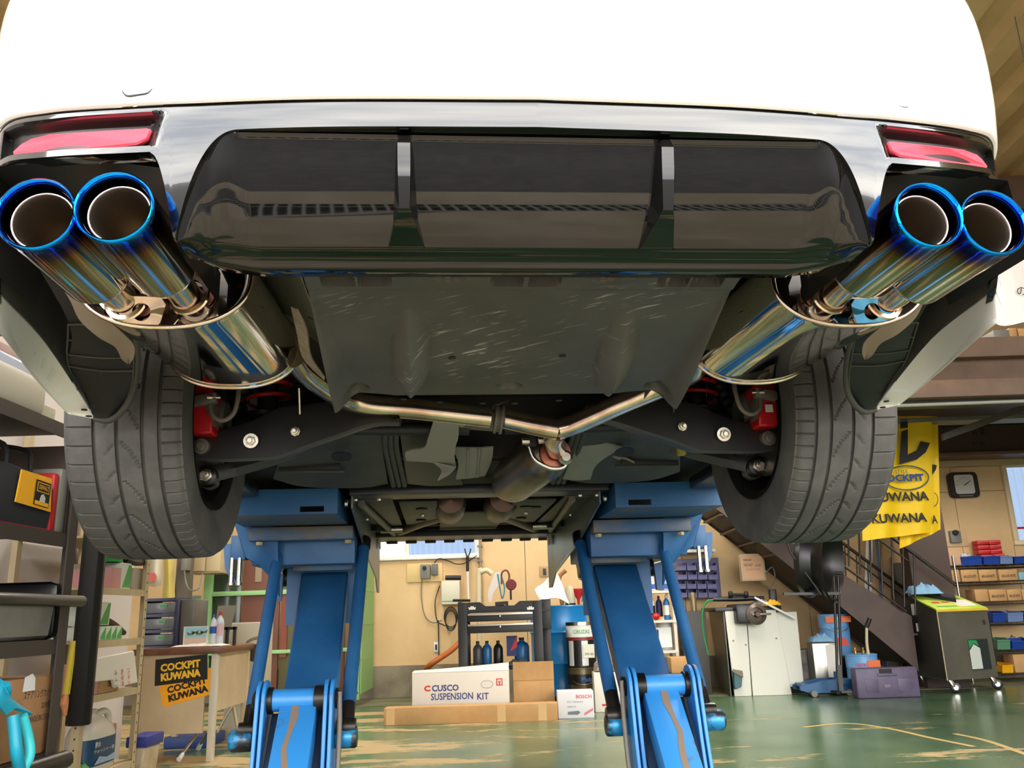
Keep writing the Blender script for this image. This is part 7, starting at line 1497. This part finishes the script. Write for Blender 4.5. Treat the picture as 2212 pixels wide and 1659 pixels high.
for x0, x1, m, l in ((2075, 2119, BB, 'leftmost royal blue bin on the top wire shelf'), (2123, 2157, BB, 'second royal blue bin on the top wire shelf'), (2159, 2186, BL2, 'pale blue bin among the royal blue ones on the top wire shelf'), (2190, 2240, BB, 'royal blue bin at the right end of the top wire shelf')): openbin('blue_bin', x0, x1, 0, 1199, m, l)
gA = 'brown nut cartons on the second wire shelf'; gB = 'brown nut cartons on the third wire shelf'
for i, (x0, x1, s_) in enumerate(((2048, 2072, None), (2076, 2112, 'AX-LUG NUTS'), (2115, 2153, 'AX-LUG NUTS'), (2158, 2198, 'AX-LUG NUTS'))): onw('nut_carton', x0, x1, 1, 1230+i*0, CARD, ('plain brown carton at the left of the second wire shelf', 'nut carton on the second wire shelf right of the plain one', 'middle lettered nut carton on the second wire shelf', 'right lettered nut carton on the second wire shelf')[i], 'carton', gA, txt=s_)
for i, (x0, x1, s_) in enumerate(((2106, 2134, None), (2137, 2174, 'AX-LUG NUTS'), (2176, 2206, 'AX-LUG NUTS'), (2208, 2240, 'AX-LUG'))): onw('nut_carton', x0, x1, 2, 1273, CARD, ('plain brown carton beside the grey machine on the third wire shelf', 'left lettered nut carton on the third wire shelf', 'middle lettered nut carton on the third wire shelf', 'cut-off nut carton at the right edge on the third wire shelf')[i], 'carton', gB, txt=s_)
o = onw('spray_can', 2202, 2214, 1, 1236, mm('pale_teal', (130, 176, 182), .4), 'pale teal can at the right end of the second wire shelf', 'can')
openbin('blue_bin', 2142, 2170, 3, 1320, BB, 'royal blue bin beside the grey machine on the fourth wire shelf'); openbin('blue_bin', 2175, 2208, 3, 1320, BL2, 'pale blue bin with writing on the fourth wire shelf'); openbin('blue_bin', 2211, 2240, 3, 1320, BB, 'royal blue bin at the right edge on the fourth wire shelf')
openbin('green_bin', 2152, 2180, 4, 1378, mm('bin_green', (90, 140, 110), .4), 'translucent green bin on the fifth wire shelf'); openbin('blue_bin', 2184, 2240, 4, 1380, BB, 'royal blue bin right of the green one on the fifth wire shelf')
for i, (x, r_, l) in enumerate(((2170, 3, 'plastic bags piled in the bins on the fourth wire shelf'), (2190, 4, 'clear plastic bags above the green bin on the fifth wire shelf'))): cloth('clear_bags', Y(x, 1340, dq+.33).x, dq+.34, wz[r_]+.005, .3, .12, .13, mm('cloudy_wrap', (120, 114, 104), .3), l, 'plastic bag', sd=13+i)
openbin('yellow_bin', 2163, 2187, 5, 1433, YEL, 'small yellow bin on the lowest wire shelf'); onw('open_carton', 2189, 2240, 5, 1413, CARD, 'large open brown carton on the lowest wire shelf', 'carton')
onw('worn_carton', 2050, 2074, 0, 1191, mm('carton_pinkish', (188, 150, 120), .8), 'small worn carton at the left end of the top wire shelf', 'carton'); cloth('clear_bags', Y(2085, 1200, dq+.33).x, dq+.35, wz[0]+.005, .45, .1, .16, mm('cloudy_white', (206, 196, 186), .4), 'clear plastic bags behind the top row of bins', 'plastic bag', sd=21)
for r_ in range(4):
    for c2 in range(2):
        x0 = 2110+c2*26+(4 if r_ == 0 else 0); z0 = wz[0]+.004+.075+.052*r_; X0, X1, _, _ = R2(x0, 1180, x0+25, 1190, dq+.33)
        o = bx('red_bin', X0, X1, dq+.30, dq+.42, z0, z0+.046, RED, None, .003); tag(o, '%s small red bin, %s of its stack on the top wire shelf' % (('left', 'right')[c2], ('lowest', 'second', 'third', 'topmost')[r_]), 'bin', 'small red bins stacked on the wire shelving'); G.base = o.location.copy(); bx('bin_lip', X0+.004, X1-.004, dq+.292, dq+.30, z0+.03, z0+.038, mm('pink_glint', (230, 120, 120), .4), o)
bs_ = bx('bin_riser', Y(2106, 1190, dq+.33).x, Y(2166, 1190, dq+.33).x, dq+.30, dq+.42, wz[0]+.004, wz[0]+.078, CARD, None, .002); tag(bs_, 'low brown box under the small red bins', 'box')
# ---- yellow banners, clock, switch, mop stand
BY = mm('banner_yellow', (250, 206, 16), .6)
bd = 8.02
def banner(px, label, d_, ph):
    t = T('banner', label, 'banner', Y(px[0][0], px[0][1], d_).x, d_, Y(px[0][0], px[-1][1], d_).z, 'yellow banners hung from the mezzanine rail')
    n = 20; rows = []
    (x0, y0, x1), (x2, y2, x3, y3) = px[0], px[1]
    for j in range(15):
        v_ = j/14; a_ = Y(x0+(x2-x0)*v_, y0+(y2-y0)*v_, d_); b_ = Y(x1+(x3-x1)*v_, y0+(y3-y0)*v_, d_)
        rows.append([a_.lerp(b_, i/n)+V((0, .022*math.sin(ph+i*.6+v_*1.5)*(.4+v_), 0)) for i in range(n+1)])
    c = grid('banner_cloth', rows, BY, t, .002, smooth=60); return t, c, rows
t2, c2_, _ = banner([(1950, 899, 2026), (1945, 1185, 2035, 1143)], 'rear yellow banner peeking out to the right of the front one', bd+.12, 1.0)
t1, c1_, _ = banner([(1858, 899, 2013), (1866, 1168, 2013, 1150)], 'front yellow banner with black lettering beside the right tyre', bd, 0)
def btext(s_, x0, y0, x1, y1, mat, par, dd_, bold=0): return wtext(s_, x0, y0, x1, y1, dd_, mat, par, bold)
bt = bd-.05
prism('letter_stroke', [Y(x, y, bt) for x, y in ((1945, 905), (1961, 905), (1961, 924), (1953, 925), (1945, 926))], (0, .003, 0), INK, c1_)
prism('letter_stroke', [Y(x, y, bt) for x, y in ((1947, 932), (1961, 927), (1961, 982), (1980, 973), (1989, 953), (2009, 957), (2000, 977), (1980, 993), (1943, 1003))], (0, .003, 0), INK, c1_)
prism('letter_stroke', [Y(x, y, bt) for x, y in ((1922, 925), (1934, 930), (1930, 965), (1915, 990))], (0, .003, 0), INK, c1_)
v, f = tube('', [Y(1958+48*math.cos(q_*math.pi/16), 1032+26*math.sin(q_*math.pi/16), bt) for q_ in range(33)], .006, None, seg=5, caps=False, only=True); mk('oval_outline', v, f, mm('banner_slate', (60, 84, 100), .6), c1_)
btext('STYLE', 1934, 1015, 1961, 1023, mm('banner_slate', (60, 84, 100), .6), c1_, bt); btext('COCKPIT', 1900, 1026, 1997, 1042, mm('banner_navy', (32, 66, 130), .6), c1_, bt, .05)
btext('KUWANA', 1886, 1065, 2008, 1085, INK, c1_, bt, .03); btext('KUWANA', 1884, 1111, 2004, 1131, INK, c1_, bt, .03)
prism('letter_stroke', [Y(x, y, bd+.04) for x, y in ((2014, 1003), (2024, 1005), (2022, 1014), (2014, 1026))], (0, .003, 0), INK, c2_); btext('A', 2014, 1113, 2026, 1131, INK, c2_, bd+.04, .03)
v, f = tube('', [Y(2015+11*math.cos(q_), 1079+15*math.sin(q_), bd+.04) for q_ in [-1.3+2.6*i/10 for i in range(11)]], .004, None, seg=5, only=True); mk('oval_outline', v, f, mm('banner_slate', (60, 84, 100), .6), c2_)
for i, (a_, b_, l) in enumerate((((1876, 1120), (1856, 1265), 'white banner pole leaning behind the railings, left of the pair'), ((1884, 1130), (1866, 1268), 'white banner pole leaning behind the railings, right of the pair'))): v, f = tube('', [Y(*a_, 9.96), V((Y(b_[0]-20, b_[1], 9.96).x, 9.96, .0))], .018, None, seg=8, only=True); solo('banner_pole', v, f, WPL, l, 'pole')
t = wall_thing('wall_clock', 'black framed square wall clock above the switch', 'clock', 2051, 1019, 2113, 1076); A_ = R2(2051, 1020, 2114, 1075, WY-.06)
rr = rrect(A_[0], A_[1], A_[2], A_[3], .05, 5); prism('clock_frame', [V((x, WY-.07, z)) for x, z in rr], (0, .065, 0), mm('clock_brown', (34, 24, 22), .35), t, .008)
cx_, cz_ = (A_[0]+A_[1])/2, (A_[2]+A_[3])/2; hw = (A_[1]-A_[0])*.33; rr = rrect(cx_-hw, cx_+hw, cz_-hw*.95, cz_+hw*1.05, .03, 4); prism('clock_face', [V((x, WY-.072, z)) for x, z in rr], (0, .002, 0), mm('clock_face', (206, 204, 196), .3, coat=.8), t)
for k, n_ in ((12, '12'), (1, '1'), (2, '2'), (3, '3'), (9, '9'), (10, '10'), (11, '11')):
    q_ = math.radians(90-30*k); text(n_, (cx_+math.cos(q_)*hw*.75, WY-.072, cz_+math.sin(q_)*hw*.75-.01), XR, ZU, .022, GREYP, t, align='CENTER', lift=.003)
tube('hour_hand', [V((cx_, WY-.077, cz_)), V((cx_+hw*.4, WY-.077, cz_+hw*.2))], .004, BLK, t, 6); tube('minute_hand', [V((cx_-.01, WY-.079, cz_-.01)), V((cx_+hw*.62, WY-.079, cz_+hw*.38))], .003, BLK, t, 6); bx('maker_strip', cx_-.08, cx_+.08, WY-.0735, WY-.07, A_[2]+.012, A_[2]+.026, GREYP, t)
t = wall_thing('switch_board', 'cream board with grey rotary switch below the clock', 'switch board', 2018, 1143, 2091, 1181); wb_('back_board', 2020, 1143, 2090, 1181, .02, mm('board_cream2', (210, 184, 140), .6), t); g1 = wb_('starter_box', 2054, 1146, 2077, 1172, .07, GREYP, t, .006); lathe('rotary_knob', [(0, .03), (.03, .028), (.032, 0)], Y(2063, 1151, WY-.07), (0, -1, 0), BLK, g1, 16)
dq = 9.75; t = T('coat_stand', 'white branching stand behind the stair railings', 'stand', Y(1965, 1300, dq).x, dq, 0)
tube('stand_pole', [V((Y(1965, 1300, dq).x, dq, 0)), Y(1965, 1215, dq), Y(1957, 1160, dq)], .02, WPL, t, 10)
for a_, b_ in (((1943, 1166), (1982, 1184)), ((1950, 1188), (1975, 1176))): tube('stand_arm', [Y(*a_, dq), Y(*b_, dq)], .012, WPL, t, 8)
t = T('grey_bin_stack', 'grey equipment on a bench behind the stair railings', 'equipment', Y(1970, 1300, 9.9).x, 9.9, 0); A_ = R2(1935, 1215, 1985, 1300, 9.93); bx('bench', A_[0], A_[1], 9.93, 10.05, 0, A_[2]+.2, mm('bench_grey', (110, 104, 94), .6), t); bx('grey_case', A_[0]+.03, A_[1]-.03, 9.93, 10.04, A_[2]+.2, A_[3], GREYP, t, .006)
for i, (x, m, l) in enumerate(((1893, BOTB, 'blue broom handle behind the railings'), (1923, mm('dull_yellow', (140, 124, 70), .6), 'short dull yellow handle behind the railings'))): v, f = tube('', [V((Y(x+4, 1300, 9.98).x, 9.98, 0)), Y(x, (1165, 1205)[i], 9.98)], .014, None, seg=8, only=True); solo('broom_handle', v, f, m, l, 'broom')
